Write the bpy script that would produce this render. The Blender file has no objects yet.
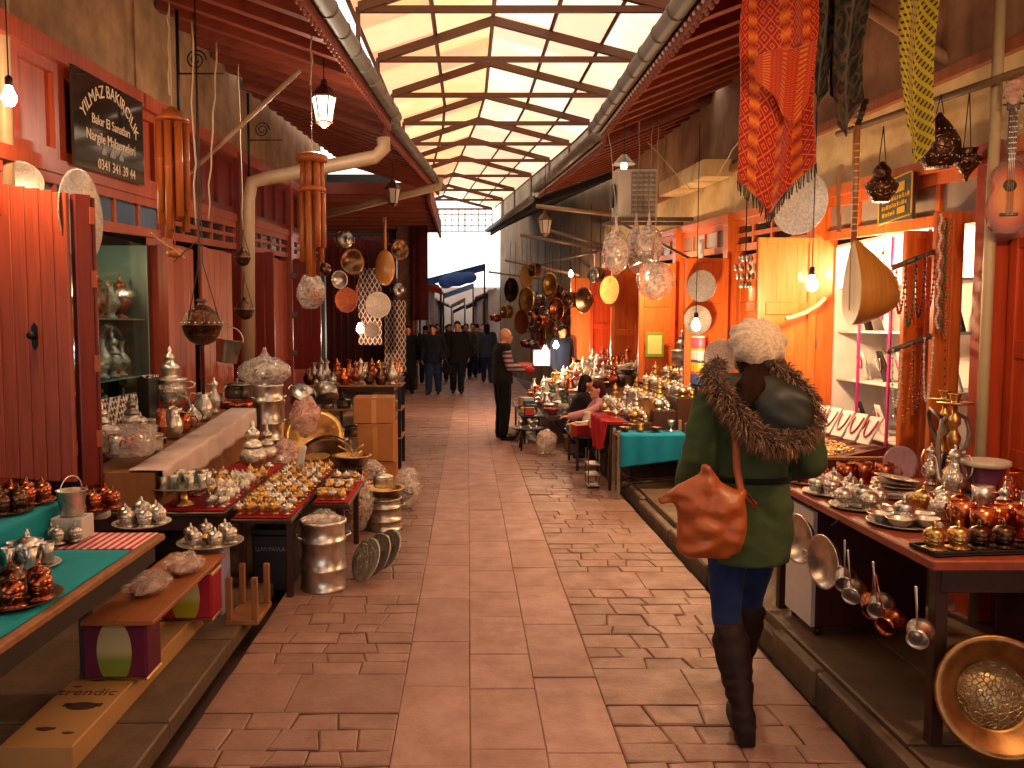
import bpy, math, random
from math import sin, cos, pi, radians, atan2, sqrt
from mathutils import Vector, Matrix, Euler, noise
R = random.Random(7)
C = bpy.context.scene.collection
V = Vector
F = 830.0; PX = 468.0; PY = 384.0; TH = math.atan(59/F); CH = 1.68
K = 0.0486                      # the eaves and rails of the shops climb against the street
# ---------------------------------------------------------------- photo geometry
def ray(px, py):
    u = (PY-py)/F
    return V(((px-PX)/F, cos(TH)+u*sin(TH), -sin(TH)+u*cos(TH)))
def onY(px, py, y):
    d = ray(px, py); t = y/d.y; return V((d.x*t, y, CH+d.z*t))
def onX(px, py, x):
    d = ray(px, py); t = x/d.x; return V((x, d.y*t, CH+d.z*t))
def onZ(px, py, z):
    d = ray(px, py); t = (z-CH)/d.z; return V((d.x*t, d.y*t, z))
# ---------------------------------------------------------------- mesh builder
class MB:
    def __init__(s): s.v=[]; s.f=[]; s.m=[]; s.sm=[]; s.uv={}; s.M=Matrix(); s.mi=0
    def add(s, vs, fs, smooth=False, uvs=None):
        b=len(s.v); M=s.M
        s.v.extend(tuple(M@V(p)) for p in vs)
        for i,f in enumerate(fs):
            if uvs is not None: s.uv[len(s.f)]=uvs[i]
            s.f.append(tuple(b+k for k in f)); s.m.append(s.mi); s.sm.append(smooth)
        return s
    def hexa(s, p):
        return s.add(p, [(0,3,2,1),(4,5,6,7),(0,1,5,4),(1,2,6,5),(2,3,7,6),(3,0,4,7)])
    def box(s, x0,x1,y0,y1,z0,z1):
        return s.hexa([(x0,y0,z0),(x1,y0,z0),(x1,y1,z0),(x0,y1,z0),(x0,y0,z1),(x1,y0,z1),(x1,y1,z1),(x0,y1,z1)])
    def cbox(s, x0,x1,y0,y1,z0,z1,b=.006):
        # box with chamfered edges
        xs=(x0,x1); ys=(y0,y1); zs=(z0,z1); sg=(1,-1)
        vs=[]; idx={}
        for i in (0,1):
            for j in (0,1):
                for k in (0,1):
                    c=(xs[i],ys[j],zs[k]); d=(sg[i]*b,sg[j]*b,sg[k]*b)
                    for a in range(3):
                        idx[(i,j,k,a)]=len(vs)
                        vs.append(tuple(c[q] if q==a else c[q]+d[q] for q in range(3)))
        fs=[]
        for a in range(3):
            o=[q for q in range(3) if q!=a]
            for s0 in (0,1):
                ring=[]
                for t in ((0,0),(1,0),(1,1),(0,1)):
                    ijk=[0,0,0]; ijk[a]=s0; ijk[o[0]]=t[0]; ijk[o[1]]=t[1]
                    ring.append(idx[(*ijk,a)])
                fs.append(tuple(ring))
        for a in range(3):   # edges along axis a
            o=[q for q in range(3) if q!=a]
            for t in ((0,0),(1,0),(1,1),(0,1)):
                q=[]
                for e,aa in ((0,o[0]),(0,o[1]),(1,o[1]),(1,o[0])):
                    ijk=[0,0,0]; ijk[a]=e; ijk[o[0]]=t[0]; ijk[o[1]]=t[1]
                    q.append(idx[(*ijk,aa)])
                fs.append(tuple(q))
        for i in (0,1):
            for j in (0,1):
                for k in (0,1): fs.append(tuple(idx[(i,j,k,a)] for a in range(3)))
        cx=V(((x0+x1)/2,(y0+y1)/2,(z0+z1)/2)); out=[]
        for f in fs:
            p=[V(vs[q]) for q in f]; n=(p[1]-p[0]).cross(p[2]-p[0])
            ctr=sum(p,V())/len(p)
            out.append(f if n.dot(ctr-cx)>=0 else f[::-1])
        return s.add(vs,out)
    def lathe(s, prof, n=20, smooth=True, cx=0, cy=0, cz=0, sx=1, sy=1, wob=None):
        vs=[]; fs=[]; rows=[]
        for (r,z) in prof:
            if r<=1e-6: rows.append([len(vs)]); vs.append((cx,cy,cz+z))
            else:
                rows.append(list(range(len(vs),len(vs)+n)))
                for i in range(n):
                    a=2*pi*i/n; q=r*(1 if wob is None else wob(a,z))
                    vs.append((cx+q*cos(a)*sx, cy+q*sin(a)*sy, cz+z))
        for a,b in zip(rows,rows[1:]):
            for i in range(n):
                j=(i+1)%n
                if len(a)==1 and len(b)==1: continue
                if len(a)==1: fs.append((a[0],b[j],b[i]))
                elif len(b)==1: fs.append((a[i],a[j],b[0]))
                else: fs.append((a[i],a[j],b[j],b[i]))
        return s.add(vs,fs,smooth)
    def tube(s, path, r, n=8, smooth=True, caps=True, ey=1.0):
        P=[V(p) for p in path]; m=len(P)
        rr=[r]*m if isinstance(r,(int,float)) else list(r)
        vs=[]; fs=[]; up=None
        for i,p in enumerate(P):
            t=(P[min(i+1,m-1)]-P[max(i-1,0)]); t=t.normalized() if t.length>1e-9 else V((0,0,1))
            if up is None:
                up=V((0,0,1)) if abs(t.z)<.9 else V((0,1,0))
            x=up.cross(t); x=x.normalized() if x.length>1e-6 else V((1,0,0)); y=t.cross(x); up=y
            for k in range(n):
                a=2*pi*k/n; vs.append(tuple(p+(x*cos(a)+y*sin(a)*ey)*rr[i]))
        for i in range(m-1):
            for k in range(n):
                j=(k+1)%n; fs.append((i*n+k,i*n+j,(i+1)*n+j,(i+1)*n+k))
        if caps: fs.append(tuple(range(n-1,-1,-1))); fs.append(tuple((m-1)*n+k for k in range(n)))
        return s.add(vs,fs,smooth)
    def cyl(s, p0, p1, r0, r1=None, n=12, smooth=True):
        return s.tube([p0,p1],[r0,r0 if r1 is None else r1],n,smooth)
    def ell(s, c, rx, ry=None, rz=None, n=12, rings=8, rot=None):
        ry=rx if ry is None else ry; rz=rx if rz is None else rz
        c=V(c); vs=[]; fs=[]; rows=[]
        for i in range(rings+1):
            a=-pi/2+pi*i/rings
            if i in (0,rings): rows.append([len(vs)]); pts=[V((0,0,rz*sin(a)))]
            else:
                rows.append(list(range(len(vs),len(vs)+n)))
                pts=[V((rx*cos(a)*cos(2*pi*k/n), ry*cos(a)*sin(2*pi*k/n), rz*sin(a))) for k in range(n)]
            for p in pts: vs.append(tuple(c+((rot@p) if rot is not None else p)))
        for a,b in zip(rows,rows[1:]):
            for k in range(n):
                j=(k+1)%n
                if len(a)==1: fs.append((a[0],b[j],b[k]))
                elif len(b)==1: fs.append((a[k],a[j],b[0]))
                else: fs.append((a[k],a[j],b[j],b[k]))
        return s.add(vs,fs,True)
    def cap(s, p0, p1, r0, r1, n=12):
        # tapered capsule, closed
        p0=V(p0); p1=V(p1); d=(p1-p0); L=d.length; t=d/L if L>1e-6 else V((0,0,1))
        path=[];rad=[]
        for a in (80,60,35,0): path.append(p0-t*r0*sin(radians(a))); rad.append(r0*cos(radians(a)))
        for a in (0,35,60,80): path.append(p1+t*r1*sin(radians(a))); rad.append(r1*cos(radians(a)))
        return s.tube(path,rad,n)
    def chain(s, pts, rads, n=12):
        for i in range(len(pts)-1): s.cap(pts[i],pts[i+1],rads[i],rads[i+1],n)
        return s
    def ring(s, c, R0, r, n=24, k=8, rot=None, a0=0, a1=2*pi):
        full=abs(a1-a0-2*pi)<1e-6; m=n if full else n+1
        c=V(c); vs=[]; fs=[]
        for i in range(m):
            a=a0+(a1-a0)*i/n
            for j in range(k):
                b=2*pi*j/k; p=V(((R0+r*cos(b))*cos(a),(R0+r*cos(b))*sin(a),r*sin(b)))
                vs.append(tuple(c+((rot@p) if rot is not None else p)))
        for i in range(n):
            for j in range(k):
                i2=(i+1)%m; j2=(j+1)%k; fs.append((i*k+j,i2*k+j,i2*k+j2,i*k+j2))
        return s.add(vs,fs,True)
    def sheet(s, fn, nu, nv, th=.004, smooth=True):
        # surface fn(u,v) in 0..1 with thickness
        P=[[V(fn(i/nu,j/nv)) for j in range(nv+1)] for i in range(nu+1)]
        N=[]
        for i in range(nu+1):
            row=[]
            for j in range(nv+1):
                a=P[min(i+1,nu)][j]-P[max(i-1,0)][j]; b=P[i][min(j+1,nv)]-P[i][max(j-1,0)]
                q=a.cross(b); row.append(q.normalized() if q.length>1e-12 else V((0,0,1)))
            N.append(row)
        vs=[]; 
        for sgn in (1,-1):
            for i in range(nu+1):
                for j in range(nv+1): vs.append(tuple(P[i][j]+N[i][j]*th/2*sgn))
        o=(nu+1)*(nv+1); ix=lambda i,j:i*(nv+1)+j; fs=[]; uvs=[]
        for i in range(nu):
            for j in range(nv):
                q=(ix(i,j),ix(i+1,j),ix(i+1,j+1),ix(i,j+1)); w=[(i/nu,j/nv),((i+1)/nu,j/nv),((i+1)/nu,(j+1)/nv),(i/nu,(j+1)/nv)]
                fs.append(q); uvs.append(w); fs.append(tuple(o+k for k in q[::-1])); uvs.append(w[::-1])
        def edge(a,b,u): fs.append((a,a+o,b+o,b)); uvs.append([u]*4)
        for i in range(nu): edge(ix(i,0),ix(i+1,0),(i/nu,0)); edge(ix(i+1,nv),ix(i,nv),(i/nu,1))
        for j in range(nv): edge(ix(0,j+1),ix(0,j),(0,j/nv)); edge(ix(nu,j),ix(nu,j+1),(1,j/nv))
        return s.add(vs,fs,smooth,uvs)
    def prism(s, poly, a, b, axis=1):
        # extrude a 2D polygon: axis 1: poly=(x,z) from y=a to y=b ; 0: poly=(y,z) ; 2: poly=(x,y)
        def mk(p,t): return (p[0],t,p[1]) if axis==1 else ((t,p[0],p[1]) if axis==0 else (p[0],p[1],t))
        n=len(poly); vs=[mk(p,a) for p in poly]+[mk(p,b) for p in poly]
        fs=[tuple(range(n)),tuple(range(2*n-1,n-1,-1))]+[(i,n+i,n+(i+1)%n,(i+1)%n) for i in range(n)]
        return s.add(vs,fs)
    def join(s, o, M=None):
        b=len(s.v); M=M or Matrix()
        s.v.extend(tuple(M@V(p)) for p in o.v)
        for i,f in enumerate(o.f):
            if i in o.uv: s.uv[len(s.f)]=o.uv[i]
            s.f.append(tuple(b+k for k in f)); s.m.append(o.m[i]+s.mi); s.sm.append(o.sm[i])
        return s
    def mesh(s, name, mats, fix=False):
        me=bpy.data.meshes.new(name); me.from_pydata(s.v,[],s.f)
        for m in (mats if isinstance(mats,(list,tuple)) else [mats]): me.materials.append(m)
        me.polygons.foreach_set('material_index',s.m); me.polygons.foreach_set('use_smooth',s.sm)
        if s.uv:
            L=me.uv_layers.new(name='UVMap')
            for p in me.polygons:
                if p.index in s.uv:
                    for k,li in enumerate(p.loop_indices): L.data[li].uv=s.uv[p.index][k]
        if fix:
            import bmesh
            bm=bmesh.new(); bm.from_mesh(me); bmesh.ops.recalc_face_normals(bm,faces=bm.faces); bm.to_mesh(me); bm.free()
        me.update(); return me
    def build(s, name, mats, parent=None, loc=None, rot=None, fix=False):
        return link(name, s.mesh(name,mats,fix), parent, loc, rot)
def link(name, me, parent=None, loc=None, rot=None):
    o=bpy.data.objects.new(name,me); C.objects.link(o)
    if parent is not None: o.parent=parent
    if loc is not None: o.location=loc
    if rot is not None: o.rotation_euler=rot
    return o
LABELS={}
def tag(o, label=None, cat=None, group=None, kind=None):
    if label:
        o['label']=label
        LABELS.setdefault(label.lower(),[]).append((o.name,group))
        n=len(label.split())
        if n<4 or n>16: print('LABELLEN',n,label)
    if cat: o['category']=cat
    if group: o['group']=group
    if kind: o['kind']=kind
    return o
def T(name, label, cat, loc=(0,0,0), rz=0, group=None, rot=None, sc=None):
    o=bpy.data.objects.new(name,None); o.empty_display_size=.1; C.objects.link(o)
    o.location=loc; o.rotation_euler=rot if rot is not None else (0,0,rz)
    if sc: o.scale=(sc,sc,sc)
    return tag(o,label,cat,group)
def struct(name, mb, mats, label=None, fix=False, parent=None):
    o=mb.build(name,mats,parent,fix=fix)
    if parent is None: tag(o,label,'building',None,'structure')
    return o
def fbox(mb,x0,x1,y0,y1,h0,h1,floor=None):
    z=lambda h,y:h+K*y
    b0=floor if floor is not None else z(h0,y0); b1=floor if floor is not None else z(h0,y1)
    return mb.hexa([(x0,y0,b0),(x1,y0,b0),(x1,y1,b1),(x0,y1,b1),(x0,y0,z(h1,y0)),(x1,y0,z(h1,y0)),(x1,y1,z(h1,y1)),(x0,y1,z(h1,y1))])
def remesh(mb, name, mats, voxel, parent=None, smooth=6, loc=None, rot=None, fn=None):
    # weld overlapping closed shapes into one continuous skin
    me=mb.mesh(name+'_raw',mats); o=bpy.data.objects.new(name+'_raw',me); C.objects.link(o)
    m=o.modifiers.new('r','REMESH'); m.mode='VOXEL'; m.voxel_size=voxel; m.use_smooth_shade=True
    if smooth:
        q=o.modifiers.new('s','SMOOTH'); q.iterations=smooth; q.factor=.5
    dg=bpy.context.evaluated_depsgraph_get(); dg.update()
    out=bpy.data.meshes.new_from_object(o.evaluated_get(dg)); out.name=name
    bpy.data.objects.remove(o); bpy.data.meshes.remove(me)
    if fn:
        for v in out.vertices: v.co=fn(v.co)
        out.update()
    out.materials.clear()
    for mm in (mats if isinstance(mats,(list,tuple)) else [mats]): out.materials.append(mm)
    return link(name,out,parent,loc,rot)
def text_mesh(mb, txt, size, place, depth=.002, align='CENTER', bend=None, mi=0, sx=1.0):
    cu=bpy.data.curves.new('t','FONT'); cu.body=txt; cu.size=size; cu.extrude=depth; cu.align_x=align; cu.align_y='CENTER'; cu.resolution_u=3
    o=bpy.data.objects.new('t',cu); C.objects.link(o)
    dg=bpy.context.evaluated_depsgraph_get(); dg.update()
    me=bpy.data.meshes.new_from_object(o.evaluated_get(dg))
    pts=[v.co.copy() for v in me.vertices]
    for p in pts: p.x*=sx
    if bend: pts=[bend(p) for p in pts]
    old=mb.mi; mb.mi=mi
    mb.add([tuple(place@p) for p in pts],[tuple(q.vertices) for q in me.polygons])
    mb.mi=old
    bpy.data.objects.remove(o); bpy.data.curves.remove(cu); bpy.data.meshes.remove(me)
# ---------------------------------------------------------------- materials
def col(h):
    h=h.lstrip('#'); c=[int(h[i:i+2],16)/255 for i in (0,2,4)]
    return tuple((x/12.92 if x<=.04045 else ((x+.055)/1.055)**2.4) for x in c)+(1,)
class NT:
    def __init__(s,name):
        s.m=bpy.data.materials.new(name); s.m.use_nodes=True; s.t=s.m.node_tree; s.n=s.t.nodes; s.n.clear()
        s.out=s.n.new('ShaderNodeOutputMaterial')
    def N(s,typ,ins=None,**kw):
        n=s.n.new(typ)
        for k,v in kw.items(): setattr(n,k,v)
        for k,v in (ins or {}).items():
            if isinstance(v,bpy.types.NodeSocket): s.t.links.new(v,n.inputs[k])
            else: n.inputs[k].default_value=v
        return n
    def tex(s,kind='Object',scale=(1,1,1),rot=(0,0,0)):
        tc=s.N('ShaderNodeTexCoord'); mp=s.N('ShaderNodeMapping',{0:tc.outputs[kind],'Scale':scale,'Rotation':rot}); return mp.outputs[0]
    def noise(s,vec,scale,detail=4,rough=.55,dist=0):
        return s.N('ShaderNodeTexNoise',{'Vector':vec,'Scale':scale,'Detail':detail,'Roughness':rough,'Distortion':dist}).outputs[0]
    def ramp(s,fac,stops,interp='LINEAR'):
        r=s.N('ShaderNodeValToRGB',{0:fac}); e=r.color_ramp; e.interpolation=interp
        while len(e.elements)<len(stops): e.elements.new(.5)
        for el,(p,c) in zip(e.elements,stops): el.position=p; el.color=c if len(c)==4 else (*c,1)
        return r.outputs[0]
    def math(s,op,a,b=0.0): return s.N('ShaderNodeMath',{0:a,1:b},operation=op).outputs[0]
    def mix(s,f,a,b,mode='MIX'):
        n=s.n.new('ShaderNodeMix'); n.data_type='RGBA'; n.blend_type=mode
        for k,v in ((0,f),(6,a),(7,b)):
            if isinstance(v,bpy.types.NodeSocket): s.t.links.new(v,n.inputs[k])
            else: n.inputs[k].default_value=v
        return n.outputs[2]
    def bump(s,h,strength=.3,dist=.01): return s.N('ShaderNodeBump',{'Height':h,'Strength':strength,'Distance':dist}).outputs[0]
    def bsdf(s,**ins):
        names={'base':'Base Color','rough':'Roughness','metal':'Metallic','normal':'Normal','trans':'Transmission Weight','ior':'IOR','sheen':'Sheen Weight','coat':'Coat Weight','spec':'Specular IOR Level','sss':'Subsurface Weight','alpha':'Alpha','emc':'Emission Color','ems':'Emission Strength'}
        b=s.N('ShaderNodeBsdfPrincipled',{names[k]:v for k,v in ins.items()})
        s.t.links.new(b.outputs[0],s.out.inputs[0]); return b
    def surf(s,sock): s.t.links.new(sock,s.out.inputs[0])
MATS={}
def mat(fn):
    def w(name,*a,**k):
        if name not in MATS: MATS[name]=fn(name,*a,**k)
        return MATS[name]
    return w
@mat
def m_plain(name,c,rough=.6,metal=0,var=.12,sc=18,bump=.0,spec=.5):
    t=NT(name); v=t.tex(); n=t.noise(v,sc); c=col(c) if isinstance(c,str) else c
    d=tuple(x*(1-var*2) for x in c[:3])+(1,)
    b=dict(base=t.mix(n,d,c),rough=rough,metal=metal,spec=spec)
    if bump: b['normal']=t.bump(t.noise(v,sc*3),bump,.004)
    t.bsdf(**b); return t.m
@mat
def m_metal(name,c,rough=.25,dark=.55,eng=0,sc=40):
    # hammered or engraved metal, a little tarnished
    t=NT(name); v=t.tex(); oi=t.N('ShaderNodeObjectInfo'); c=col(c)
    n=t.noise(v,14,5,.6); d=tuple(x*dark for x in c[:3])+(1,)
    base=t.mix(t.ramp(n,[(.35,(0,0,0)),(.6,(1,1,1))]),d,c)
    br=t.math('MULTIPLY_ADD',oi.outputs['Random'],.3); t.n[-1].inputs[2].default_value=.8
    cc=t.N('ShaderNodeCombineColor',{0:br,1:br,2:br}).outputs[0]
    base=t.mix(1.0,base,cc,'MULTIPLY')
    rr=t.math('MULTIPLY_ADD',n,.3); t.n[-1].inputs[2].default_value=rough-.12
    kw=dict(base=base,rough=rr,metal=1.0)
    if eng:
        vo=t.N('ShaderNodeTexVoronoi',{'Vector':v,'Scale':sc},feature='DISTANCE_TO_EDGE').outputs[0]
        kw['normal']=t.bump(t.ramp(vo,[(.0,(0,0,0)),(.12,(1,1,1))]),eng,.004)
    t.bsdf(**kw); return t.m
@mat
def m_wood(name,c,dark='#301008',rough=.45,sc=(18,18,1.2),wear=None,coat=0,axis_rot=(0,0,0)):
    t=NT(name); v=t.tex('Object',sc,axis_rot); v2=t.tex()
    n=t.noise(v,1.6,6,.6,.6); big=t.noise(v2,2.2,3)
    b=t.mix(t.ramp(n,[(.36,(0,0,0)),(.62,(1,1,1))]),t.mix(.55,col(dark),col(c)),col(c))
    b=t.mix(t.math('MULTIPLY',big,.45),b,tuple(x*.55 for x in col(c)[:3])+(1,))
    if wear:
        w=t.noise(v2,9,6,.7); b=t.mix(t.ramp(w,[(.62,(0,0,0)),(.70,(1,1,1))]),b,col(wear))
    t.bsdf(base=b,rough=rough,coat=coat,normal=t.bump(n,.25,.003)); return t.m
@mat
def m_plaster(name,c,c2,sc=3,rough=.85):
    t=NT(name); v=t.tex(); n=t.noise(v,sc,7,.65); n2=t.noise(v,sc*.4,3)
    b=t.mix(t.ramp(n,[(.35,(0,0,0)),(.65,(1,1,1))]),col(c2),col(c)); b=t.mix(t.math('MULTIPLY',n2,.4),b,tuple(x*.6 for x in col(c2)[:3])+(1,))
    t.bsdf(base=b,rough=rough,normal=t.bump(t.noise(v,40,5),.2,.005)); return t.m
@mat
def m_cloth(name,c,c2=None,rough=.9,sc=220):
    t=NT(name); v=t.tex(); n=t.noise(v,6,4); c=col(c); c2=col(c2) if c2 else tuple(x*.7 for x in c[:3])+(1,)
    wv=t.noise(v,sc,2); t.bsdf(base=t.mix(n,c2,c),rough=rough,sheen=.04,spec=.2,normal=t.bump(wv,.25,.002)); return t.m
@mat
def m_stone(name,c,c2,c3):
    t=NT(name); v=t.tex(); g=t.N('ShaderNodeNewGeometry'); n=t.noise(v,5,8,.7); f=t.noise(v,60,4,.7)
    b=t.mix(t.ramp(g.outputs['Random Per Island'],[(0,(0,0,0)),(1,(1,1,1))]),col(c),col(c2))
    b=t.mix(t.ramp(n,[(.4,(0,0,0)),(.75,(.8,.8,.8))]),b,col(c3))
    b=t.mix(t.math('MULTIPLY',f,.35),b,tuple(x*.4 for x in col(c)[:3])+(1,))
    rr=t.ramp(n,[(.3,(.38,)*3),(.7,(.7,)*3)])
    h=t.math('ADD',t.math('MULTIPLY',f,.5),n)
    t.bsdf(base=b,rough=rr,normal=t.bump(h,.45,.012),spec=.45); return t.m
@mat
def m_glass(name,c='#dfeaea',rough=.05,mixf=.75):
    t=NT(name); tr=t.N('ShaderNodeBsdfTransparent',{0:col(c)}); gl=t.N('ShaderNodeBsdfGlossy',{0:(1,1,1,1),'Roughness':rough})
    lw=t.N('ShaderNodeLayerWeight',{0:.5}); f=t.math('MULTIPLY_ADD',t.math('POWER',lw.outputs['Facing'],4.0),.5); t.n[-1].inputs[2].default_value=.04
    mx=t.N('ShaderNodeMixShader',{0:f,1:tr.outputs[0],2:gl.outputs[0]}); t.surf(mx.outputs[0]); return t.m
@mat
def m_film(name,c='#f0e6e0',dens=.35):
    # crinkled clear plastic: part see-through, part shiny
    t=NT(name); v=t.tex(); n=t.noise(v,14,4,.6,1.5)
    nb=t.bump(t.N('ShaderNodeTexVoronoi',{'Vector':v,'Scale':18.0},feature='DISTANCE_TO_EDGE').outputs[0],.7,.02)
    tr=t.N('ShaderNodeBsdfTransparent',{0:(.97,.96,.95,1)}); df=t.N('ShaderNodeBsdfPrincipled',{'Base Color':col(c),'Roughness':.18,'Normal':nb,'Specular IOR Level':.8})
    f=t.ramp(n,[(.35,(dens*.45,)*3),(.65,(min(1,dens*1.7),)*3)])
    mx=t.N('ShaderNodeMixShader',{0:f,1:tr.outputs[0],2:df.outputs[0]}); t.surf(mx.outputs[0]); return t.m
@mat
def m_emit(name,c,s):
    t=NT(name); e=t.N('ShaderNodeEmission',{0:col(c) if isinstance(c,str) else c,1:s}); t.surf(e.outputs[0]); return t.m
@mat
def m_skin(name,c='#c98d70'):
    t=NT(name); v=t.tex(); n=t.noise(v,30,4); t.bsdf(base=t.mix(n,tuple(x*.8 for x in col(c)[:3])+(1,),col(c)),rough=.5,sss=.08); return t.m
# ---------------------------------------------------------------- camera, world
cam=bpy.data.cameras.new('camera'); co=bpy.data.objects.new('camera',cam); C.objects.link(co)
cam.sensor_width=36; cam.lens=F/1024*36; cam.shift_x=(512-PX)/1024; cam.clip_start=.05; cam.clip_end=400
co.location=(0,0,CH); co.rotation_euler=(pi/2-TH,0,0); bpy.context.scene.camera=co
sc=bpy.context.scene
sc.view_settings.view_transform='Standard'; sc.view_settings.look='None'; sc.view_settings.gamma=1; sc.view_settings.exposure=EXPOSURE if 'EXPOSURE' in globals() else 0.42
sc.view_settings.use_curve_mapping=False
w=bpy.data.worlds.new('World'); sc.world=w; w.use_nodes=True
bg=w.node_tree.nodes['Background']; bg.inputs[0].default_value=(1,.93,.84,1); bg.inputs[1].default_value=1.9
sc.cycles.max_bounces=7; sc.cycles.diffuse_bounces=3; sc.cycles.glossy_bounces=3; sc.cycles.transparent_max_bounces=10
sc.cycles.caustics_reflective=False; sc.cycles.caustics_refractive=False; sc.cycles.sample_clamp_indirect=6
def lamp(loc,power,c=(1,.62,.32),r=.04,name='bulb_light'):
    l=bpy.data.lights.new(name,'POINT'); l.energy=power; l.color=c; l.shadow_soft_size=r
    o=bpy.data.objects.new(name,l); C.objects.link(o); o.location=loc; return o
# ================================================================ the setting
stone_c=m_stone('slab_stone','#b78c80','#a57c70','#8c6659')
stone_k=m_stone('cobble_stone','#a67e70','#926e61','#765548')
plat_m=m_stone('platform_stone','#77604a','#6c5642','#4e3e2e')
mortar=m_plain('joint_dirt','#5a4034',.95)
dark=m_plain('shade_dark','#1c1210',.9)  # near-black colour stands in for the shade inside the shops
XL,XR=-2.7,2.8
# ---- street paving
def stone(mb,p,z,b=.012,drop=.03):
    cx=sum(q[0] for q in p)/4; cy=sum(q[1] for q in p)/4; tz=[z+R.uniform(-.0015,.0015) for _ in p]
    top=[(q[0]+(cx-q[0])/max(.01,abs(cx-q[0]))*b, q[1]+(cy-q[1])/max(.01,abs(cy-q[1]))*b, tz[i]) for i,q in enumerate(p)]
    rim=[(q[0]+(cx-q[0])/max(.01,abs(cx-q[0]))*b*.25, q[1]+(cy-q[1])/max(.01,abs(cy-q[1]))*b*.25, z-b*.45) for q in p]
    low=[(r[0],r[1],z-drop) for r in rim]
    mb.add(top+rim+low,[(0,1,2,3)]+[(i,4+i,4+(i+1)%4,(i+1)%4) for i in range(4)]+[(4+i,8+i,8+(i+1)%4,4+(i+1)%4) for i in range(4)])
sl=MB()
cols=[-.30,.008,.31,.61]
for i in range(3):
    y=1.5+R.uniform(0,.4)
    while y<34:
        L=R.choice([.33,.4,.45,.55,.7]); 
        stone(sl,[(cols[i],y,),(cols[i+1],y),(cols[i+1],y+L),(cols[i],y+L)],R.uniform(-.002,.003),.006); y+=L
def cobbles(x0,x1,jx):
    y=1.5; rows=0; flat=6
    while y<34:
        flat-=1
        if flat<=0:
            L=R.uniform(.32,.4); n=2; flat=R.randint(6,10)
        else: L=R.uniform(.11,.19); n=R.randint(4,5)
        far=1.0 if y>13 else 0
        a,b=x0-(far*1.2 if x0<0 else 0),x1
        xs=[a]+sorted(a+(b-a)*(k+R.uniform(-.22,.22))/n for k in range(1,n))+[b]
        sk=[R.uniform(-.016,.016) if n>2 else 0 for _ in xs]
        for k in range(n):
            q=[(xs[k]+(sk[k] if 0<k else 0),y),(xs[k+1]+(sk[k+1] if k+1<n else 0),y),(xs[k+1]-(sk[k+1] if k+1<n else 0),y+L),(xs[k]-(sk[k] if 0<k else 0),y+L)]
            if n>2: q=[(p[0],p[1]+R.uniform(-.012,.012)) for p in q]
            stone(ck,q,R.uniform(-.004,.003) if n>2 else 0,.010 if n>2 else .006)
        y+=L
ck=MB(); cobbles(-1.15,-.30,0); cobbles(.61,1.52,0)
sl.mi=0; allp=MB(); allp.join(sl); allp.mi=1; allp.join(ck); allp.mi=2
allp.add([(-1.15,-9,-.009),(1.52,-9,-.009),(1.52,60,-.009),(-1.15,60,-.009),(-2.4,13,-.0095),(-1.15,13,-.0095),(-1.15,60,-.0095),(-2.4,60,-.0095),(-6,-9,-.10),(6,-9,-.10),(6,60,-.10),(-6,60,-.10)],[(0,1,2,3),(4,5,6,7),(8,9,10,11)])
struct('floor',allp,[stone_c,stone_k,mortar],'stone paved market street with three columns of slabs between cobbles')
def platform(name,x0,x1,y0,y1,z,lab,seed):
    r=random.Random(seed); mb=MB(); y=y0
    e0=x0
    while y<y1:
        L=r.uniform(.9,1.5)
        for a,b in ((x0,x0+(x1-x0)*.28),(x0+(x1-x0)*.28,x1)):
            stone(mb,[(a,y),(b,y),(b,y+L),(a,y+L)],z+r.uniform(-.004,.004),.012,z+.03)
        y+=L
    struct(name,mb,plat_m,lab)
platform('platform_left',-1.225,-3.2,1.0,14,.05,'worn stone platform before the shops opposite the walking woman',3)
platform('platform_right',1.66,3.1,1.0,17,.10,'worn stone platform that carries the table of hanging pans',4)
kb=MB(); r=random.Random(5); y=1
while y<16:                                             # broken kerb of the drain channel
    L=r.uniform(.5,1.6); kb.cbox(1.595+r.uniform(-.012,.014),1.657,y+.004,y+L-.004,-.09,.085+r.uniform(-.035,.01),.012); y+=L
struct('kerb_right',kb,plat_m,'broken stone kerb along the drain beside the platform')
# ---- materials of the shopfronts
redL=m_wood('red_paint_old','#a8482c','#4a180f',.42,(26,26,1.5),None,.15)
redD=m_wood('dark_red_paint','#7a1d14','#2a0806',.35,(26,26,1.5),None,.2)
orgR=m_wood('orange_paint','#e2762e','#8e3a12',.4,(20,20,1.3),None,.15)
orgD=m_wood('deep_orange_paint','#c8481c','#6a1f0c',.42,(20,20,1.3),None,.15)
brownP=m_plaster('brown_plaster','#a07a52','#6f5136')
creamP=m_plaster('cream_plaster','#e9d6a6','#c9a870')
pinkP=m_plaster('ochre_plaster','#b08a68','#8a6248')
raft=m_wood('rafter_wood','#8a3a22','#3a120a',.6,(3,22,22))
board=m_wood('eave_boards','#7a2c1c','#3a120a',.65,(2,30,30))
zinc=m_metal('zinc_sheet','#8d8f90',.5,.5)
zincd=m_plain('weathered_zinc','#77726c',.55,.3,.2,6)
paneB=m_plain('dusty_blue_pane','#5b7590',.16,0,.3,4)
paneD=m_plain('dark_pane','#2a2420',.12,0,.3,4)
iron=m_plain('black_iron','#1a1614',.5,.4)
brick_m=None
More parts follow.
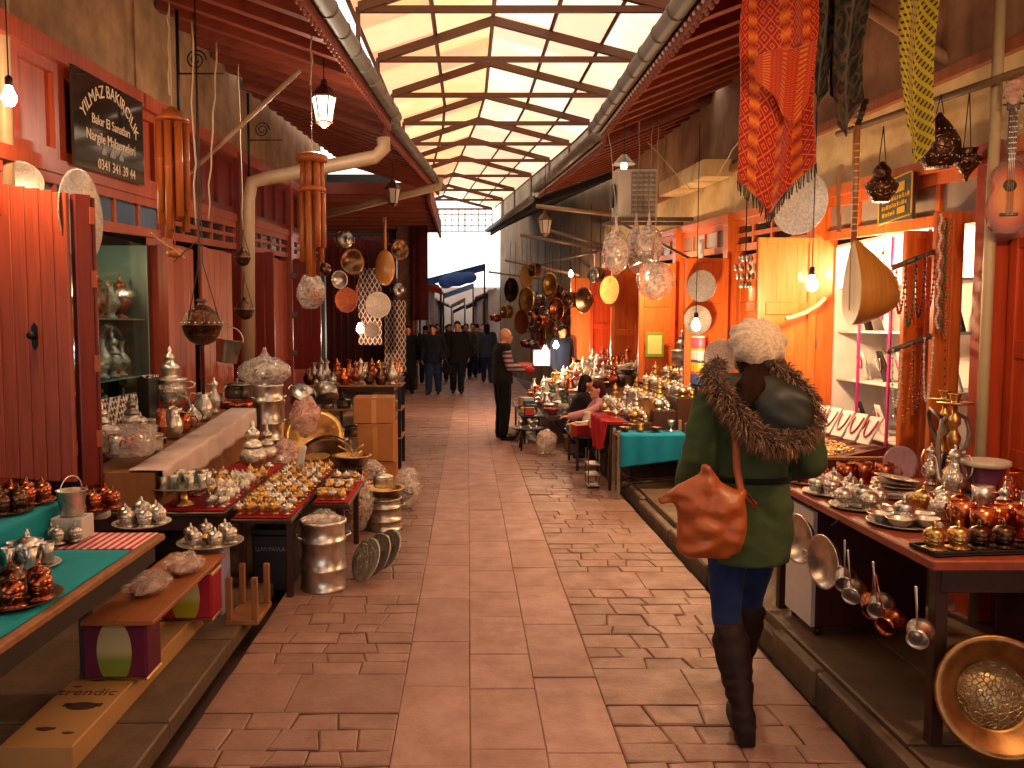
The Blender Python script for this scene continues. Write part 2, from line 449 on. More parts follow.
# ---- long walls
def wallbox(name,x0,x1,y0,y1,h0,h1,m,lab,floor=None):
    mb=MB(); fbox(mb,x0,x1,y0,y1,h0,h1,floor); return struct(name,mb,m,lab)
wallbox('wall_left',XL-.25,XL-.02,1.2,15.5,3.2,4.35,brownP,'brown plastered upper wall above the red shopfronts')
wallbox('wall_right',XR+.06,XR+.3,1.2,20.5,2.88,4.35,pinkP,'ochre plastered upper wall above the cream band')
wallbox('trim_1',XR+.02,XR+.28,1.2,20.5,2.42,2.88,creamP,'cream plaster band over the orange shopfronts')
wallbox('trim_2',XR-.03,XR+.1,1.2,20.5,2.865,2.93,m_wood('brown_batten','#a3623c','#5a2c18',.6),'thin brown batten on top of the cream band')
wallbox('wall_behind_left',XL-.25,XL-.02,-9,1.2,0,4.4,redL,'red shopfront that continues beside the viewer on the plank door side',-.05)
wallbox('wall_behind_right',XR+.02,XR+.3,-9,1.2,0,4.4,orgR,'orange shopfront that continues beside the viewer on the pan table side',-.05)
# back of the shops
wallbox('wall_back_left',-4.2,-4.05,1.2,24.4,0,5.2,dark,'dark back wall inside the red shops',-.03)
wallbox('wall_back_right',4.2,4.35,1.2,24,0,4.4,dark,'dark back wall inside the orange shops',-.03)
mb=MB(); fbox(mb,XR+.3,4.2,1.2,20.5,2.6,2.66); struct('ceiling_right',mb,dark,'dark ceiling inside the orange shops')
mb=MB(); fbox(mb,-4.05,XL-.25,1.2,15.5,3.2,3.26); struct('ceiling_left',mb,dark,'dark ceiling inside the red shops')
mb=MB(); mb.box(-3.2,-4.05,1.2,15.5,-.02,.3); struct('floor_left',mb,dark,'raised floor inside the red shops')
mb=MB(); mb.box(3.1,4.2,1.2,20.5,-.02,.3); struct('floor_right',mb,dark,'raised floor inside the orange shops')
# ---- right shopfronts
POST=[2.1,4.42,6.65,8.85,11.05,13.3,15.6,18.0,20.4]
DN=[0]; WN=[0]
def leaf(M,w,h0,h1,m,mode='panel',n=4,lab='',hinge=True,frame=None,dm=None):
    # a door leaf in its own frame: x 0..w, y thickness, z h0..h1
    DN[0]+=1; t=.045; mb=MB(); mb.M=M
    if mode=='panel':
        st=.07; mb.cbox(0,st,-t/2,t/2,h0,h1,.006); mb.cbox(w-st,w,-t/2,t/2,h0,h1,.006)
        zs=[h0+(h1-h0)*i/3 for i in range(4)]
        for i,zz in enumerate(zs):
            a=max(h0,zz-.05); b=min(h1,zz+.05); mb.cbox(st,w-st,-t/2+.002,t/2-.002,a,b,.005)
        mb.box(st-.005,w-st+.005,-.009,.009,h0+.02,h1-.02)
        for k in (1,2): mb.box(w*k/3-.002,w*k/3+.002,-.0115,.0115,h0+.04,h1-.04)
    else:
        pw=w/n
        for i in range(n): mb.cbox(i*pw+.001,(i+1)*pw-.001,-t/2,t/2,h0+R.uniform(0,.01),h1-R.uniform(0,.01),.006)
        for zz in (h0+.18,h1-.22): mb.cbox(.02,w-.02,t/2+.001,t/2+.025,zz,zz+.1,.005)
    o=struct(f'door_{DN[0]}',mb,m,lab)
    if hinge:
        hb=MB(); hb.M=M
        for zz in (h0+.25,(h0+h1)/2,h1-.25):
            hb.cyl((0,-t/2-.008,zz-.05),(0,-t/2-.008,zz+.05),.01,n=8); hb.cbox(-.03,.06,-t/2-.006,-t/2,zz-.035,zz+.035,.002)
        hb.build('hinge',zincd,o)
    return o
def plank_leaf_handle(o,M,x,z):
    hb=MB(); hb.M=M; hb.lathe([(0,0),(.03,0),(.034,.006),(.02,.012),(.012,.014),(.012,.03),(.02,.036),(0,.042)],12)
    hb.v=hb.v
    return hb
def transom(x,y0,y1,h0,h1,m,pm,n,lab,rows=1,t=.07):
    WN[0]+=1; mb=MB(); fbox(mb,x-t/2,x+t/2,y0,y1,h0,h0+.07); fbox(mb,x-t/2,x+t/2,y0,y1,h1-.07,h1)
    for i in range(n+1):
        y=y0+(y1-y0)*i/n; a=.03 if 0<i<n else .04; fbox(mb,x-t/2+.008,x+t/2-.008,max(y0,y-a/1.4),min(y1,y+a/1.4),h0+.06,h1-.06)
    for k in range(1,rows):
        h=h0+(h1-h0)*k/rows; fbox(mb,x-t/2+.01,x+t/2-.01,y0,y1,h-.02,h+.02)
    o=struct(f'window_{WN[0]}',mb,m,lab)
    p=MB(); fbox(p,x-.004,x+.004,y0+.03,y1-.03,h0+.05,h1-.05); p.build('pane',pm,o)
    return o
for i,y in enumerate(POST):
    mb=MB(); fbox(mb,XR-.08,XR+.1,y-.08,y+.08,0,2.42,floor=.07); fbox(mb,XR-.095,XR+.1,y-.095,y+.095,2.3,2.41); mb.box(XR-.095,XR+.1,y-.095,y+.095,.10,.42)
    struct('post_right',mb,orgD if i<2 else orgR,'orange painted post of the shopfronts opposite the red door')
mb=MB(); fbox(mb,XR-.05,XR+.1,2.1,20.4,2.34,2.42); struct('beam_right',mb,orgR,'orange head beam under the cream band')
for i in range(len(POST)-1):
    a,b=POST[i]+.085,POST[i+1]-.085
    transom(XR+.03,a,b,2.02,2.34,orgR,m_plain('milky_pane','#b7a99a',.2,0,.3,4) if i!=2 else paneD,4 if i else 3,'orange framed fanlight above a shop opening',1 if i!=2 else 2)
    mb=MB(); mb.box(XR-.02,XR+.12,a,b,.07,.42); struct('sill_right',mb,orgD,'low orange sill board of a shop opening')
RM=lambda loc,rz:Matrix.Translation(loc)@Matrix.Rotation(rz,4,'Z')
# closed orange-red shutters behind the guitar
for k in range(3): 
    leaf(RM((XR+.02,2.25+k*.7,0),pi/2),.68,.43,2.12,orgD,'panel',lab=f'closed deep orange shutter behind the guitar, number {"one two three".split()[k]} from the street entrance')
# leaves folded out across the platform at each post
def yleaf(y,w,ang=0,h0=.45,h1=2.0,m=orgR,lab='',mode='panel'):
    return leaf(RM((XR-.09,y,K*y),pi+ang),w,h0,h1,m,mode,lab=lab)
yleaf(6.5,.47,.03,.40,2.04,lab='open orange door leaf just behind the woman in the beret')
yleaf(8.7,.45,.05,.40,1.95,lab='open orange door leaf with metal plates hung on it')
yleaf(10.9,.48,.04,.40,1.95,lab='open orange door leaf beside the hanging bags of pots')
yleaf(13.15,.46,.06,.40,1.95,lab='open orange door leaf past the air conditioner')
yleaf(15.4,.46,.02,.40,1.95,m=orgD,lab='deep orange open leaf near the old wooden window')
# double leaf of the jewellery shop, standing half open
leaf(RM((XR+.02,5.05,K*5),pi+.1),.20,.40,2.0,orgR,'panel',lab='folded orange leaf nearest the necklaces on rods')
leaf(RM((XR+.02,4.78,K*5),pi+.06),.165,.40,2.08,orgR,'panel',lab='narrow orange leaf between the hookahs and the necklaces')
# partial closed panels in the shops further along
for i,(a,b) in enumerate(((8.0,8.75),(9.95,10.95),(12.2,13.2),(14.4,15.5),(16.0,17.9))):
    leaf(RM((XR+.05,a,K*a),pi/2),b-a,.43,2.0,orgD if i%2 else orgR,'panel',hinge=False,lab=f'closed orange shop panel, {"first second third fourth fifth".split()[i]} along beyond the lit display window')
# far stretch where the street bends: grey stone front with old windows
mb=MB(); mb.prism([(2.86,17.0),(1.15,30),(1.35,30.2),(3.05,17.1)],-.02,6.2,2); struct('wall_far_right',mb,m_plaster('far_stone','#9a8060','#6a5440',1.2),'grey stone front where the street bends')
# ---- left shopfronts
PL=[2.6,4.95,7.42,9.8,12.6,15.4]
for i,y in enumerate(PL):
    if i==1: continue
    mb=MB(); fbox(mb,XL-.12,XL+.06,y-.075,y+.075,0,3.2,floor=.02); struct('post_left',mb,redD if i%2 else redL,'dark red painted post of the shopfronts under the brown plaster')
mb=MB(); fbox(mb,XL-.12,XL+.05,2.6,15.4,3.12,3.24); struct('beam_left',mb,redL,'red head beam under the brown plaster')
mb=MB(); fbox(mb,XL-.10,XL+.03,2.6,15.4,2.40,2.49); struct('rail_left',mb,redL,'red rail between fanlights and upper panels')
for i in range(len(PL)-1):
    a,b=PL[i]+.08,PL[i+1]-.08; n=4
    transom(XL-.02,a,b,2.08,2.40,redL,paneB if i<2 else paneD,5,'red framed fanlight of small dusty panes',1 if i<2 else 2)
    # upper panels
    WN[0]+=1; mb=MB()
    for k in range(n):
        y0=a+(b-a)*k/n; y1=a+(b-a)*(k+1)/n
        fbox(mb,XL-.06,XL-.04,y0,y1,2.48,3.13)
        for q0,q1,h0,h1 in ((y0,y0+.07,2.48,3.13),(y1-.07,y1,2.48,3.13),(y0+.07,y1-.07,2.48,2.56),(y0+.07,y1-.07,3.05,3.13)): fbox(mb,XL-.06,XL+.0,q0,q1,h0,h1)
    struct(f'window_{WN[0]}',mb,redL if i<2 else redD,'red panelled upper shopfront row')
    mb=MB(); fbox(mb,XL-.12,XL+.04,a,b,0,.55,floor=.02); struct('sill_left',mb,redD,'dark red stall riser under a shop opening')
# front red leaf with handle (faces the street entrance)
Mf=RM((-2.80,4.86,0),-.06); DN[0]+=1
mb=MB(); mb.M=Mf; n=6; w0=.50/n
for i in range(n): mb.cbox(i*w0+.0012,(i+1)*w0-.0012,-.02,.02,.78-i*.004,2.50-i*.012,.005)
for zz in (.95,2.2): mb.cbox(.02,.48,.021,.04,zz,zz+.1,.004)
dd=struct(f'door_{DN[0]}',mb,redL,'big plank door leaf in worn bright red behind the turquoise tables')
hb=MB(); hb.M=Mf@Matrix.Translation((.29,-.021,1.62))@Matrix.Rotation(pi/2,4,'X')
hb.prism([(-.018,-.06),(0,-.085),(.018,-.06),(.018,.05),(0,.075),(-.018,.05)],0,.006,2); hb.lathe([(.014,.005),(.014,.03),(.024,.036),(.022,.05),(0,.056)],12); hb.build('handle',iron,dd)
Mf2=RM((-2.30,4.88,0),.9)
mb=MB(); mb.M=Mf2; mb.cbox(0,.10,-.03,.03,.72,2.44,.006); mb.cbox(.104,.13,-.022,.022,.70,2.43,.006)
DN[0]+=1; dd=struct(f'door_{DN[0]}',mb,redD,'narrow dark red folded leaf at the free edge of the plank door')
hb=MB(); hb.M=Mf2
for zz in (1.0,1.45,1.95,2.32): hb.cbox(.085,.12,-.036,-.03,zz-.05,zz+.05,.002)
hb.build('hinge',redL,dd)
# red closed leaves of the second and third shop
for i,(a,b) in enumerate(((7.55,8.25),(8.35,9.1),(9.95,10.7),(11.6,12.5),(12.75,13.9))):
    leaf(RM((XL-.03+(.05 if i==1 else 0),a,K*a),pi/2-(.12 if i==1 else 0)),b-a,.55,2.06,redL if i in(0,1,3) else redD,'plank',n=5,hinge=False,lab=f'red plank shutter, {"first second third fourth fifth".split()[i]} one beyond the glass display case')
yl=leaf(RM((XL+.07,9.9,K*9.9),-.05),.34,.5,2.06,redD,'plank',n=3,lab='dark red open leaf beyond the hanging ball lamp')
yl=leaf(RM((XL+.07,12.55,K*12.5),-.05),.42,.4,2.06,redD,'plank',n=3,lab='dark red open leaf near the cardboard boxes')
# dark recess, brick pier and deep open shop further down on the left
t=NT('pier_brick'); v=t.tex('Object',(1,1,1),(pi/2,0,0)); 
bk=t.N('ShaderNodeTexBrick',{'Vector':v,'Color1':col('#8a5a48'),'Color2':col('#6a4034'),'Mortar':col('#4a3a32'),'Scale':5.0,'Mortar Size':.02}); t.bsdf(base=bk.outputs[0],rough=.85); brick_m=t.m
mb=MB(); mb.box(-1.82,-1.33,21.6,22.1,-.02,4.3); struct('pillar_left',mb,brick_m,'brick pier in front of the deep dark shop')
mb=MB(); mb.box(-1.96,-1.86,21.75,21.95,.0,3.9); struct('post_left',mb,redD,'red post against the brick pier')
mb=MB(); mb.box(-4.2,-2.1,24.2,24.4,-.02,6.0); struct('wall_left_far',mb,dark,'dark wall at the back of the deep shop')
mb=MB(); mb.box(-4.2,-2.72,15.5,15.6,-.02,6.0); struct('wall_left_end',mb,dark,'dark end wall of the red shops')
mb=MB(); mb.prism([(-1.9,22.3),(-2.3,29),(-2.6,29),(-2.1,22.3)],-.02,4.4,2); struct('wall_far_left',mb,m_plaster('far_left','#7c6452','#4c3a30',1.2),'dim front beyond the deep shop')
mb=MB(); mb.box(-4.3,-.78,16.7,23.4,4.28,4.5)
for k in range(8): mb.box(-4.2,-.8,16.9+k*.8,17.0+k*.8,4.16,4.29)
mb.box(-.80,-.74,16.66,23.4,4.1,4.52)
struct('ceiling_deep_shop',mb,raft,'dark timber canopy over the deep shop and its brick pier')
mb=MB(); mb.box(-4.2,-2.1,24.0,24.15,0,4.2)
for k in range(11): mb.box(-4.1+k*.2,-4.05+k*.2,23.9,24.0,0,4.2)
struct('wall_deep_shop',mb,redD,'dark red planked back of the deep shop')
# ---- eaves: boards, rafters, fascia, gutter (all in one roof per stretch)
def eave(name,side,e0,e1,w0x,w1x,he,hw,lab,nr,dots=False,bm=board,rm=raft):
    # e0,e1 = (x,y) of the gutter edge; w?x = wall side x
    def P(u,v,dz=0):   # u along the street, v from edge to wall
        y=e0[1]+(e1[1]-e0[1])*u; xe=e0[0]+(e1[0]-e0[0])*u; xw=w0x+(w1x-w0x)*u
        return V((xe+(xw-xe)*v, y, he+(hw-he)*v+K*y+dz))
    mb=MB(); mb.hexa([P(0,0,.03),P(0,1,.03),P(1,1,.03),P(1,0,.03),P(0,0,.06),P(0,1,.06),P(1,1,.06),P(1,0,.06)])
    o=struct(name,mb,bm,lab,fix=True)
    rb=MB()
    for i in range(nr):
        u=(i+.5)/nr; a=P(u,.02); b=P(u,1); d=.05
        rb.hexa([a+V((0,-d,-.10)),a+V((0,d,-.10)),b+V((0,d,-.10)),b+V((0,-d,-.10)),a+V((0,-d,.028)),a+V((0,d,.028)),b+V((0,d,.028)),b+V((0,-d,.028))])
    rb.build('rafters',rm,o,fix=True)
    fb=MB(); s=side
    a,b=P(0,0),P(1,0); q=V((.03*s,0,0))
    fb.hexa([a+V((0,0,-.11)),a+q+V((0,0,-.11)),b+q+V((0,0,-.11)),b+V((0,0,-.11)),a+V((0,0,.1)),a+q+V((0,0,.1)),b+q+V((0,0,.1)),b+V((0,0,.1))])
    n=int((b-a).length/.11)
    for i in range(n):
        c=a+(b-a)*((i+.5)/n); fb.ell(c+V((.015*s,0,-.115)),.014,.045,.03,8,5)
    fb.build('fascia',rm,o,fix=True)
    g=MB(); g.tube([a+V((-.06*s,0,.03)),b+V((-.06*s,0,.03))],.068,12)
    for i in range(int((b-a).length/.5)+1):
        c=a+(b-a)*min(1,i*.5/(b-a).length); dr=(b-a).normalized()
        g.tube([c+V((-.06*s,0,.03))-dr*.015,c+V((-.06*s,0,.03))+dr*.015],.075,12)
    g.build('gutter',zincd,o)
    if dots:
        db=MB()
        for i in range(n):
            c=a+(b-a)*((i+.5)/n); db.ell(c+V((-.004*s,0,-.06)),.016,.016,.016,8,5)
        db.build('skylit_dots',m_plain('skylit_dot','#ffe9d8',.4),o)  # pale dots stand in for sky light through the pierced trim
    return P
eave('eave_left',-1,(-1.616,-9),(-.89,9.8),XL,XL,3.57,4.15,'red boarded eave with zinc gutter above the red shops',36)
eave('eave_left_far',-1,(-.96,10.0),(-.56,16.6),XL,-2.4,3.54,4.1,'second lower eave past the lantern on the red side',18)
eave('eave_right',1,(1.13,-9),(1.48,9.5),XR+.06,XR+.06,3.40,3.95,'red boarded eave with zinc gutter over the orange shops',38,True)
eave('eave_right_mid',1,(1.57,9.8),(1.29,15.4),XR+.06,XR+.06,3.38,3.9,'second eave over the orange shops past the air conditioner',12,True)
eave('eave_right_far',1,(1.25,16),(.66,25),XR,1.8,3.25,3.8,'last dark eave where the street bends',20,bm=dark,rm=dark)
# ---- translucent market roof
steel=m_plain('brown_steel','#6b4632',.55,.3,.2,5)
def sheetm(name,c1,c2,c3):
    t=NT(name); v=t.tex(); g=t.N('ShaderNodeNewGeometry'); n=t.noise(v,.8,5,.6,.5); n2=t.noise(v,7,4)
    b=t.mix(t.ramp(g.outputs['Random Per Island'],[(0,(0,0,0)),(.45,(.2,.2,.2)),(.55,(.9,.9,.9)),(1,(1,1,1))]),col(c1),col(c2))
    b=t.mix(t.ramp(n,[(.45,(0,0,0)),(.7,(1,1,1))]),b,col(c3)); b=t.mix(t.math('MULTIPLY',n2,.25),b,tuple(x*.6 for x in col(c2)[:3])+(1,))
    tl=t.N('ShaderNodeBsdfTranslucent',{0:b}); df=t.N('ShaderNodeBsdfDiffuse',{0:b}); tr=t.N('ShaderNodeBsdfTransparent',{0:b})
    m1=t.N('ShaderNodeMixShader',{0:.12,1:tl.outputs[0],2:df.outputs[0]}); m2=t.N('ShaderNodeMixShader',{0:.12,1:m1.outputs[0],2:tr.outputs[0]}); t.surf(m2.outputs[0]); return t.m
shL=sheetm('roof_sheet_warm','#f8e8cc','#f4c8b2','#f7dcb0'); shR=sheetm('roof_sheet_pale','#fff8ee','#f9dccb','#fbeacc')
TY=[-8.8,-6.9,-5.0,-3.1,-1.2,.6,2.4,4.3,6.05,7.8,9.5,11.26,13.2,15.1,17.1,19.5,22.4,25,28]
def cx(y): return .445-(.078*(y-14) if y>14 else 0)
def ax(y): return cx(y)-.165
HW=1.45; ZF=4.19; ZA=4.60
rp=[]
for y in TY:
    mb=MB(); c=cx(y); a=V((ax(y),y,ZA+K*y)); l=V((c-HW,y,ZF+K*y)); r_=V((c+HW,y,ZF+K*y))
    d=.028
    for p,q in ((l,a),(a,r_)):
        mb.hexa([p+V((0,-d,-.05)),q+V((0,-d,-.05)),q+V((0,d,-.05)),p+V((0,d,-.05)),p+V((0,-d,.045)),q+V((0,-d,.045)),q+V((0,d,.045)),p+V((0,d,.045))])
    mb.box(l.x,r_.x,y-.02,y+.02,l.z-.045,l.z+.015)
    # brackets down to the walls of the shops
    mb.box(l.x-.02,l.x+.02,y-.02,y+.02,l.z-.5,l.z); mb.box(r_.x-.02,r_.x+.02,y-.02,y+.02,r_.z-.6,r_.z)
    struct('roof_truss',mb,steel,'steel truss that carries the translucent roof',fix=True); rp.append((l,a,r_))
pl=MB(); sheets=MB()
def pt(i,s,t):  # s: 0 left foot .. 1 apex .. 2 right foot
    l,a,r_=rp[i]; return l+(a-l)*s if s<=1 else a+(r_-a)*(s-1)
for i in range(len(TY)-1):
    for s in (-.06,.5,1,1.4,1.75,2.06):
        p=pt(i,s,0)+V((0,0,.055)); q=pt(i+1,s,0)+V((0,0,.055)); pl.tube([p,q],.024,4,False)
    for j,(s0,s1) in enumerate(((-.08,.5),(.5,1),(1,1.4),(1.4,1.75),(1.75,2.08))):
        for k in range(2):
            f0=k/2; f1=(k+1)/2
            A=lambda s,f:pt(i,s,0)*(1-f)+pt(i+1,s,0)*f+V((0,0,.085))
            sheets.mi=0 if j<2 else 1
            sheets.add([A(s0,f0),A(s1,f0),A(s1,f1),A(s0,f1)],[(0,1,2,3)])
struct('roof_purlins',pl,steel,'steel purlins under the translucent roof sheets')
ce=struct('ceiling',sheets,[shL,shR],'translucent cream and orange plastic sheets of the market roof')
so=ce.modifiers.new('t','SOLIDIFY'); so.thickness=.004
# lattice gable that closes the far end of the roof
mb=MB(); y=28.05; c=cx(y)
for i in range(14): x=c-HW+2*HW*i/13; mb.box(x-.015,x+.015,y-.012,y+.012,ZF+K*y-.75,ZF+K*y)
for k in range(5): z=ZF+K*y-.75+.75*k/4; mb.box(c-HW,c+HW,y-.015,y+.015,z-.014,z+.014)
struct('trim_3',mb,steel,'steel lattice screen at the far end of the roof')
# ================================================================ wares: one builder per kind, each gives (part, mesh, slot)
silver=m_metal('silver_tin','#e2dad0',.31,.66); gold=m_metal('old_brass','#dcae68',.31,.62); copper=m_metal('copper','#c8704a',.25,.5)
bronze=m_metal('dark_bronze','#7c5a42',.3,.4); pewter=m_metal('pewter','#9a948c',.32,.5)
silverE=m_metal('engraved_silver','#dad2c8',.35,.62,.6,34); goldE=m_metal('engraved_brass','#d4a664',.34,.6,.6,34); copperE=m_metal('engraved_copper','#b8684a',.3,.45,.6,34); bronzeE=m_metal('engraved_bronze','#6e5040',.34,.4,.6,34)
glassM=m_glass('clear_glass'); film=m_film('clear_plastic','#efe4dc',.28); filmP=m_film('pink_plastic','#e8b8a8',.55)
white=m_plain('white_plastic','#d8d2c8',.4); black=m_plain('black_plastic','#15110f',.45)
lav=m_plain('lavender_card','#9d93b8',.6); carton=m_plain('brown_carton','#b5743c',.75,0,.15,6); cartonE=m_plain('carton_tape','#c98a4a',.35)
FIN={'silver':(silver,silverE,black),'gold':(gold,goldE,black),'copper':(copper,copperE,black),'bronze':(bronze,bronzeE,black),'pewter':(pewter,silverE,black),'coppersilver':(copper,silverE,black),'silvergold':(silver,goldE,black)}
FIN['black']=(black,black,black)
china=m_plain('white_china','#ddd2c4',.25,0,.15,30); rosec=m_plain('rose_enamel','#b8505a',.3,0,.3,30); greenc=m_plain('green_enamel','#4c7a58',.3,0,.3,30)
FIN['china']=(china,china,black); FIN['rose']=(rosec,china,black); FIN['green']=(greenc,china,black)
NOUN={'cup':'lidded cup','urn':'urn','recttray':'tray','sahan':'pan'}
FW={'china':'white','rose':'rose and white','green':'green and white','black':'black','silver':'silver','gold':'brass','copper':'copper','bronze':'dark bronze','pewter':'grey pewter','coppersilver':'copper and tin','silvergold':'silver and brass'}
def L(prof,n=18): 
    return MB().lathe(prof,n)
def handle(mb,p,r=.006):  mb.tube(p,r,6); return mb
def k_cup():
    b=L([(0,0),(.046,0),(.05,.004),(.03,.008),(.031,.014),(.036,.02),(.040,.04),(.041,.058),(.039,.058),(.036,.04),(0,.03)])
    l=L([(.044,.058),(.044,.064),(.040,.076),(.030,.087),(.014,.093),(.008,.096),(.011,.102),(.008,.108),(.004,.118),(0,.12)])
    return [('bowl',b,1),('lid',l,0)]
def k_sugar_bowl():
    b=L([(0,0),(.045,0),(.048,.008),(.022,.02),(.026,.03),(.062,.055),(.07,.08),(.062,.098),(.058,.1),(.05,.09),(0,.05)])
    h=MB()
    for s in (-1,1): handle(h,[(s*.062,0,.062),(s*.088,0,.068),(s*.092,0,.088),(s*.064,0,.094)],.005)
    l=L([(.064,.098),(.063,.106),(.045,.128),(.02,.142),(.009,.146),(.012,.155),(.004,.172),(0,.175)])
    return [('bowl',b,1),('handle',h,0),('lid',l,0)]
def k_bowl():
    return [('bowl',L([(0,0),(.05,0),(.056,.006),(.085,.035),(.11,.07),(.118,.076),(.114,.08),(.104,.07),(.08,.038),(.05,.014),(0,.012)],24),0)]
def k_goblet():
    return [('goblet',L([(0,0),(.036,0),(.036,.005),(.01,.016),(.008,.05),(.016,.06),(.034,.08),(.04,.12),(.037,.12),(.03,.082),(0,.066)]),0)]
def k_vase():
    b=L([(0,0),(.05,0),(.052,.01),(.028,.03),(.034,.05),(.075,.1),(.08,.13),(.06,.17),(.026,.21),(.022,.26),(.036,.3),(.04,.305),(.03,.3),(.018,.26),(0,.25)])
    return [('body',b,1)]
def k_mug():
    b=L([(0,0),(.038,0),(.04,.004),(.042,.05),(.044,.1),(.041,.1),(.039,.05),(.036,.008),(0,.008)]); h=MB(); handle(h,[(.042,0,.08),(.07,0,.082),(.078,0,.055),(.066,0,.025),(.04,0,.02)],.005)
    return [('body',b,0),('handle',h,0)]
def k_glass():
    return [('tea_glass',L([(0,0),(.022,0),(.026,.01),(.019,.04),(.027,.085),(.025,.085),(.017,.04),(.022,.014),(0,.012)],14),0)]
def k_teapot():
    b=L([(0,0),(.045,0),(.047,.01),(.062,.03),(.078,.065),(.07,.1),(.04,.122),(.036,.126),(0,.12)])
    s=MB().tube([(.06,0,.045),(.10,0,.06),(.115,0,.1),(.14,0,.125)],[.018,.014,.010,.008],8)
    h=MB(); handle(h,[(-.06,0,.105),(-.1,0,.12),(-.118,0,.085),(-.1,0,.05),(-.068,0,.04)],.007)
    l=L([(.042,.122),(.04,.13),(.022,.15),(.008,.158),(.012,.168),(.004,.182),(0,.184)])
    return [('body',b,1),('spout',s,0),('handle',h,0),('lid',l,0)]
def k_ewer():
    b=L([(0,0),(.05,0),(.052,.012),(.03,.03),(.05,.06),(.078,.11),(.072,.15),(.036,.2),(.026,.25),(.032,.28),(.042,.3),(.036,.3),(.02,.26),(0,.2)])
    s=MB().tube([(.066,0,.1),(.1,0,.12),(.108,0,.2),(.12,0,.26),(.14,0,.285)],[.016,.013,.009,.008,.007],8)
    h=MB(); handle(h,[(-.034,0,.285),(-.08,0,.3),(-.11,0,.25),(-.1,0,.17),(-.07,0,.13)],.007)
    l=L([(.044,.3),(.04,.308),(.02,.33),(.008,.338),(.012,.348),(.004,.366),(0,.368)])
    return [('body',b,1),('spout',s,0),('handle',h,0),('lid',l,0)]
def k_jug():
    b=L([(0,0),(.06,0),(.064,.01),(.085,.06),(.088,.11),(.06,.17),(.048,.2),(.062,.235),(.058,.236),(.044,.2),(.054,.17),(.08,.1),(0,.02)],20)
    h=MB(); handle(h,[(-.056,0,.225),(-.1,0,.235),(-.125,0,.18),(-.11,0,.11),(-.082,0,.085)],.008)
    s=MB().tube([(.048,0,.205),(.062,0,.228),(.078,0,.24)],[.02,.018,.008],8)
    return [('body',b,0),('handle',h,0),('spout',s,0)]
def k_cezve():
    b=L([(0,0),(.042,0),(.046,.008),(.044,.03),(.032,.06),(.038,.082),(.036,.083),(.029,.06),(.04,.03),(0,.01)],18)
    h=MB().tube([(.033,0,.072),(.06,0,.078),(.22,0,.095)],[.005,.0035,.0045],6)
    return [('pot',b,0),('handle',h,0)]
def k_sahan():
    b=L([(0,0),(.11,0),(.118,.006),(.135,.035),(.145,.04),(.143,.045),(.13,.04),(.112,.01),(0,.008)],28)
    h=MB()
    for s in (-1,1): h.ring((s*.158,0,.04),.02,.006,14,6)
    return [('pan',b,0),('loop_handle',h,0)]
def k_plate():
    return [('plate',L([(0,0),(.09,0),(.1,.004),(.135,.016),(.148,.018),(.148,.021),(.132,.02),(.098,.008),(0,.005)],28),1)]
def k_pot():
    b=L([(0,0),(.1,0),(.108,.006),(.11,.06),(.11,.12),(.115,.124),(.108,.124),(.104,.06),(.1,.012),(0,.01)],24)
    h=MB()
    for s in (-1,1): handle(h,[(s*.108,-.03,.1),(s*.14,-.03,.104),(s*.14,.03,.104),(s*.108,.03,.1)],.006)
    l=L([(.114,.125),(.11,.13),(.06,.146),(.012,.152),(.01,.165),(.02,.172),(.014,.182),(0,.184)],24)
    return [('body',b,0),('handle',h,0),('lid',l,0)]
def k_milk_can():
    b=L([(0,0),(.148,0),(.152,.012),(.142,.02),(.14,.11),(.147,.115),(.147,.13),(.14,.135),(.138,.27),(.145,.275),(.145,.29),(.138,.295),(.135,.37),(.15,.382),(.15,.395),(.14,.40),(.13,.37),(.13,.03),(0,.03)],30)
    h=MB()
    for s in (-1,1): handle(h,[(s*.138,-.04,.3),(s*.17,-.035,.31),(s*.172,.035,.31),(s*.138,.04,.3)],.007)
    return [('body',b,0),('handle',h,0)]
def k_bucket():
    b=L([(0,0),(.085,0),(.09,.008),(.115,.2),(.122,.204),(.112,.204),(.086,.012),(0,.012)],22)
    h=MB(); h.ring((0,0,.2),.118,.005,20,6,Matrix.Rotation(pi/2,4,'X').to_3x3(),0,pi)
    return [('body',b,0),('bail',h,0)]
def k_samovar():
    base=MB(); base.cbox(-.12,.12,-.12,.12,.02,.045,.008)
    for sx in (-1,1):
        for sy in (-1,1): base.ell((sx*.1,sy*.1,.012),.02,.02,.012,8,6)
    base.lathe([(.1,.045),(.07,.07),(.04,.1),(.05,.13),(.05,.132),(0,.132)],20)
    b=L([(0,.13),(.06,.13),(.1,.17),(.13,.22),(.135,.27),(.12,.31),(.14,.325),(.14,.34),(.09,.35),(.06,.36),(0,.36)],26)
    h=MB()
    for s in (-1,1): handle(h,[(s*.13,0,.25),(s*.19,0,.26),(s*.2,0,.29),(s*.17,0,.31),(s*.125,0,.3)],.008)
    tap=MB(); tap.tube([(.06,-.1,.2),(.1,-.17,.19),(.105,-.19,.17)],[.012,.011,.013],8); tap.box(.094,.106,-.165,-.155,.2,.235)
    c=L([(.06,.36),(.055,.39),(.075,.41),(.08,.44),(.05,.47),(.03,.49),(.045,.505),(.04,.53),(.015,.56),(.02,.575),(.006,.61),(0,.612)],20)
    return [('base',base,0),('body',b,1),('handle',h,0),('tap',tap,0),('crown',c,0)]
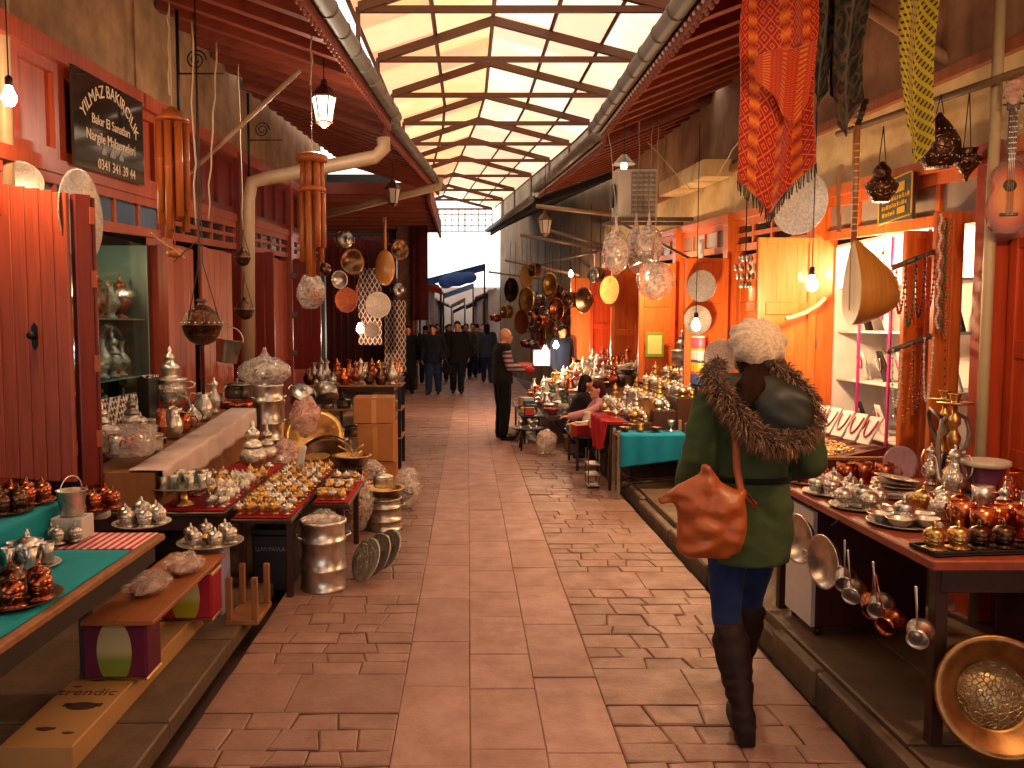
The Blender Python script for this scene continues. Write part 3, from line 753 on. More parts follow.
def k_grinder():
    b=L([(0,0),(.03,0),(.031,.1),(.034,.104),(.034,.112),(.031,.116),(.03,.2),(.02,.22),(0,.226)],16)
    h=MB().tube([(0,0,.22),(0,0,.24),(.09,0,.245)],.005,6); h.ell((.09,0,.258),.012,.012,.015,8,6)
    return [('body',b,1),('crank',h,0)]
def k_urn():
    b=L([(0,0),(.055,0),(.058,.01),(.03,.03),(.034,.05),(.08,.08),(.09,.13),(.06,.17),(.05,.18),(0,.18)],20)
    l=L([(.062,.18),(.066,.19),(.05,.215),(.03,.23),(.045,.25),(.048,.275),(.025,.3),(.012,.31),(.018,.325),(.004,.36),(0,.362)],18)
    return [('body',b,1),('lid',l,0)]
def k_tray():
    return [('tray',L([(0,0),(.83,0),(.86,.01),(.95,.07),(1,.075),(1,.09),(.94,.085),(.85,.025),(0,.02)],36),1)]
def k_basin():
    return [('basin',L([(0,0),(.10,0),(.11,.006),(.15,.06),(.18,.065),(.18,.07),(.145,.07),(.105,.014),(0,.012)],26),0)]
KINDS={n[2:]:f for n,f in list(globals().items()) if n.startswith('k_')}
NAMEK={'cup':'lidded_coffee_cup','mug':'copper_mug','glass':'tea_glass','urn':'ornate_urn','sahan':'hanging_pan','pot':'cooking_pot','grinder':'coffee_grinder','cezve':'coffee_pot','goblet':'metal_goblet','bowl':'metal_bowl','vase':'metal_vase','jug':'water_jug','plate':'engraved_plate','tray':'serving_tray','basin':'wash_basin'}
CATK={'cup':'cup','mug':'mug','glass':'glass','urn':'urn','sahan':'pan','pot':'pot','grinder':'coffee grinder','cezve':'coffee pot','sugar_bowl':'sugar bowl','milk_can':'milk can','milkcan':'milk can'}
MC={}
def kmesh(kind,fin,parts):
    key=(kind,fin,parts)
    if key not in MC:
        f=FIN[fin] if fin in FIN else (fin,fin,black)
        P=KINDS[kind]()
        if parts and len(P)>1: MC[key]=[(n,mb.mesh(n,f[s])) for n,mb,s in P]
        else:
            j=MB()
            for n,mb,s in P: j.mi=s; j.join(mb)
            MC[key]=j.mesh(kind,list(f))
    return MC[key]
def ware(kind,loc,fin,label,s=1,rz=None,group=None,parts=True,rot=None,name=None,cat=None,sc=None):
    m=kmesh(kind,fin,parts); nm=name or NAMEK.get(kind,kind); ct=cat or CATK.get(kind,kind.replace('_',' '))
    rz=R.uniform(0,6.28) if rz is None else rz
    S=sc or (s,s,s)
    if isinstance(m,list):
        o=T(nm,label,ct,loc,rz,group,rot); o.scale=S
        for n,me in m: link(n,me,o)
    else:
        o=link(nm,m,None,loc,rot if rot is not None else (0,0,rz)); o.scale=S; tag(o,label,ct,group)
    return o
ORD='first second third fourth fifth sixth seventh eighth ninth tenth eleventh twelfth thirteenth fourteenth fifteenth sixteenth seventeenth eighteenth nineteenth twentieth'.split()+['twenty-first','twenty-second','twenty-third','twenty-fourth','twenty-fifth','twenty-sixth','twenty-seventh','twenty-eighth','twenty-ninth','thirtieth']
DIR={4:['right','back','left','front'],5:['right','back right','back left','left','front'],6:['right','back right','back left','left','front left','front right'],7:['right','back right','back','back left','front left','front','front right'],8:['right','back right','back','back left','left','front left','front','front right']}
def tray_set(loc,r,tfin,kind,fin,n,desc,centre=None,s=1,parts=True,group=None,tl=None,sy=1.0):
    # a round tray with a ring of wares, desc names the tray inside the labels
    ware('tray',loc,tfin,tl or f'{FW.get(tfin,"")} round {desc}',s=1,rz=0,sc=(r,r*sy,min(r,.2)*1.0))
    z=loc[2]+.02*min(r,.2)+.003; g=group or f'{desc} cups'
    off=0 if n in(4,6,8) else 0
    for i in range(n):
        a=2*pi*i/n; a=a if n!=5 else (2*pi*i/5+radians(18-0)); q=.6*r
        d=['right','back','left','front left','front right'][i] if n==5 else DIR[n][i]
        ware(kind,(loc[0]+q*cos(a),loc[1]+q*sin(a)*sy,z),fin,f'{FW[fin]} {NOUN.get(kind,NAMEK.get(kind,kind).replace("_"," "))} at {d} of the {desc}',s=s,group=g,parts=parts)
    if centre:
        ck_,cf,cs=centre; ware(ck_,(loc[0],loc[1],z),cf,f'{FW[cf]} {NOUN.get(ck_,NAMEK.get(ck_,ck_).replace("_"," "))} in the middle of the {desc}',s=cs,group=g,parts=parts)
def stall_row(p0,p1,n,kinds,fins,where,s=.9,parts=False,group=None,jit=.012,avoid=None):
    # wares one behind another along a shelf; where ends the label ("in the front row of ...")
    p0=V(p0); p1=V(p1)
    for i in range(n):
        kd=kinds[i%len(kinds)] if not isinstance(kinds,str) else kinds
        fn=R.choice(fins); p=p0+(p1-p0)*((i+.5)/n)+V((R.uniform(-jit,jit),R.uniform(-jit,jit)*.5,0))
        sz=s*R.uniform(.9,1.08)
        ware(kd,tuple(p),fn,f'{FW[fn]} {NOUN.get(kd,NAMEK.get(kd,kd).replace("_"," "))}, {ORD[i]} along {where}',s=sz,parts=parts,group=group)
def cloth_sheet(name,label,fn,nu,nv,m,th=.004,cat='cloth'):
    o=MB().sheet(fn,nu,nv,th).build(name,m); tag(o,label,cat); return o
def wr(u,v,a=.01,f=9,s=0): return noise.noise(V((u*f+s,v*f,s)))*a
def table(name,label,x0,x1,y0,y1,z,zf,m,leg=.05,th=.035,cat='table',apron=True,lm=None,inset=.06):
    o=T(name,label,cat,((x0+x1)/2,(y0+y1)/2,zf)); M=Matrix.Translation((-(x0+x1)/2,-(y0+y1)/2,-zf))
    t=MB(); t.M=M; t.cbox(x0,x1,y0,y1,z-th,z,.006); t.build('table_top',m,o)
    for (x,y) in ((x0+.06,y0+.06),(x1-inset,y0+.06),(x0+.06,y1-inset),(x1-inset,y1-inset)):
        l=MB(); l.M=M; l.cbox(x-leg/2,x+leg/2,y-leg/2,y+leg/2,zf,z-th-.001,.004); l.build('leg',lm or m,o)
    if apron:
        a=MB(); a.M=M
        a.cbox(x0+.05,x1-.05,y0+.03,y0+.05,z-th-.09,z-th-.001,.003); a.cbox(x0+.05,x1-.05,y1-.05,y1-.03,z-th-.09,z-th-.001,.003); a.cbox(x1-.05,x1-.03,y0+.05,y1-.05,z-th-.09,z-th-.001,.003); a.build('apron',lm or m,o)
    return o
def crumpled_bag(name,label,c,rx,ry,rz_,m,inner=None,innerm=None,cat='plastic bag',neck=None,seed=0,amp=.12):
    o=T(name,label,cat,c)
    b=MB().ell((0,0,0),rx,ry,rz_,22,14)
    if neck: b.tube([(0,0,rz_*.7),(0,0,rz_*1.25),(0,0,neck)],[rx*.35,rx*.12,rx*.06],8)
    vs=[]
    for p in b.v:
        q=V(p); n=noise.noise(q*11+V((seed*3.1,0,0)))*.6+noise.noise(q*27+V((seed,5,0)))*.4
        vs.append(tuple(q*(1+amp*n*1.5)))
    b.v=vs; b.build('film',m,o)
    if inner:
        for i,(kk,p,s) in enumerate(inner):
            f=innerm if innerm in FIN else 'silver'
            for nme,me in (kmesh(kk,f,True) if isinstance(kmesh(kk,f,True),list) else [(kk,kmesh(kk,f,True))]):
                q=link('packed_'+nme,me,o,p,(R.uniform(-.6,.6),R.uniform(-.6,.6),R.uniform(0,6))); q.scale=(s,s,s)
    return o
wireD=m_plain('dark_wire','#2a201a',.6)
# bulb by the left post
def bulb(loc,lab,power,s=1,ztop=None,c='#ffd9a0',e=26):
    o=T('light_bulb',lab,'light bulb',loc); L([(0,-.062*s),(.018*s,-.058*s),(.031*s,-.036*s),(.031*s,-.016*s),(.016*s,.014*s),(.013*s,.03*s),(0,.03*s)],16).build('bulb_glass',m_emit('bulb_glow'+c,c,e),o)
    L([(.014*s,.026*s),(.016*s,.03*s),(.016*s,.06*s),(.008*s,.07*s),(0,.07*s)],12).build('socket',black,o)
    if ztop: MB().tube([(0,0,.065*s),(0,0,ztop-loc[2])],.004,5).build('cord',wireD,o)
    if power: lamp((loc[0],loc[1],loc[2]-.09*s),power,(1,.60,.30),.05)
# ================================================================ left side goods
turq=m_cloth('turquoise_cloth','#0e98a4','#0a7a8a'); redC=m_cloth('red_cloth','#c01420','#8a0c14'); lace=m_cloth('white_lace','#d9c4bc','#b89c94',.9,300)
woodT=m_wood('table_wood','#8a5230','#3c1c0c',.5,(14,2,14)); woodD=m_wood('dark_table','#3c2012','#140804',.4,(14,2,14)); woodB=m_wood('bench_wood','#a8622c','#5a2a10',.42,(16,1.6,16)); rawW=m_wood('raw_wood','#9a6436','#5a3418',.7,(10,10,2))
t=NT('striped_cloth'); v=t.tex(); wv=t.N('ShaderNodeTexWave',{'Vector':v,'Scale':9.0},bands_direction='X'); t.bsdf(base=t.ramp(wv.outputs[1],[(.45,col('#e8c8c4')),(.5,col('#c02838')),(1,col('#c83848'))],'CONSTANT'),rough=.9); stripeM=t.m
# --- turquoise table
table('trestle_table','long low trestle table under the turquoise cloth',-2.42,-1.40,2.2,3.78,.72,.05,rawW,.045,.03,lm=black,inset=.26)
X0,X1=-2.40,-1.43
cloth_sheet('tablecloth','turquoise cloth spread flat on the nearest table of the red shops',lambda u,v:(X0+(X1-X0)*u,2.2+1.27*v,.7235+abs(wr(u,v,.006,7))),20,26,turq,.003)
cloth_sheet('striped_cloth','pink and white striped cloth at the far end of the turquoise table',lambda u,v:(-2.3+.87*u,3.49+.28*v,.7235+abs(wr(u,v,.004,9,3))),16,8,stripeM,.003)
o=T('display_step','raised wooden display step at the back of the turquoise table','step',(-2.12,3.0,.73)); 
mb=MB(); mb.M=Matrix.Translation((2.12,-3.0,-.73)); mb.cbox(-2.40,-1.86,2.3,3.78,.73,.87,.006); mb.build('box',rawW,o)
def stepcloth(u,v):
    # over the step top and down its street face
    s=u*.72; x=-2.40+s if s<.55 else -1.845; z=.8755 if s<.55 else .8755-(s-.55)
    return (x+(wr(u,v,.012,8,5) if s>=.55 else 0)*.4, 2.28+1.47*v, max(z,.738)+abs(wr(u,v,.004,9,2)))
cloth_sheet('step_cloth','turquoise cloth draped over the raised step',stepcloth,40,26,turq,.003)
# heap of turquoise cloth in the far corner of the picture
cloth_sheet('hanging_cloth','turquoise cloth hanging behind the step beside the plank door',lambda u,v:(-2.62+.05*sin(v*9)+.30*u,3.35+.05*sin(u*12+v*3),1.10-.22*v-.30*u*u),14,10,turq,.004)
Z=.729; Zs=.882
def L_(px,py,z): p=onZ(px,py,z); return (p.x,p.y,z)
def clamp(p,x0,x1,y0,y1): return (min(max(p[0],x0),x1),min(max(p[1],y0),y1),p[2])
tray_set(clamp(L_(12,600,Z),-2.2,-1.5,2.42,3.7),.165,'bronze','cup','copper',6,'big dark tray on turquoise cloth',('cup','bronze',1.1),.95)
tray_set(clamp(L_(28,566,Z),-2.2,-1.5,2.4,3.7),.12,'silver','glass',('glassr' if 0 else 'silver'),5,'small glass-ringed turquoise table tray',('cup','silver',1.2),1.0)
tray_set(clamp(L_(64,541,Z),-2.2,-1.45,2.4,3.6),.088,'bronze','cup','silver',4,'little silver set beside turquoise step',None,.7)
def onbase(px,py,h,r,lab):
    p=L_(px,py,Z); mb=L([(0,0),(r*.8,0),(r,.01),(r*1.02,h*.5),(r,h-.004),(0,h-.004)],18); o=mb.build('upturned_bowl',white,None,p); tag(o,lab,'bowl'); return (p[0],p[1],Z+h)
p=onbase(66,529,.04,.05,'white upturned bowl that lifts the dark tray beside the step')
tray_set(p,.10,'bronze','cup','bronze',4,'lifted dark tray beside the step',None,.85)
p=onbase(100,518,.05,.05,'brown upturned bowl that lifts the copper tray by the striped cloth')
tray_set(p,.105,'copper','cup','copper',4,'lifted copper tray by striped cloth',None,.9)
tray_set(L_(142,524,Z),.135,'silver','cup','silver',6,'silver tray on striped cloth',('sugar_bowl','silver',.75),.82)
tray_set(clamp(L_(10,512,Zs),-2.25,-2.0,2.4,3.7),.13,'bronze','cup','bronze',6,'dark tray on the turquoise step',None,.9)
tray_set(clamp(L_(50,495,Zs),-2.25,-1.99,3.3,3.7),.12,'copper','cup','copper',6,'copper tray on the turquoise step',('bowl','copper',.45),.85)
# white box with a little steel pail at the end of the step
p=L_(84,500,.73); o=T('paper_box','white paper box with grey pail behind the striped cloth','box',(-1.77,3.66,.73)); mb=MB().cbox(-.07,.07,-.06,.06,.002,.10,.004); mb.build('carton',white,o); 
ware('bucket',(-1.77,3.66,.834),'silver','small steel pail on the white paper box',s=.55)
# --- bench on tins
o=T('low_bench','worn orange-brown plank laid across two oil tins','bench',(-1.49,3.97,.405)); mb=MB(); mb.cbox(-.155,.155,-.53,.53,0,.022,.004); mb.build('plank',woodB,o)
def tinM(name,c1,c2,c3):
    t=NT(name); v=t.tex(); s=t.N('ShaderNodeSeparateXYZ',{0:v})
    ax=t.math('ABSOLUTE',s.outputs[0]); zz=t.math('SUBTRACT',s.outputs[2],.125); d=t.math('ADD',t.math('MULTIPLY',ax,t.math('MULTIPLY',ax,110.0)),t.math('MULTIPLY',zz,t.math('MULTIPLY',zz,30.0)))
    lab=t.mix(t.ramp(s.outputs[2],[(.0,col(c3)),(.10,col(c3)),(.16,col(c2)),(1,col(c2))]),(1,1,1,1),(1,1,1,1),'MULTIPLY')
    lab=t.ramp(t.math('MULTIPLY',s.outputs[2],4.0),[(.0,col(c3)),(.35,col(c3)),(.5,col(c2)),(1,col(c2))])
    f=t.math('GREATER_THAN',.62,d); t.bsdf(base=t.mix(f,col(c1),lab),rough=.35,metal=.15); return t.m
def tin(loc,lab,m):
    o=T('oil_tin',lab,'tin',loc); b=MB().cbox(-.14,.14,-.085,.085,.006,.244,.012); b.build('body',m,o)
    for z in (0,.238): MB().cbox(-.143,.143,-.088,.088,z,z+.012,.006).build('rim',gold,o)
    return o
tin((-1.52,3.56,.153),'purple and cream oil tin under the near end of the bench plank',tinM('tin_purple','#5c1034','#b0a478','#74822c'))
tin((-1.46,4.28,.153),'red oil tin with yellow green label under the far end of the bench',tinM('tin_red','#9a1830','#c8c080','#a8a020'))
# long carton the tins stand on, printed with pots and a word
o=T('long_carton','long printed carton lying on the platform under the oil tins','carton',(-1.575,3.62,.052))
mb=MB().cbox(-.135,.135,-.70,.80,0,.098,.005); mb.build('box',m_plain('carton_pale','#b98a52',.7,0,.2,5),o)
pr=MB(); pm=m_plain('print_brown','#4a2a1c',.7)
def pot_print(x,y,s): 
    pr.lathe([(0,0),(.05*s,0),(.05*s,.0008),(0,.0008)],18,False,x,y,.0985,1,.55)
    for q in (-1,1): pr.box(x+q*.05*s-.012*s,x+q*.05*s+.012*s,y-.005,y+.02*s,.0985,.0993)
pot_print(.02,-.38,1.25); pot_print(-.03,-.57,.6); pot_print(.07,-.6,.35); pot_print(-.02,-.13,.7); pot_print(-.08,-.2,.3)
text_mesh(pr,'trendic',.085,Matrix.Translation((-.01,-.255,.0985))@Matrix.Rotation(0,4,'Z'),.0006)
pr.build('print',pm,o)
# packets on the bench
def packet(x,y,lab,seed):
    o=T('food_packet',lab,'packet',(x,y,.43)); b=MB().ell((0,0,.048),.10,.13,.05,26,16)
    b.v=[tuple(V(p)*(1+.30*noise.noise(V(p)*24+V((seed,0,0))))) for p in b.v]; b.v=[(p[0],p[1],max(p[2],.001)) for p in b.v]; b.build('wrapper',film,o)
    c=MB().ell((0,0,.03),.075,.10,.022,16,8); c.build('contents',m_plain('sweet_red','#a04a2c',.5,0,.3,40),o)
packet(-1.50,3.80,'clear packet of red sweets nearer on the bench plank',1); packet(-1.44,4.12,'clear pinkish packet farther on the bench plank',4)
# lavender pedestal with its tray
o=T('pedestal','lavender square pedestal that carries a silver tray by the bench end','pedestal',(-1.46,4.63,.052)); mb=MB().cbox(-.085,.085,-.085,.085,0,.39,.006); mb.build('column',lav,o)
tray_set((-1.46,4.63,.445),.185,'silver','cup','silver',6,'tray on the lavender pedestal',('bowl','gold',.5),.95)
# upturned stool
o=T('upturned_stool','small wooden stool lying upside down beside the bench','stool',(-1.36,4.52,.052)); 
mb=MB().cbox(-.02,.16,.0,.32,0,.03,.004); mb.M=Matrix.Translation((.0,.0,0)); mb.build('seat',rawW,o,(0.06,-.12,0))
for (x,y) in ((.06,-.10),(.20,-.10),(.06,.17),(.20,.17)): MB().cbox(x-.016,x+.016,y-.016,y+.016,.032,.26,.003).build('leg',rawW,o)
# --- red cloth table (two boards on crates)
table('market_table','dark wooden board table heaped with brass sugar bowls, under the red cloth',-1.45,-1.075,4.98,6.75,.50,.0,woodD,.04,.03,inset=.025,apron=False)
table('market_table','dark wooden table with glasses and white lace beside the samovar',-2.32,-1.47,4.95,6.75,.55,.05,woodD,.05,.03)
cloth_sheet('red_tablecloth','bright red cloth under the heaped brass sugar bowls',lambda u,v:(-1.44+.345*u+.012*sin(v*7),5.0+1.72*v,.5035+abs(wr(u,v,.006,8,4))),18,26,redC,.003)
cloth_sheet('red_tablecloth','dark red cloth under the tray of glasses',lambda u,v:(-1.95+.46*u,4.98+1.7*v,.5535+abs(wr(u,v,.004,8,9))),14,22,redC,.003)
o=T('plastic_crate','black storage crate with pale lettering under the brass heap','crate',(-1.245,5.28,.0))
mb=MB(); mb.cbox(-.115,.115,-.14,.22,.0,.36,.008); mb.build('box',m_plain('navy_black','#14121c',.45),o)
rb=MB(); rb.cbox(-.122,.122,-.147,.23,.361,.40,.006); rb.build('rim',m_plain('navy_black'),o)
tx=MB(); text_mesh(tx,'LUVI PAVLA',.036,Matrix.Translation((0,-.1415,.27))@Matrix.Rotation(pi/2,4,'X'),.001); tx.build('lettering',m_plain('pale_grey_ink','#8a8a94',.6),o)
BH=['front','second','third','fourth']
# rows of bowls on the red cloth
table('market_table','low side table of brass trays in front of the heaped table',-1.055,-.80,5.50,6.36,.48,.0,woodD,.04,.03,apron=False)
cloth_sheet('red_tablecloth','red cloth strip on the low side table of brass trays',lambda u,v:(-1.05+.24*u,5.52+.82*v,.4835+abs(wr(u,v,.005,8,6))),10,16,redC,.003)
for r_,(x,s) in enumerate(((-1.125,.5),(-1.20,.52),(-1.275,.52),(-1.35,.54),(-1.415,.5))):
    stall_row((x,5.03,.512),(x,6.7,.512),19,['sugar_bowl','cup','sugar_bowl','goblet'],['gold','gold','silver','silvergold'],f'in red cloth row {"one two three four five six".split()[r_]} from the street',s,parts=False,group='small brass bowls heaped on the red cloth',jit=.004)
for r_,x in enumerate((-.86,-.93,-1.0)): stall_row((x,5.55,.492),(x,6.33,.492),9,['sugar_bowl','cup','bowl','goblet'],['gold','gold','silvergold','silver'],f'in side table row {"one two three".split()[r_]} from the street',.46 if r_!=2 else .5,group='brass bits on the low side table',jit=.004)
# oval tray of brass bits at the near corner
mb=L([(0,0),(.83,0),(.9,.02),(1,.1),(1,.13),(.9,.05),(0,.03)],32); o=mb.build('oval_tray',goldE,None,(-.80,5.15,.53)); o.scale=(.16,.26,.12); tag(o,'brass oval tray heaped with spoons at the street corner of the red table','tray')
o.scale=(.11,.2,.12); o.location=(-1.28,6.95,.56)
for i in range(12):
    a=i*2.4; q=.07*sqrt(i/12)
    ware('cup',(-1.16+.0*i+ (R.random()-.5)*.0-.02+.0, 0,0),'gold','') if False else None
# round glass tray on a stand
o=T('tray_stand','dark pedestal stand holding the tray of glasses','stand',(-1.78,5.12,.557)); L([(0,0),(.07,0),(.072,.01),(.03,.03),(.025,.10),(.05,.115),(0,.115)],18).build('foot',gold,o)
ware('tray',(-1.78,5.12,.674),'silver','wide silver round tray of tea glasses on a pedestal stand',sc=(.20,.20,.15),rz=0)
FIN['glass']=(glassM,glassM,glassM); FW['glass']='clear'
k=0
for rr,n in ((.15,11),(.085,6),(0,1)):
    for i in range(n):
        a=2*pi*i/n+.2; k+=1
        ware('glass',(-1.78+rr*cos(a),5.12+rr*sin(a),.68),'silver' if k%3 else 'glass',f'small tea glass, {ORD[i]} clockwise in the {"outer inner central".split()[0 if n==11 else 1 if n==6 else 2]} ring of the glass tray',s=.95,parts=False,group='tea glasses on the stand tray')
# lace covered slanting board
lc=lambda u,v:(-2.06+.30*u,4.98+2.2*v,.80+.16*v-.0*u+abs(wr(u,v,.004,14,6))) if u<.7 else (-2.06+.30*.7+.02*(u-.7)+.01*sin(v*40),4.98+2.2*v,.80+.16*v-(u-.7)*.55)
cloth_sheet('lace_runner','white lace runner over the riser behind the brass heap',lc,20,60,lace,.003)
o=T('riser_board','wooden riser below the white lace runner','riser',(-2.2,6.0,.556)); mb=MB(); mb.M=Matrix.Translation((2.2,-6.0,-.556)); mb.prism([(4.98,.556),(7.2,.556),(7.2,.945),(4.98,.785)],-2.32,-1.9,0); mb.build('box',rawW,o,fix=True)
o=T('back_counter','dark counter against the glass display case','counter',(-2.45,6.3,.05)); mb=MB(); mb.M=Matrix.Translation((2.45,-6.3,-.05)); mb.cbox(-2.66,-2.34,5.2,7.3,.05,.86,.006); mb.build('body',woodD,o); mb=MB(); mb.M=Matrix.Translation((2.45,-6.3,-.05)); mb.cbox(-2.68,-2.33,5.18,7.32,.862,.89,.004); mb.build('worktop',white,o)
# tub of copper mugs
o=T('plastic_tub','clear plastic tub of copper mugs in front of the display case','tub',(-2.06,4.98,.73)); 
o.location=(-2.12,5.16,.87)
L([(0,0),(.14,0),(.15,.01),(.17,.17),(.178,.175),(.165,.172),(.143,.014),(0,.012)],24).build('bowl',film,o)
for i in range(6):
    a=i*pi/3; ware('mug',(-2.12+.085*cos(a),5.16+.085*sin(a),.888),'copper' if i%2 else 'silver',f'{"copper" if i%2 else "silver"} mug at the {DIR[6][i]} of the plastic tub',s=1.1,group='mugs in the plastic tub')
# pieces on the riser and back counter
def slope(y): return .785+.16*(y-4.98)/2.22+.012
for i,(kd,fn,y,s) in enumerate((('pot','silver',5.52,.85),('grinder','copper',5.75,1.1),('jug','silver',5.98,.85),('mug','copper',6.2,1.3),('teapot','silver',6.42,.9),('jug','silver',6.68,.9),('ewer','silver',6.98,.8))):
    ware(kd,(-2.14,y,slope(y)+.004),fn,f'{FW[fn]} {NAMEK.get(kd,kd).replace("_"," ")}, {ORD[i]} along the lace riser behind the brass heap',s=s,rz=R.uniform(-.5,.5))
pS=onY(173,425,6.05)
ware('samovar',(-2.50,6.95,.893),'silver','tall silver samovar with tiered crown beside the glass display case',s=1.0,rz=.5)
for i,(kd,fn,y,s) in enumerate((('cup','bronze',5.3,1),('urn','silver',5.5,.75),('cup','silver',5.66,1.1),('cup','bronze',5.80,1.0),('urn','pewter',5.98,.8),('cup','silver',6.14,1.2),('bowl','silver',6.36,.8))):
    ware(kd,(-2.44,y,.893),fn,f'{FW[fn]} {NAMEK.get(kd,kd).replace("_"," ")}, {ORD[i]} along the white counter before the display case',s=s)
# tall urn standing among the brass (centre of the stall)
ware('urn',(-1.62,6.2,.557),'silver','tallest silver urn standing among the brass bowls',s=1.15)
ware('urn',(-1.60,6.55,.557),'silver','silver urn just behind the tallest one among the brass bowls',s=.95)
for r_,x in enumerate((-1.52,-1.60,-1.685,-1.77,-1.845)): stall_row((x,5.02 if r_<2 else 5.36,.558),(x,6.08,.558),12 if r_<2 else 8,['sugar_bowl','cup','teapot'],['silver','gold','silver'],f'in row {"one two three four five".split()[r_]} beside the glass tray',.56,parts=False,group='bowls beside the glass tray')
# white folded paper sticking up
o=MB().sheet(lambda u,v:(-1.27+.05*u+.03*v,6.05+.03*u,.62+.16*v+.02*sin(u*3)),6,6,.002).build('paper_cone',white); tag(o,'white twisted paper sticking up among the brass bowls','paper')
# --- tall cans and pans behind the red table
ware('milk_can',(-1.78,7.35,.02),'pewter','tall grey can, lower one of the two stacked behind the brass heap',sc=(1.05,1.05,1.55))
ware('milk_can',(-1.78,7.35,.66),'silver','tall shining can, upper one of the two stacked behind the brass heap',sc=(.95,.95,1.25))
ware('milk_can',(-2.12,7.6,.06),'copper','copper brown can behind the stacked tall cans',sc=(1.1,1.1,2.3))
ware('pot',(-2.12,7.6,1.01),'pewter','grey pot on top of the copper brown can',s=1.0)
ware('milk_can',(-1.93,8.25,.02),'silver','silver can in front of the dark red open leaf',sc=(.7,.7,2.3))
crumpled_bag('plastic_bag','white crumpled plastic bag lying on the stacked tall cans',(-1.80,7.35,1.27),.23,.2,.13,film,[('bowl',(0,0,-.05),.9),('cup',(.07,.02,-.02),.9),('cup',(-.08,0,-.03),.9)],'silver',neck=.22,seed=2)
crumpled_bag('plastic_bag','tall pinkish plastic bag of pots next to the tall cans',(-1.56,7.03,.36),.16,.15,.36,filmP,[('pot',(0,0,-.25),1.0),('pot',(0.01,0,-.08),.95),('bowl',(0,0,.1),1.0)],'silver',seed=5,amp=.06)
crumpled_bag('cloth_bundle','pink wrapped bundle of pans on the pot heap',(-1.46,7.40,.86),.13,.12,.18,m_film('pink_film','#dca89c',.75),seed=9,amp=.26,cat='bundle')
for i,(x,y,z,rx,ry,kd,fn,s,lb) in enumerate(((-1.42,7.6,.62,.9,.2,'basin','gold',1.5,'big brass basin tipped on its side in the pan heap'),(-1.62,7.95,.95,.6,.5,'pot','silver',1.0,'silver pot tipped on top of the pan heap'),(-1.33,7.85,.98,-.6,-.4,'pot','pewter',1.0,'grey pot leaning on the pink bundle'),(-1.24,7.28,.40,1.0,-.3,'basin','bronze',1.6,'dark bronze basin leaning low in the pan heap'),(-.98,7.72,.14,.5,.2,'pot','bronze',1.2,'dark pot at the foot of the pan heap'))):
    ware(kd,(x,y,z),fn,lb,s=s,rot=(rx,ry,0))
o=T('wooden_crate','dark wooden crate under the pan heap','crate',(-1.46,7.85,0)); MB().cbox(-.38,.3,-.3,.45,0,.20,.008).build('body',woodD,o); MB().cbox(-.36,.28,-.28,.43,.202,.55,.008).build('upper_box',woodD,o)
# bowl of small brass spoons at the end of the red table
ware('basin',(-.98,6.95,.52),'gold','brass basin of spoons at the far end of the red table',s=.95,rz=0)
table('side_stand','low dark stand at the far end of the red table',-1.16,-.87,6.79,7.12,.50,.0,woodD,.04,.025,cat='stand',apron=False)
for i in range(7): 
    a=i*2.4
    o=MB().tube([(0,0,0),(.03,0,.012),(.10,0,.03)],[.003,.003,.012],6).build('brass_spoon',gold,None,(-.98+.05*cos(a)*(i/7),6.95+.05*sin(a)*(i/7),.56+.012*i),(0,-.3,a)); tag(o,f'brass spoon lying {ORD[i]} from the bottom of the spoon basin','spoon','spoons in the brass basin')
# --- cans and plates on the street
ware('milk_can',(-.925,5.22,.0),'silver','biggest silver can standing on the street under the brass heap',sc=(1.0,1.0,1.12),rz=.3)
crumpled_bag('plastic_bag','torn clear plastic stuffed into the biggest silver can',(-.925,5.22,.43),.115,.115,.07,film,seed=12,amp=.3)
for i,(x,y,s,tilt,lb) in enumerate(((-.655,5.34,1.0,1.15,'silver plate leaning nearest against the biggest can'),(-.60,5.46,1.0,1.1,'silver plate leaning in the middle beside the biggest can'),(-.545,5.58,.98,1.05,'silver plate leaning farthest from the biggest can'))):
    ware('plate',(x,y,.145),'silver',lb,s=s,rot=(tilt,0,-.9),group='plates leaning by the biggest can')
ware('milk_can',(-.70,6.78,.0),'silver','shorter silver can with open top standing in the street',sc=(1.02,1.02,.66))
ware('basin',(-.70,6.78,.272),'gold','brass basin resting on the shorter silver can',s=1.0); ware('pot',(-.70,6.78,.345),'silver','silver pot in the basin on the shorter can',s=.72)
crumpled_bag('plastic_bag','clear bag of copper bowls beside the shorter can',(-.93,6.58,.26),.17,.16,.25,film,[('bowl',(0,0,-.15),1.1),('pot',(0.02,0,-.1),.8),('bowl',(0,0,.06),1.0)],'coppersilver',seed=3,amp=.1)
crumpled_bag('plastic_bag','clear bag of pans behind the shorter can',(-.86,7.32,.25),.16,.15,.24,film,[('bowl',(0,0,-.1),1.1),('bowl',(0,0,.02),1.0)],'coppersilver',seed=7,amp=.1)
crumpled_bag('plastic_bag','loose clear bag on the street next to the cardboard boxes',(-.56,7.5,.2),.12,.13,.19,film,[('pot',(0,0,-.12),.8)],'pewter',seed=15,amp=.18)
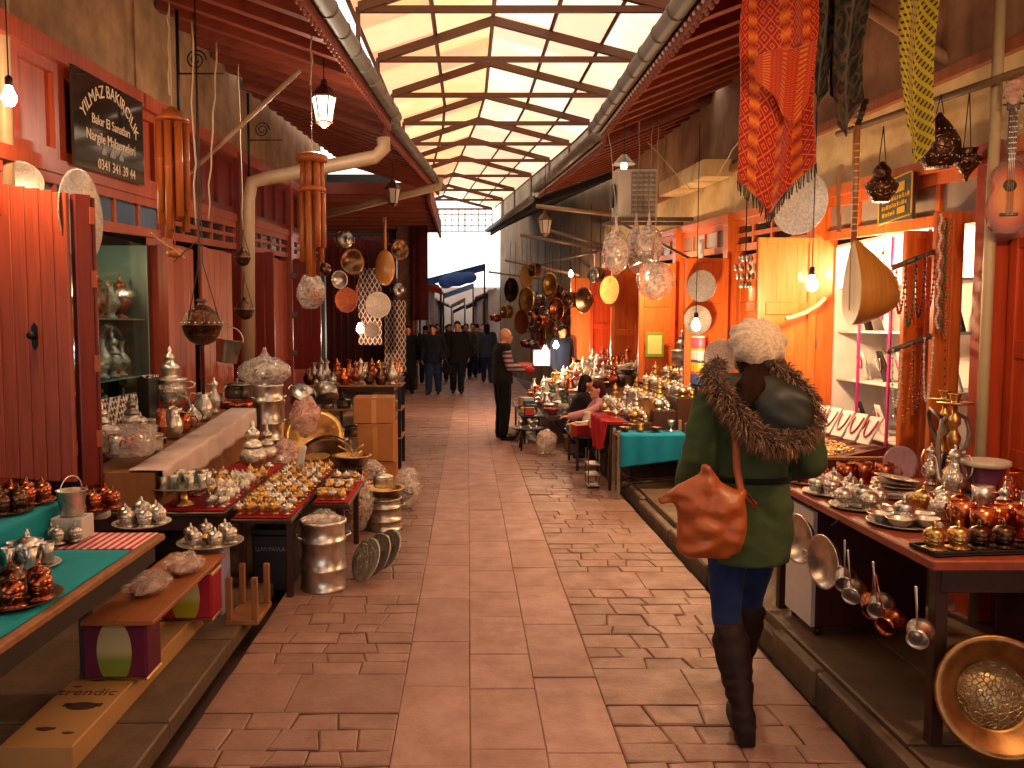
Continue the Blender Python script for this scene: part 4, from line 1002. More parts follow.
# --- cardboard boxes
def cbox(x,y,z,w,d,h,rz,lab):
    o=T('cardboard_box',lab,'box',(x,y,z),rz); MB().cbox(-w/2,w/2,-d/2,d/2,0,h,.006).build('carton',carton,o)
    t_=MB(); t_.box(-.025,.025,-d/2-.001,d/2+.001,-.0005,h+.001); t_.build('tape',cartonE,o)
    f=MB(); f.box(-w/2,w/2,-d/2-.004,-d/2,h*.93,h); f.build('flap',carton,o); return o
cbox(-.90,8.55,.02,.33,.36,.27,.05,'lowest cardboard box of the stack by the copper rack')
cbox(-.935,8.55,.295,.37,.38,.385,-.04,'middle cardboard box of the stack by the copper rack')
cbox(-.965,8.55,.685,.41,.38,.26,.06,'topmost cardboard box of the stack by the copper rack')
# --- rack of copper jugs
o=T('display_rack','dark metal rack of copper jugs and pots behind the cardboard boxes','rack',(-1.4,9.9,0))
for (x,y) in ((-.55,-.25),(.6,-.25),(-.55,.3),(.6,.3)): MB().cbox(x-.02,x+.02,y-.02,y+.02,0,.99,.003).build('upright',iron,o)
for z in (.35,.68,.96): MB().cbox(-.58,.63,-.28,.33,z,z+.02,.004).build('shelf',rawW,o)
stall_row((-1.93,9.72,.984),(-.82,9.72,.984),8,['jug','ewer','teapot'],['copper','copper','bronze','pewter'],'on the top shelf of the copper rack',.85,parts=True)
stall_row((-1.93,10.05,.984),(-.82,10.05,.984),8,['vase','ewer','urn'],['silver','copper','pewter'],'in the rear line on the rack top',.85)
stall_row((-1.93,9.76,.704),(-.82,9.76,.704),6,['pot'],['silver','pewter'],'on the middle shelf of the copper rack',.72)
stall_row((-1.93,9.76,.374),(-.82,9.76,.374),5,['pot','basin'],['bronze','pewter'],'on the bottom shelf of the copper rack',.85)
# --- glass display case in the first red shop
o=T('display_case','tall glass display case of silver vases behind the plank door','display case',(-2.9,6.2,.9))
bk=m_plain('case_teal_back','#5f8f8c',.35,0,.25,5)
b=MB(); b.M=Matrix.Translation((2.9,-6.2,-.9)); b.box(-3.22,-3.2,5.05,7.3,.6,2.36); b.box(-3.2,-2.76,7.18,7.2,.6,2.36); b.box(-3.2,-2.76,5.05,5.07,.6,2.36); b.build('back_panel',bk,o)
for z in (.78,1.24,1.72): b=MB(); b.M=Matrix.Translation((2.9,-6.2,-.9)); b.cbox(-3.19,-2.78,5.08,7.17,z,z+.012,.002); b.build('shelf',m_plain('shelf_glass_edge','#9fb8a4',.15),o)
b=MB(); b.M=Matrix.Translation((2.9,-6.2,-.9)); b.box(-2.765,-2.76,5.08,7.17,.9,2.36); b.build('glass_pane',glassM,o)
for z0,kk,nm in ((1.735,['vase','urn','ewer'],'top'),(1.255,['mug','vase','urn','vase'],'middle'),(.795,['vase','urn','ewer'],'bottom')):
    stall_row((-2.92,5.5,z0),(-2.92,7.1,z0),8,kk,['silver','silver','copper','pewter'],f'on the {nm} shelf of the glass display case',1.0 if nm!='middle' else 1.05,parts=(nm!='bottom'))
    stall_row((-3.08,5.6,z0),(-3.08,7.1,z0),5,['urn'],['silver','pewter'],f'at the back of the {nm} case shelf',.9)
bulb((-3.0,6.1,2.30),'small bulb under the top of the glass display case',30,.7,2.36,'#fff0dc',14)
# checked black and white box and black box by the case
t=NT('checked'); v=t.tex('Object',(1,1,1),(pi/4,pi/4,.3)); ch=t.N('ShaderNodeTexChecker',{'Vector':v,'Scale':26.0,'Color1':col('#d8d4cc'),'Color2':col('#181614')}); t.bsdf(base=ch.outputs[0],rough=.4); chk=t.m
o=T('checked_board','black and white checked board standing on the white counter','board',(-2.60,6.1,.9)); MB().cbox(-.012,.012,-.55,.42,-.004,.25,.003).build('panel',chk,o,rot=(0,-.08,0))
o=T('black_box','black box standing behind the samovar','box',(-2.6,6.72,.895)); MB().cbox(-.05,.05,-.1,.1,0,.36,.006).build('body',black,o); MB().cbox(-.03,.055,-.104,.104,.36,.38,.004).build('lid',chk,o)
# --- wall plates
def wallplate(kind,loc,r,fin,lab,ax=(0,pi/2,0)): ware(kind,loc,fin,lab,rot=ax,sc=(r,r,min(r,.2)),name='wall_tray',cat='tray')
p=onY(82,216,5.0); wallplate('tray',(-2.34,5.05,1.68+(325-216)/830*5.0),.28,'silver','big engraved silver tray hung above the dark red folded leaf',(pi/2,0,pi/2-.02))
p=onY(27,188,5.05); wallplate('tray',(-2.66,5.0,2.52),.13,'silver','small silver tray propped above the plank door',(pi/2,0,.5))
# ================================================================ hanging things on the left, sign, pipes
wire=m_plain('pale_wire','#b8a890',.5); bamboo=m_wood('bamboo','#b4622c','#6a3012',.4,(30,30,3)); rope=m_plain('rope','#a8825a',.9)
def cord(name,lab,p0,p1,r=.004,m=wire,sag=0,cat='wire',n=10):
    p0=V(p0);p1=V(p1); pts=[p0+(p1-p0)*(i/n)+V((noise.noise(V((i*.7,p0.x*9,p0.y)))*.02,noise.noise(V((i*.7,p0.y*9,3)))*.02,-sag*4*(i/n)*(1-i/n))) for i in range(n+1)]
    o=MB().tube(pts,r,6).build(name,m); tag(o,lab,cat); return o
# shop sign
y0,y1=5.66,6.86; xs=XL+.045
def sp(u,v,d=0): # u along street 0..1, v up 0..1
    y=y0+(y1-y0)*u; return V((xs+d+.05*(1-u)*0, y, (2.62+(.66)*v)+K*y-.14))
so_=T('shop_sign','black shop sign with curved gold lettering on the red upper panels','sign',sp(.5,0)); Ms=Matrix.Translation(-sp(.5,0))
t=NT('sign_black'); v=t.tex(); n=t.noise(v,1.6,3); t.bsdf(base=t.mix(n,col('#0c0b0c'),col('#3a342e')),rough=.07,spec=.7); signM=t.m
mb=MB(); mb.M=Ms; mb.hexa([sp(0,0),sp(0,0,.02),sp(1,0,.02),sp(1,0),sp(0,1),sp(0,1,.02),sp(1,1,.02),sp(1,1)]); mb.build('board',signM,so_,fix=True)
# text frame: local x along the street, y up
ex=(sp(1,0)-sp(0,0)); Wd=y1-y0; PM=Matrix(((0,0,1,0),(1,0,0,0),(K,1,0,0),(0,0,0,1))); PM=Ms@Matrix.Translation(sp(.5,.5,.0205))@PM
tx=MB()
def arc(rad,cyy): return lambda p:V(((rad+p.y)*sin(p.x/rad), cyy-rad+(rad+p.y)*cos(p.x/rad), p.z))
text_mesh(tx,'YILMAZ BAKIRCILIK',.125,PM,.002,'CENTER',arc(.60,.262))
text_mesh(tx,'Bakır El Sanatları',.098,PM@Matrix.Translation((0,.03,0)),.002)
text_mesh(tx,'Nargile Malzemeleri',.105,PM@Matrix.Translation((.0,-.09,0)),.002)
text_mesh(tx,'0341 341 39 44',.105,PM@Matrix.Translation((.08,-.275,0)),.002)
tx.build('lettering',m_plain('pale_gold_paint','#e0c4a4',.5),so_)
for x,s in ((-.15,1),(.0,1.15),(.15,1)):
    em=MB(); em.M=PM@Matrix.Translation((0,-.20,0)); em.prism([(x-.035*s,0),(x+.035*s,0),(x+.04*s,.02),(x+.012,.05*s),(x+.006,.075*s),(x-.006,.075*s),(x-.012,.05*s),(x-.04*s,.02)],0,.003,2); em.build('emblem',m_plain('sign_grey','#8a8078',.4),so_)
# bamboo chimes
def chime(loc,s,lab,top=True,ztop=None):
    o=T('bamboo_chime',lab,'wind chime',loc); h=L([(0,.02*s),(.10*s,0),(.105*s,.015*s),(.06*s,.05*s),(.02*s,.09*s),(0,.1*s)],16); h.build('cap',bamboo,o)
    cn=MB(); cn.tube([(0,0,.09*s),(.0,0,(ztop-loc[2]) if ztop else .6)],.004,5); cn.build('cord',wire,o)
    for i in range(8):
        a=2*pi*i/8; l=(.55+.16*((i*3)%5)/4)*s; x,y=.08*s*cos(a),.08*s*sin(a)
        t_=MB(); t_.tube([(x,y,-.012*s),(x,y,-l*.42),(x,y,-l*.43),(x,y,-l*.44),(x,y,-l)],[.025*s,.025*s,.028*s,.025*s,.024*s],10); t_.build('tube',bamboo,o)
    st=MB(); st.tube([(0,0,0),(0,0,-.80*s)],.004*s,5); st.lathe([(0,-.84*s),(.05*s,-.83*s),(.055*s,-.80*s),(.02*s,-.77*s),(0,-.77*s)],14); st.build('striker',bamboo,o)
p=onY(172,122,5.9); chime((p.x,5.9,p.z),1.12,'bamboo wind chime with long tubes next to the black sign',ztop=3.95)
# second chime: mushroom cap and short bundle, then long tubes
p=onY(312,160,7.0); o=T('bamboo_chime','tall bamboo wind chime with a mushroom cap under the lantern','wind chime',(p.x,7.0,p.z))
L([(0,-.02),(.12,-.02),(.135,.0),(.13,.03),(.08,.055),(0,.06)],18).build('cap',bamboo,o)
MB().tube([(0,0,.05),(0,0,1.1)],.004,5).build('cord',wire,o)
b=MB()
for i in range(7): a=2*pi*i/7; b.tube([(.07*cos(a),.07*sin(a),-.02),(.075*cos(a),.075*sin(a),-.24)],.03,8)
b.lathe([(0,-.26),(.11,-.26),(.115,-.24),(.1,-.22),(0,-.22)],16); b.build('bundle',bamboo,o)
for i in range(7):
    a=2*pi*i/7; l=.72+.12*(i%3); MB().tube([(.085*cos(a),.085*sin(a),-.27),(.085*cos(a),.085*sin(a),-l)],.026,8).build('tube',bamboo,o)
MB().tube([(.1,0,-.26),(.1,0,-.86)],.004,5).ell((.1,0,-.9),.05,.05,.055,12,8).build('striker',bronze,o)
# big pierced ball lamp on cords
def ball_lamp(loc,r,lab,ztop,m=bronzeE,tail=True,chains=3):
    o=T('hanging_lamp',lab,'hanging lamp',loc)
    L([(0,-r*1.05),(r*.25,-r*1.03),(r*.62,-r*.86),(r*.88,-r*.5),(r,-r*.08),(r*1.06,-r*.05),(r*1.06,.05*r),(r,.08*r),(r*.8,.6*r),(r*.35,.98*r),(r*.2,1.05*r),(r*.2,1.15*r),(r*.3,1.25*r),(r*.2,1.35*r),(0,1.38*r)],24).build('shade',m,o)
    b=MB(); 
    for k in range(20): a=2*pi*k/20; b.ell((r*1.04*cos(a),r*1.04*sin(a),.12*r),r*.05,r*.05,r*.05,6,4)
    b.build('bead_band',silver,o)
    c=MB()
    for k in range(chains): a=2*pi*k/chains; c.tube([(r*.95*cos(a),r*.95*sin(a),.1*r),(r*.1*cos(a),r*.1*sin(a),r*3.2),(0,0,ztop-loc[2])],.0035,5)
    c.build('chain',wireD,o)
    if tail: MB().tube([(0,0,-r*1.0),(0,0,-r*1.2),(0,0,-r*3.6)],[r*.16,r*.1,r*.09],8).build('tail_rod',m_plain('tail_maroon','#4a1814',.4),o)
    return o
p=onY(202,325,5.4); ball_lamp((p.x,5.4,p.z),.125,'big dark ball lamp with pierced shade in front of the red shutters',3.9)
p=onY(243,258,7.6); ball_lamp((p.x,7.6,p.z),.07,'small dark lamp hanging upper on the drainpipe beside the red shutters',3.7,tail=False)
p=onY(244,310,7.6); ball_lamp((p.x,7.62,p.z),.085,'small dark lamp hanging lower on the drainpipe beside the red shutters',p.z+.35,tail=False)
# wires from the eave
for i,(a,b,y,lb) in enumerate((((192,20),(195,225),5.6,'pale twisted wire hanging nearest the bamboo chime'),((216,42),(208,220),5.8,'pale twisted wire hanging between the chime and the ball lamp'),((238,64),(243,230),7.0,'pale wire hanging beside the drainpipe'),((312,25),(311,85),6.4,'pale wire hanging by the lit lantern'),((168,0),(170,95),5.6,'pale wire above the bamboo chime with a little bulb'))):
    cord('hanging_wire',lb,onY(*a,y),onY(*b,y),.006)
cord('hanging_wire','thin dark cord slung from the ball lamp to the shutters',onY(172,262,5.6),onY(200,240,5.6),.004,wireD,.0)
cord('hanging_wire','long pale wire from the chime to the sign',onY(150,232,5.8),onY(185,258,5.8),.004)
# clear bag hanging
p=onY(311,290,7.2); o=crumpled_bag('plastic_bag','clear plastic bag hanging under the tall bamboo chime',(p.x,7.2,p.z-.02),.125,.12,.15,film,[('bowl',(0,0,-.08),.8),('cup',(.03,0,-.03),.9)],'coppersilver',neck=.24,seed=21,amp=.18)
cord('hanging_wire','dark cord carrying the clear plastic bag',(p.x,7.2,p.z+.2),onY(313,240,7.2),.004,wireD)
# bucket hung on the shutter
p=onY(226,352,7.7); ware('bucket',(p.x,7.7,p.z-.1),'silver','steel bucket hung on the red shutters over the stacked cans',s=1.05,rot=(.0,.15,.4))
# lanterns
paneW=m_emit('lantern_glow','#ffe6c8',4.0)
def lantern(loc,s,lab,ztop,lit=False):
    o=T('street_lantern',lab,'lantern',loc)
    g=MB(); n=6
    def ringp(r,z): return [(r*cos(2*pi*k/n),r*sin(2*pi*k/n),z) for k in range(n)]
    a,b=ringp(.055*s,-.16*s),ringp(.09*s,.02*s); g.add(a+b,[(k,(k+1)%n,n+(k+1)%n,n+k) for k in range(n)]); g.build('glass',paneW if lit else m_plain('milk_glass','#c8bca8',.3),o)
    f=MB()
    for k in range(n): f.tube([a[k],b[k]],.006*s,5)
    f.lathe([(0,-.2*s),(.02*s,-.19*s),(.06*s,-.16*s),(.06*s,-.15*s),(0,-.15*s)],n,False); f.lathe([(.1*s,.02*s),(.105*s,.03*s),(.06*s,.09*s),(.03*s,.11*s),(.02*s,.15*s),(0,.17*s)],n,False); f.build('frame',m_plain('lantern_brown','#5a3826',.45,.5),o)
    MB().tube([(0,0,.16*s),(0,0,ztop-loc[2])],.005,5).build('rod',iron,o)
    if lit: lamp((loc[0],loc[1],loc[2]-.24*s),45,(1,.8,.58),.05,'lantern_light')
    return o
p=onY(324,101,7.2); lantern((p.x,7.2,p.z),1.15,'lit hexagonal lantern under the red eave by the gutter',3.95,True)
p=onY(393,191,12.0); lantern((p.x,12.0,p.z),1.15,'unlit lantern under the second eave near the bent drainpipe',4.0)
p=onY(545,222,13.0); lantern((p.x,13.0,p.z),1.15,'unlit lantern under the second eave of the orange shops',4.2)
# pipes
pipeM=m_plain('buff_pipe','#a88a6c',.55,.1,.2,8)
def pipe(name,lab,pts,r,m=pipeM,cat='pipe'):
    o=MB().tube(pts,r,12).build(name,m); tag(o,lab,cat); return o
pipe('drain_pipe','brown drainpipe at the post before the red upper panels',[(-2.73,4.98,.06),(-2.73,4.98,3.55),(-2.66,4.9,3.75)],.05)
pipe('drain_pipe','buff drainpipe that elbows across under the second eave',[onY(248,430,8.4),onY(248,200,8.4),onY(252,182,8.4),onY(268,178,8.4),onY(375,157,8.4),onY(384,148,8.4),onY(383,138,8.4)],.07)
pipe('drain_pipe','grey pipe sloping under the eave past the second lantern',[onY(322,215,12.2),onY(440,186,12.2),onY(440,178,12.2)],.06)
pipe('diagonal_strut','thin pale strut rising from the red posts to the eave',[onY(178,182,6.3),onY(186,176,6.3),onY(300,70,6.3)],.018)
# iron scroll brackets
def scroll(loc,s,lab):
    o=T('scroll_bracket',lab,'bracket',loc); b=MB()
    pts=[V(((.08+.30*(1-i/40))*cos(i*.32)*.45,0,(.08+.30*(1-i/40))*sin(i*.32)*.45))*s for i in range(40)]
    b.tube(pts,.014*s,6); b.build('scroll',iron,o); a=MB(); a.tube([(-.3*s,0,-.22*s),(.45*s,0,-.22*s)],.014*s,6); a.tube([(-.3*s,0,.8*s),(-.3*s,0,-1.2*s)],.03*s,6); a.build('arm',iron,o)
for (px,py,y,lb) in ((196,60,7.0,'black iron scroll bracket high beside the bamboo chime'),(262,130,9.4,'black iron scroll bracket above the buff drainpipe')):
    p=onY(px,py,y); scroll((p.x,y,p.z),.5,lb)
p=onY(9,92,4.45); bulb((p.x,4.45,p.z),'warm bulb beside the brown drainpipe',50,1.2,3.7)
# ================================================================ right side, near: table of hanging pans
redwood=m_wood('red_table_wood','#a04a2e','#4a1a0e',.38,(14,2,14),None,.2)
table('market_table','red-brown wooden table crowded with silver sets, with pans hanging from its edge',1.70,2.665,2.98,4.62,.82,.10,redwood,.05,.04,lm=woodD)
ZR=.8235
def R_(px,py): p=onZ(px,py,ZR); return (p.x,p.y,ZR)
GR='coffee sets on the red-brown table'
def k_recttray():
    mb=MB(); mb.cbox(-.10,.10,-.075,.075,0,.008,.003)
    for a in ((-.10,.10,-.075,-.068),(-.10,.10,.068,.075),(-.10,-.093,-.068,.068),(.093,.10,-.068,.068)): mb.cbox(*a,.008,.018,.002)
    return [('tray',mb,2)]
KINDS['recttray']=k_recttray; NAMEK['recttray']='small_tray'; CATK['recttray']='tray'
def rset(x,y,trayfin,fin,desc,rz=0,kinds=('cup','cup'),s=.9):
    ware('recttray',(x,y,ZR),trayfin,f'small rectangular tray of the {desc}',rz=rz)
    for q,sd in ((-1,'left'),(1,'right')):
        a=rz; ware(kinds[0 if q<0 else 1],(x+q*.05*cos(a),y+q*.05*sin(a),ZR+.0095),fin,f'{FW[fin]} {NOUN.get(kinds[0],kinds[0])} standing {sd} on the {desc}',s=s,rz=0,group=GR)
rset(1.815,3.10,'gold','gold','brass set at the street corner',.15)
rset(2.00,3.12,'black','bronze','dark set beside the corner brass set',.1)
rset(2.21,3.12,'black','copper','copper set beyond the dark set',.05)
rset(2.42,3.12,'black','silver','silver set in the near row',0)
rset(2.50,3.34,'black','bronze','bronze set behind the silver set',.1)
tray_set((1.86,4.18,ZR),.145,'silver','cup','silver',6,'silver tray nearest the walking woman',('sugar_bowl','silver',.75),.88,group=GR)
tray_set((1.86,4.475,ZR),.125,'silver','cup','copper',6,'pan table tray at its far corner',('goblet','gold',.8),.82,group=GR)
tray_set((1.85,3.86,ZR),.14,'silver','sugar_bowl','silver',4,'footed bowl tray on pan table',('cup','silver',1.1),.62,group=GR)
tray_set((1.88,3.53,ZR),.15,'silver','bowl','silver',5,'shallow bowl tray on pan table',('cup','silver',1.0),.5,group=GR)
for i,(x,y,f) in enumerate(((2.08,3.30,'copper'),(2.17,3.36,'copper'),(2.26,3.30,'copper'),(2.08,3.44,'coppersilver'),(2.27,3.44,'copper'))):
    ware('mug',(x,y,ZR),f,f'copper mug, {ORD[i]} of the mugs behind the rectangular trays',s=1.15,group='copper mugs on the pan table')
for i,(x,y,f) in enumerate(((2.06,4.48,'copper'),(2.16,4.5,'copper'),(2.26,4.46,'copper'))):
    ware('mug',(x,y,ZR),f,f'copper mug, {ORD[i]} along the far end of the pan table',s=1.1,group='copper mugs at the far end')
ware('tray',(2.14,4.12,ZR),'silver','round silver tray under the stack of leaning plates',sc=(.13,.13,.13),rz=0)
for i in range(4): ware('plate',(2.12+.012*i,4.10+.01*i,ZR+.03+.016*i),'silver',f'silver plate, {ORD[i]} from the bottom of the stack on the pan table',s=.72,rot=(.0,.0+.05*i,0),group='stack of silver plates')
ware('tray',(2.40,4.05,ZR),'pewter','dark round tray under the big jug',sc=(.14,.14,.13),rz=0)
ware('ewer',(2.40,4.05,ZR+.006),'silver','big silver jug with long dark handle on the dark round tray',s=.72,rz=2.4)
for i,(x,y,k,f,s) in enumerate(((2.10,3.62,'teapot','silver',.75),(2.22,3.70,'cup','copper',1.0),(2.10,3.78,'sugar_bowl','gold',.7),(2.24,3.86,'sugar_bowl','silver',.7),(2.33,3.56,'urn','silver',.5),(2.44,3.7,'grinder','copper',.8),(2.40,3.82,'mug','silver',1.1),(2.56,3.84,'teapot','copper',.7),(2.5,3.6,'sugar_bowl','silver',.7),(2.36,3.48,'vase','silver',.5))):
    ware(k,(x,y,ZR),f,f'{FW[f]} {NOUN.get(k,NAMEK.get(k,k).replace("_"," "))}, {ORD[i]} of the loose pieces mid pan table',s=s,group='loose pieces on the pan table')
# cake stand plate with ewer behind
o=T('standing_plate','pinkish decorated plate standing upright behind the silver jug','plate',(2.36,4.5,ZR)); 
mb=MB(); mb.M=Matrix.Translation((0,0,.10))@Matrix.Rotation(pi/2-.15,4,'X'); mb.lathe([(0,0),(.085,.004),(.098,.012),(.098,.016),(.084,.01),(0,.006)],26); mb.build('plate',m_plain('pink_china','#c99aa8',.2,0,.3,30),o); mb=MB(); mb.tube([(-.03,0,.002),(-.03,.06,.002)],.004,5); mb.tube([(.03,0,.002),(.03,.06,.002)],.004,5); mb.build('easel',iron,o)
ware('ewer',(2.49,4.42,ZR),'silver','silver ewer with spout in front of the orange leaf',s=.62,rz=.3)
# mortar, baskets
o=T('mortar_vase','purple and cream flared mortar vase at the wall end of the pan table','vase',(2.545,4.04,ZR)); L([(0,0),(.06,0),(.065,.01),(.05,.03),(.052,.06),(.085,.15),(.10,.165)],22).build('body',m_plain('purple_glaze','#8a4c74',.25),o); L([(.10,.165),(.108,.17),(.108,.195),(.10,.195),(.08,.15),(.04,.06),(0,.05)],22).build('rim',m_plain('cream_glaze','#d8c8b0',.3),o)
o=T('wicker_tub','tan shallow tub in front of the mortar vase','tub',(2.42,3.36,ZR)); o.location=(2.55,3.62,ZR); L([(0,0),(.085,0),(.09,.01),(.10,.06),(.105,.065),(.092,.065),(.084,.014),(0,.014)],22).build('tub',m_plain('tan_wicker','#b58a58',.7,0,.3,60),o)
# hookahs
def hookah(x,y,s,body,lab,rz=0):
    o=T('hookah',lab,'hookah',(x,y,ZR),rz); o.scale=(s,s,s)
    L([(0,0),(.065,0),(.07,.01),(.075,.05),(.06,.09),(.035,.12),(.026,.15),(.03,.165),(0,.165)],22).build('base',body,o)
    L([(0,.165),(.028,.165),(.03,.18),(.016,.19),(.016,.23),(.03,.25),(.034,.28),(.018,.31),(.014,.33),(.03,.35),(.03,.38),(.014,.40),(.012,.44),(0,.44)],18).build('stem',gold,o)
    L([(0,.44),(.02,.445),(.085,.455),(.088,.462),(.02,.458),(.018,.47),(.03,.50),(.034,.505),(0,.505)],22).build('ash_plate',gold,o)
    h=MB(); h.tube([(.018,0,.20),(.08,0,.22),(.13,.02,.29),(.12,.04,.37),(.06,.05,.40),(-.04,.04,.36),(-.1,0,.26),(-.12,-.03,.12),(-.1,-.06,.05),(-.02,-.12,.02)],.011,8); h.build('hose',m_plain('hose_grey','#8a7a6a',.5,0,.4,60),o)
    MB().tube([(-.02,-.12,.02),(.1,-.17,.05)],[.009,.014],8).build('mouthpiece',woodD,o); return o
hookah(2.50,4.24,1.0,gold,'brass hookah with coiled hose, nearer of the two on the pan table',.3)
hookah(2.58,4.47,1.0,m_plain('blue_glass_base','#27466e',.12,.2),'blue-based hookah behind the brass one on the pan table',1.4)
# pans hung at the street edge
for i,(y,z,lb) in enumerate(((4.03,.63,'silver pan hanging farther along the table edge behind the woman'),(3.735,.60,'silver pan hanging nearer along the table edge below the footed bowls'))):
    ware('sahan',(1.655,y,z),'silver',lb,s=.86,rot=(pi/2,0,-pi/2+.24-.06*i),group=None)
    cord('hanging_hook','small hook of the '+lb.split(' hanging')[0]+(' farther' if i==0 else ' nearer')+' along the pan table',(1.688,y,.79),(1.67,y+.02,z+.16),.0035,iron,n=3,cat='hook')
for i,(y,l,rt) in enumerate(((3.60,.215,.5),(3.50,.235,.1),(3.36,.245,.6),(3.27,.22,.0),(3.17,.25,-.5),(2.99,.225,.2))):
    z=.79-l
    ware('cezve',(1.672,y,z),'copper' if i in(2,4) else 'silvergold',f'long-handled coffee pot hanging {ORD[i]} from the pans under the table edge',s=1.02,rot=tuple((Matrix.Rotation(-.25+rt*.5-.5,4,'Z')@Matrix(((0,-1,0,0),(0,0,-1,0),(1,0,0,0),(0,0,0,1)))@Matrix.Rotation(-.25,4,'Y')).to_euler()),group=None)
# cabinet, skirt, big bowl, stool
o=T('wheeled_cabinet','low cabinet on castors with white side and dark front under the pan table','cabinet',(2.02,4.28,.102))
MB().cbox(-.26,.3,-.17,.17,.05,.64,.006).build('body',m_wood('maroon_front','#4a1a14','#200806',.35),o)
MB().cbox(-.285,-.262,-.17,.17,.05,.64,.003).build('side_panel',m_plain('white_laminate','#cfc8c0',.35),o)
for x in (-.24,.26):
    for y in (-.14,.14): MB().cyl((x-.012,y,.024),(x+.012,y,.024),.023,n=14).box(x-.01,x+.01,y-.012,y+.012,.03,.05).build('castor',black,o)
cloth_sheet('hanging_cloth','dark red cloth hanging under the pan table behind the brass basin',lambda u,v:(2.06+.64*u,3.16+.03*sin(u*26)+.02*sin(u*9+1),.775-.60*v),40,10,m_cloth('maroon_cloth','#3c0d10','#1c0506'),.004)
o=T('brass_basin','big brass basin with engraved centre leaning under the pan table corner','basin',(1.925,2.96,.325)); o.rotation_euler=(1.25,0,-.25)
L([(0,0),(.12,0),(.13,.008),(.19,.08),(.205,.085),(.215,.08),(.213,.07),(.2,.072),(.14,-.004),(.12,-.012),(0,-.012)],40).build('bowl',m_metal('tan_brass','#a87c4e',.38,.6),o); L([(0,.002),(.118,.002),(.118,.004),(0,.006)],36).build('engraved_centre',m_metal('engraved_tan','#c0a880',.45,.6,1.0,60),o)
o=T('wooden_stool','grey-green wooden stool standing behind the woman by the kerb','stool',(1.77,4.80,.103)); o.scale=(.72,.72,1); MB().cbox(-.15,.15,-.15,.15,.42,.45,.008).build('seat',rawW,o)
gg=m_plain('grey_green_paint','#6f7260',.6)
for sx in (-1,1):
    for sy in (-1,1): MB().tube([(sx*.12,sy*.12,.42),(sx*.155,sy*.155,0)],.019,6,False).build('leg',gg,o)
MB().tube([(-.14,-.14,.2),(.14,-.14,.2)],.012,6).build('stretcher',gg,o); MB().tube([(-.14,.14,.2),(.14,.14,.2)],.012,6).build('stretcher',gg,o)
# ================================================================ jewellery shop
whiteP=m_plain('white_display','#e8e2dc',.5); magenta=m_plain('magenta_strip','#b02a78',.4)
o=T('display_cabinet','white lit window display with shelves in the jewellery shop','display cabinet',(3.05,5.85,.43)); MD=Matrix.Translation((-3.05,-5.85,-.43))
b=MB(); b.M=MD; b.box(3.28,3.30,5.02,6.56,.43,2.3); b.box(2.88,3.28,6.54,6.56,.43,2.3); b.box(2.88,3.28,5.02,6.56,2.28,2.3); b.build('back_panel',whiteP,o)
for z in (.86,1.25,1.62,1.95): b=MB(); b.M=MD; b.cbox(2.9,3.27,5.04,6.53,z,z+.018,.003); b.build('shelf',whiteP,o)
for y in (5.25,5.7,6.15): b=MB(); b.M=MD; b.cbox(2.885,2.9,y-.012,y+.012,.43,2.28,.002); b.build('upright',magenta,o)
for k,(y,z) in enumerate(((5.45,2.2),(6.1,2.2))): pass
bulb((3.05,5.55,2.17),'small display bulb at the near end of the lit jewellery window',22,.7,2.28,'#fff2e0',18); bulb((3.05,6.15,2.17),'small display bulb at the far end of the lit jewellery window',22,.7,2.28,'#fff2e0',18)
bust=m_plain('black_velvet','#1a1618',.8)
for r_,(z,nm) in enumerate(((.88,'lowest'),(1.27,'middle'),(1.64,'upper'))):
    for i in range(5):
        y=5.15+.29*i; dark_=(i+r_)%2==0
        o=T('necklace_bust',f'{"black" if dark_ else "white"} necklace bust, {ORD[i]} from the entrance on the {nm} display shelf','bust',(3.05,y,z),-pi/2-.2,'necklace busts in the lit window')
        mb=MB(); mb.sheet(lambda u,v:((u-.5)*(.17-.09*max(0,v-.55)*2),-.06*v-.02*cos((u-.5)*3),.22*v),8,8,.012); mb.build('stand',bust if dark_ else whiteP,o)
        n=MB(); n.tube([( .055*cos(pi+pi*k/12), -.075+.02*sin(pi*k/12), .17+.09*sin(pi+pi*k/12)) for k in range(13)],.005,6); n.build('necklace',magenta if not dark_ else silver,o)
table('jewel_table','orange low table of rings and necklaces in front of the lit window',2.02,2.66,5.08,6.35,.78,.10,orgD,.05,.03)
mb=MB().hexa([(2.05,5.12,.782),(2.6,5.12,.782),(2.6,6.3,.782),(2.05,6.3,.782),(2.05,5.12,.80),(2.6,5.12,.92),(2.6,6.3,.92),(2.05,6.3,.80)]); o=mb.build('sloping_tray',m_plain('maroon_tray','#5a1a1c',.6)); tag(o,'maroon sloping tray of rings on the jewellery table','tray')
r=random.Random(8); mb=MB(); 
for i in range(900):
    u=r.random()*.92+.04; v=r.random()*.72+.03; x=2.05+.55*v; y=5.12+1.18*u; z=.803+.12*v
    mb.mi=r.randint(0,2); mb.ell((x,y,z+.010),.011,.011,.006,6,4)
o=mb.build('ring_assortment',[gold,silver,m_plain('yellow_beads','#d8a838',.35)]); tag(o,'loose rings and beads covering the maroon sloping tray','rings',None,'stuff')
for i in range(6):
    y=5.22+.19*i
    o=T('necklace_pad',f'white necklace pad, {ORD[i]} from the entrance along the sloping tray','pad',(2.50,y,.925),-pi/2+.25,'white necklace pads'); mb=MB(); mb.M=Matrix.Rotation(-.55,4,'X'); mb.cbox(-.055,.055,-.008,.008,.0,.20,.004); mb.build('pad',whiteP,o)
    n=MB(); n.M=Matrix.Rotation(-.55,4,'X'); n.tube([(.04*cos(pi*k/12),-.012,.17-.12*sin(pi*k/12)) for k in range(13)],.006,6); n.build('necklace',m_plain('red_beads','#b02838',.3),o)
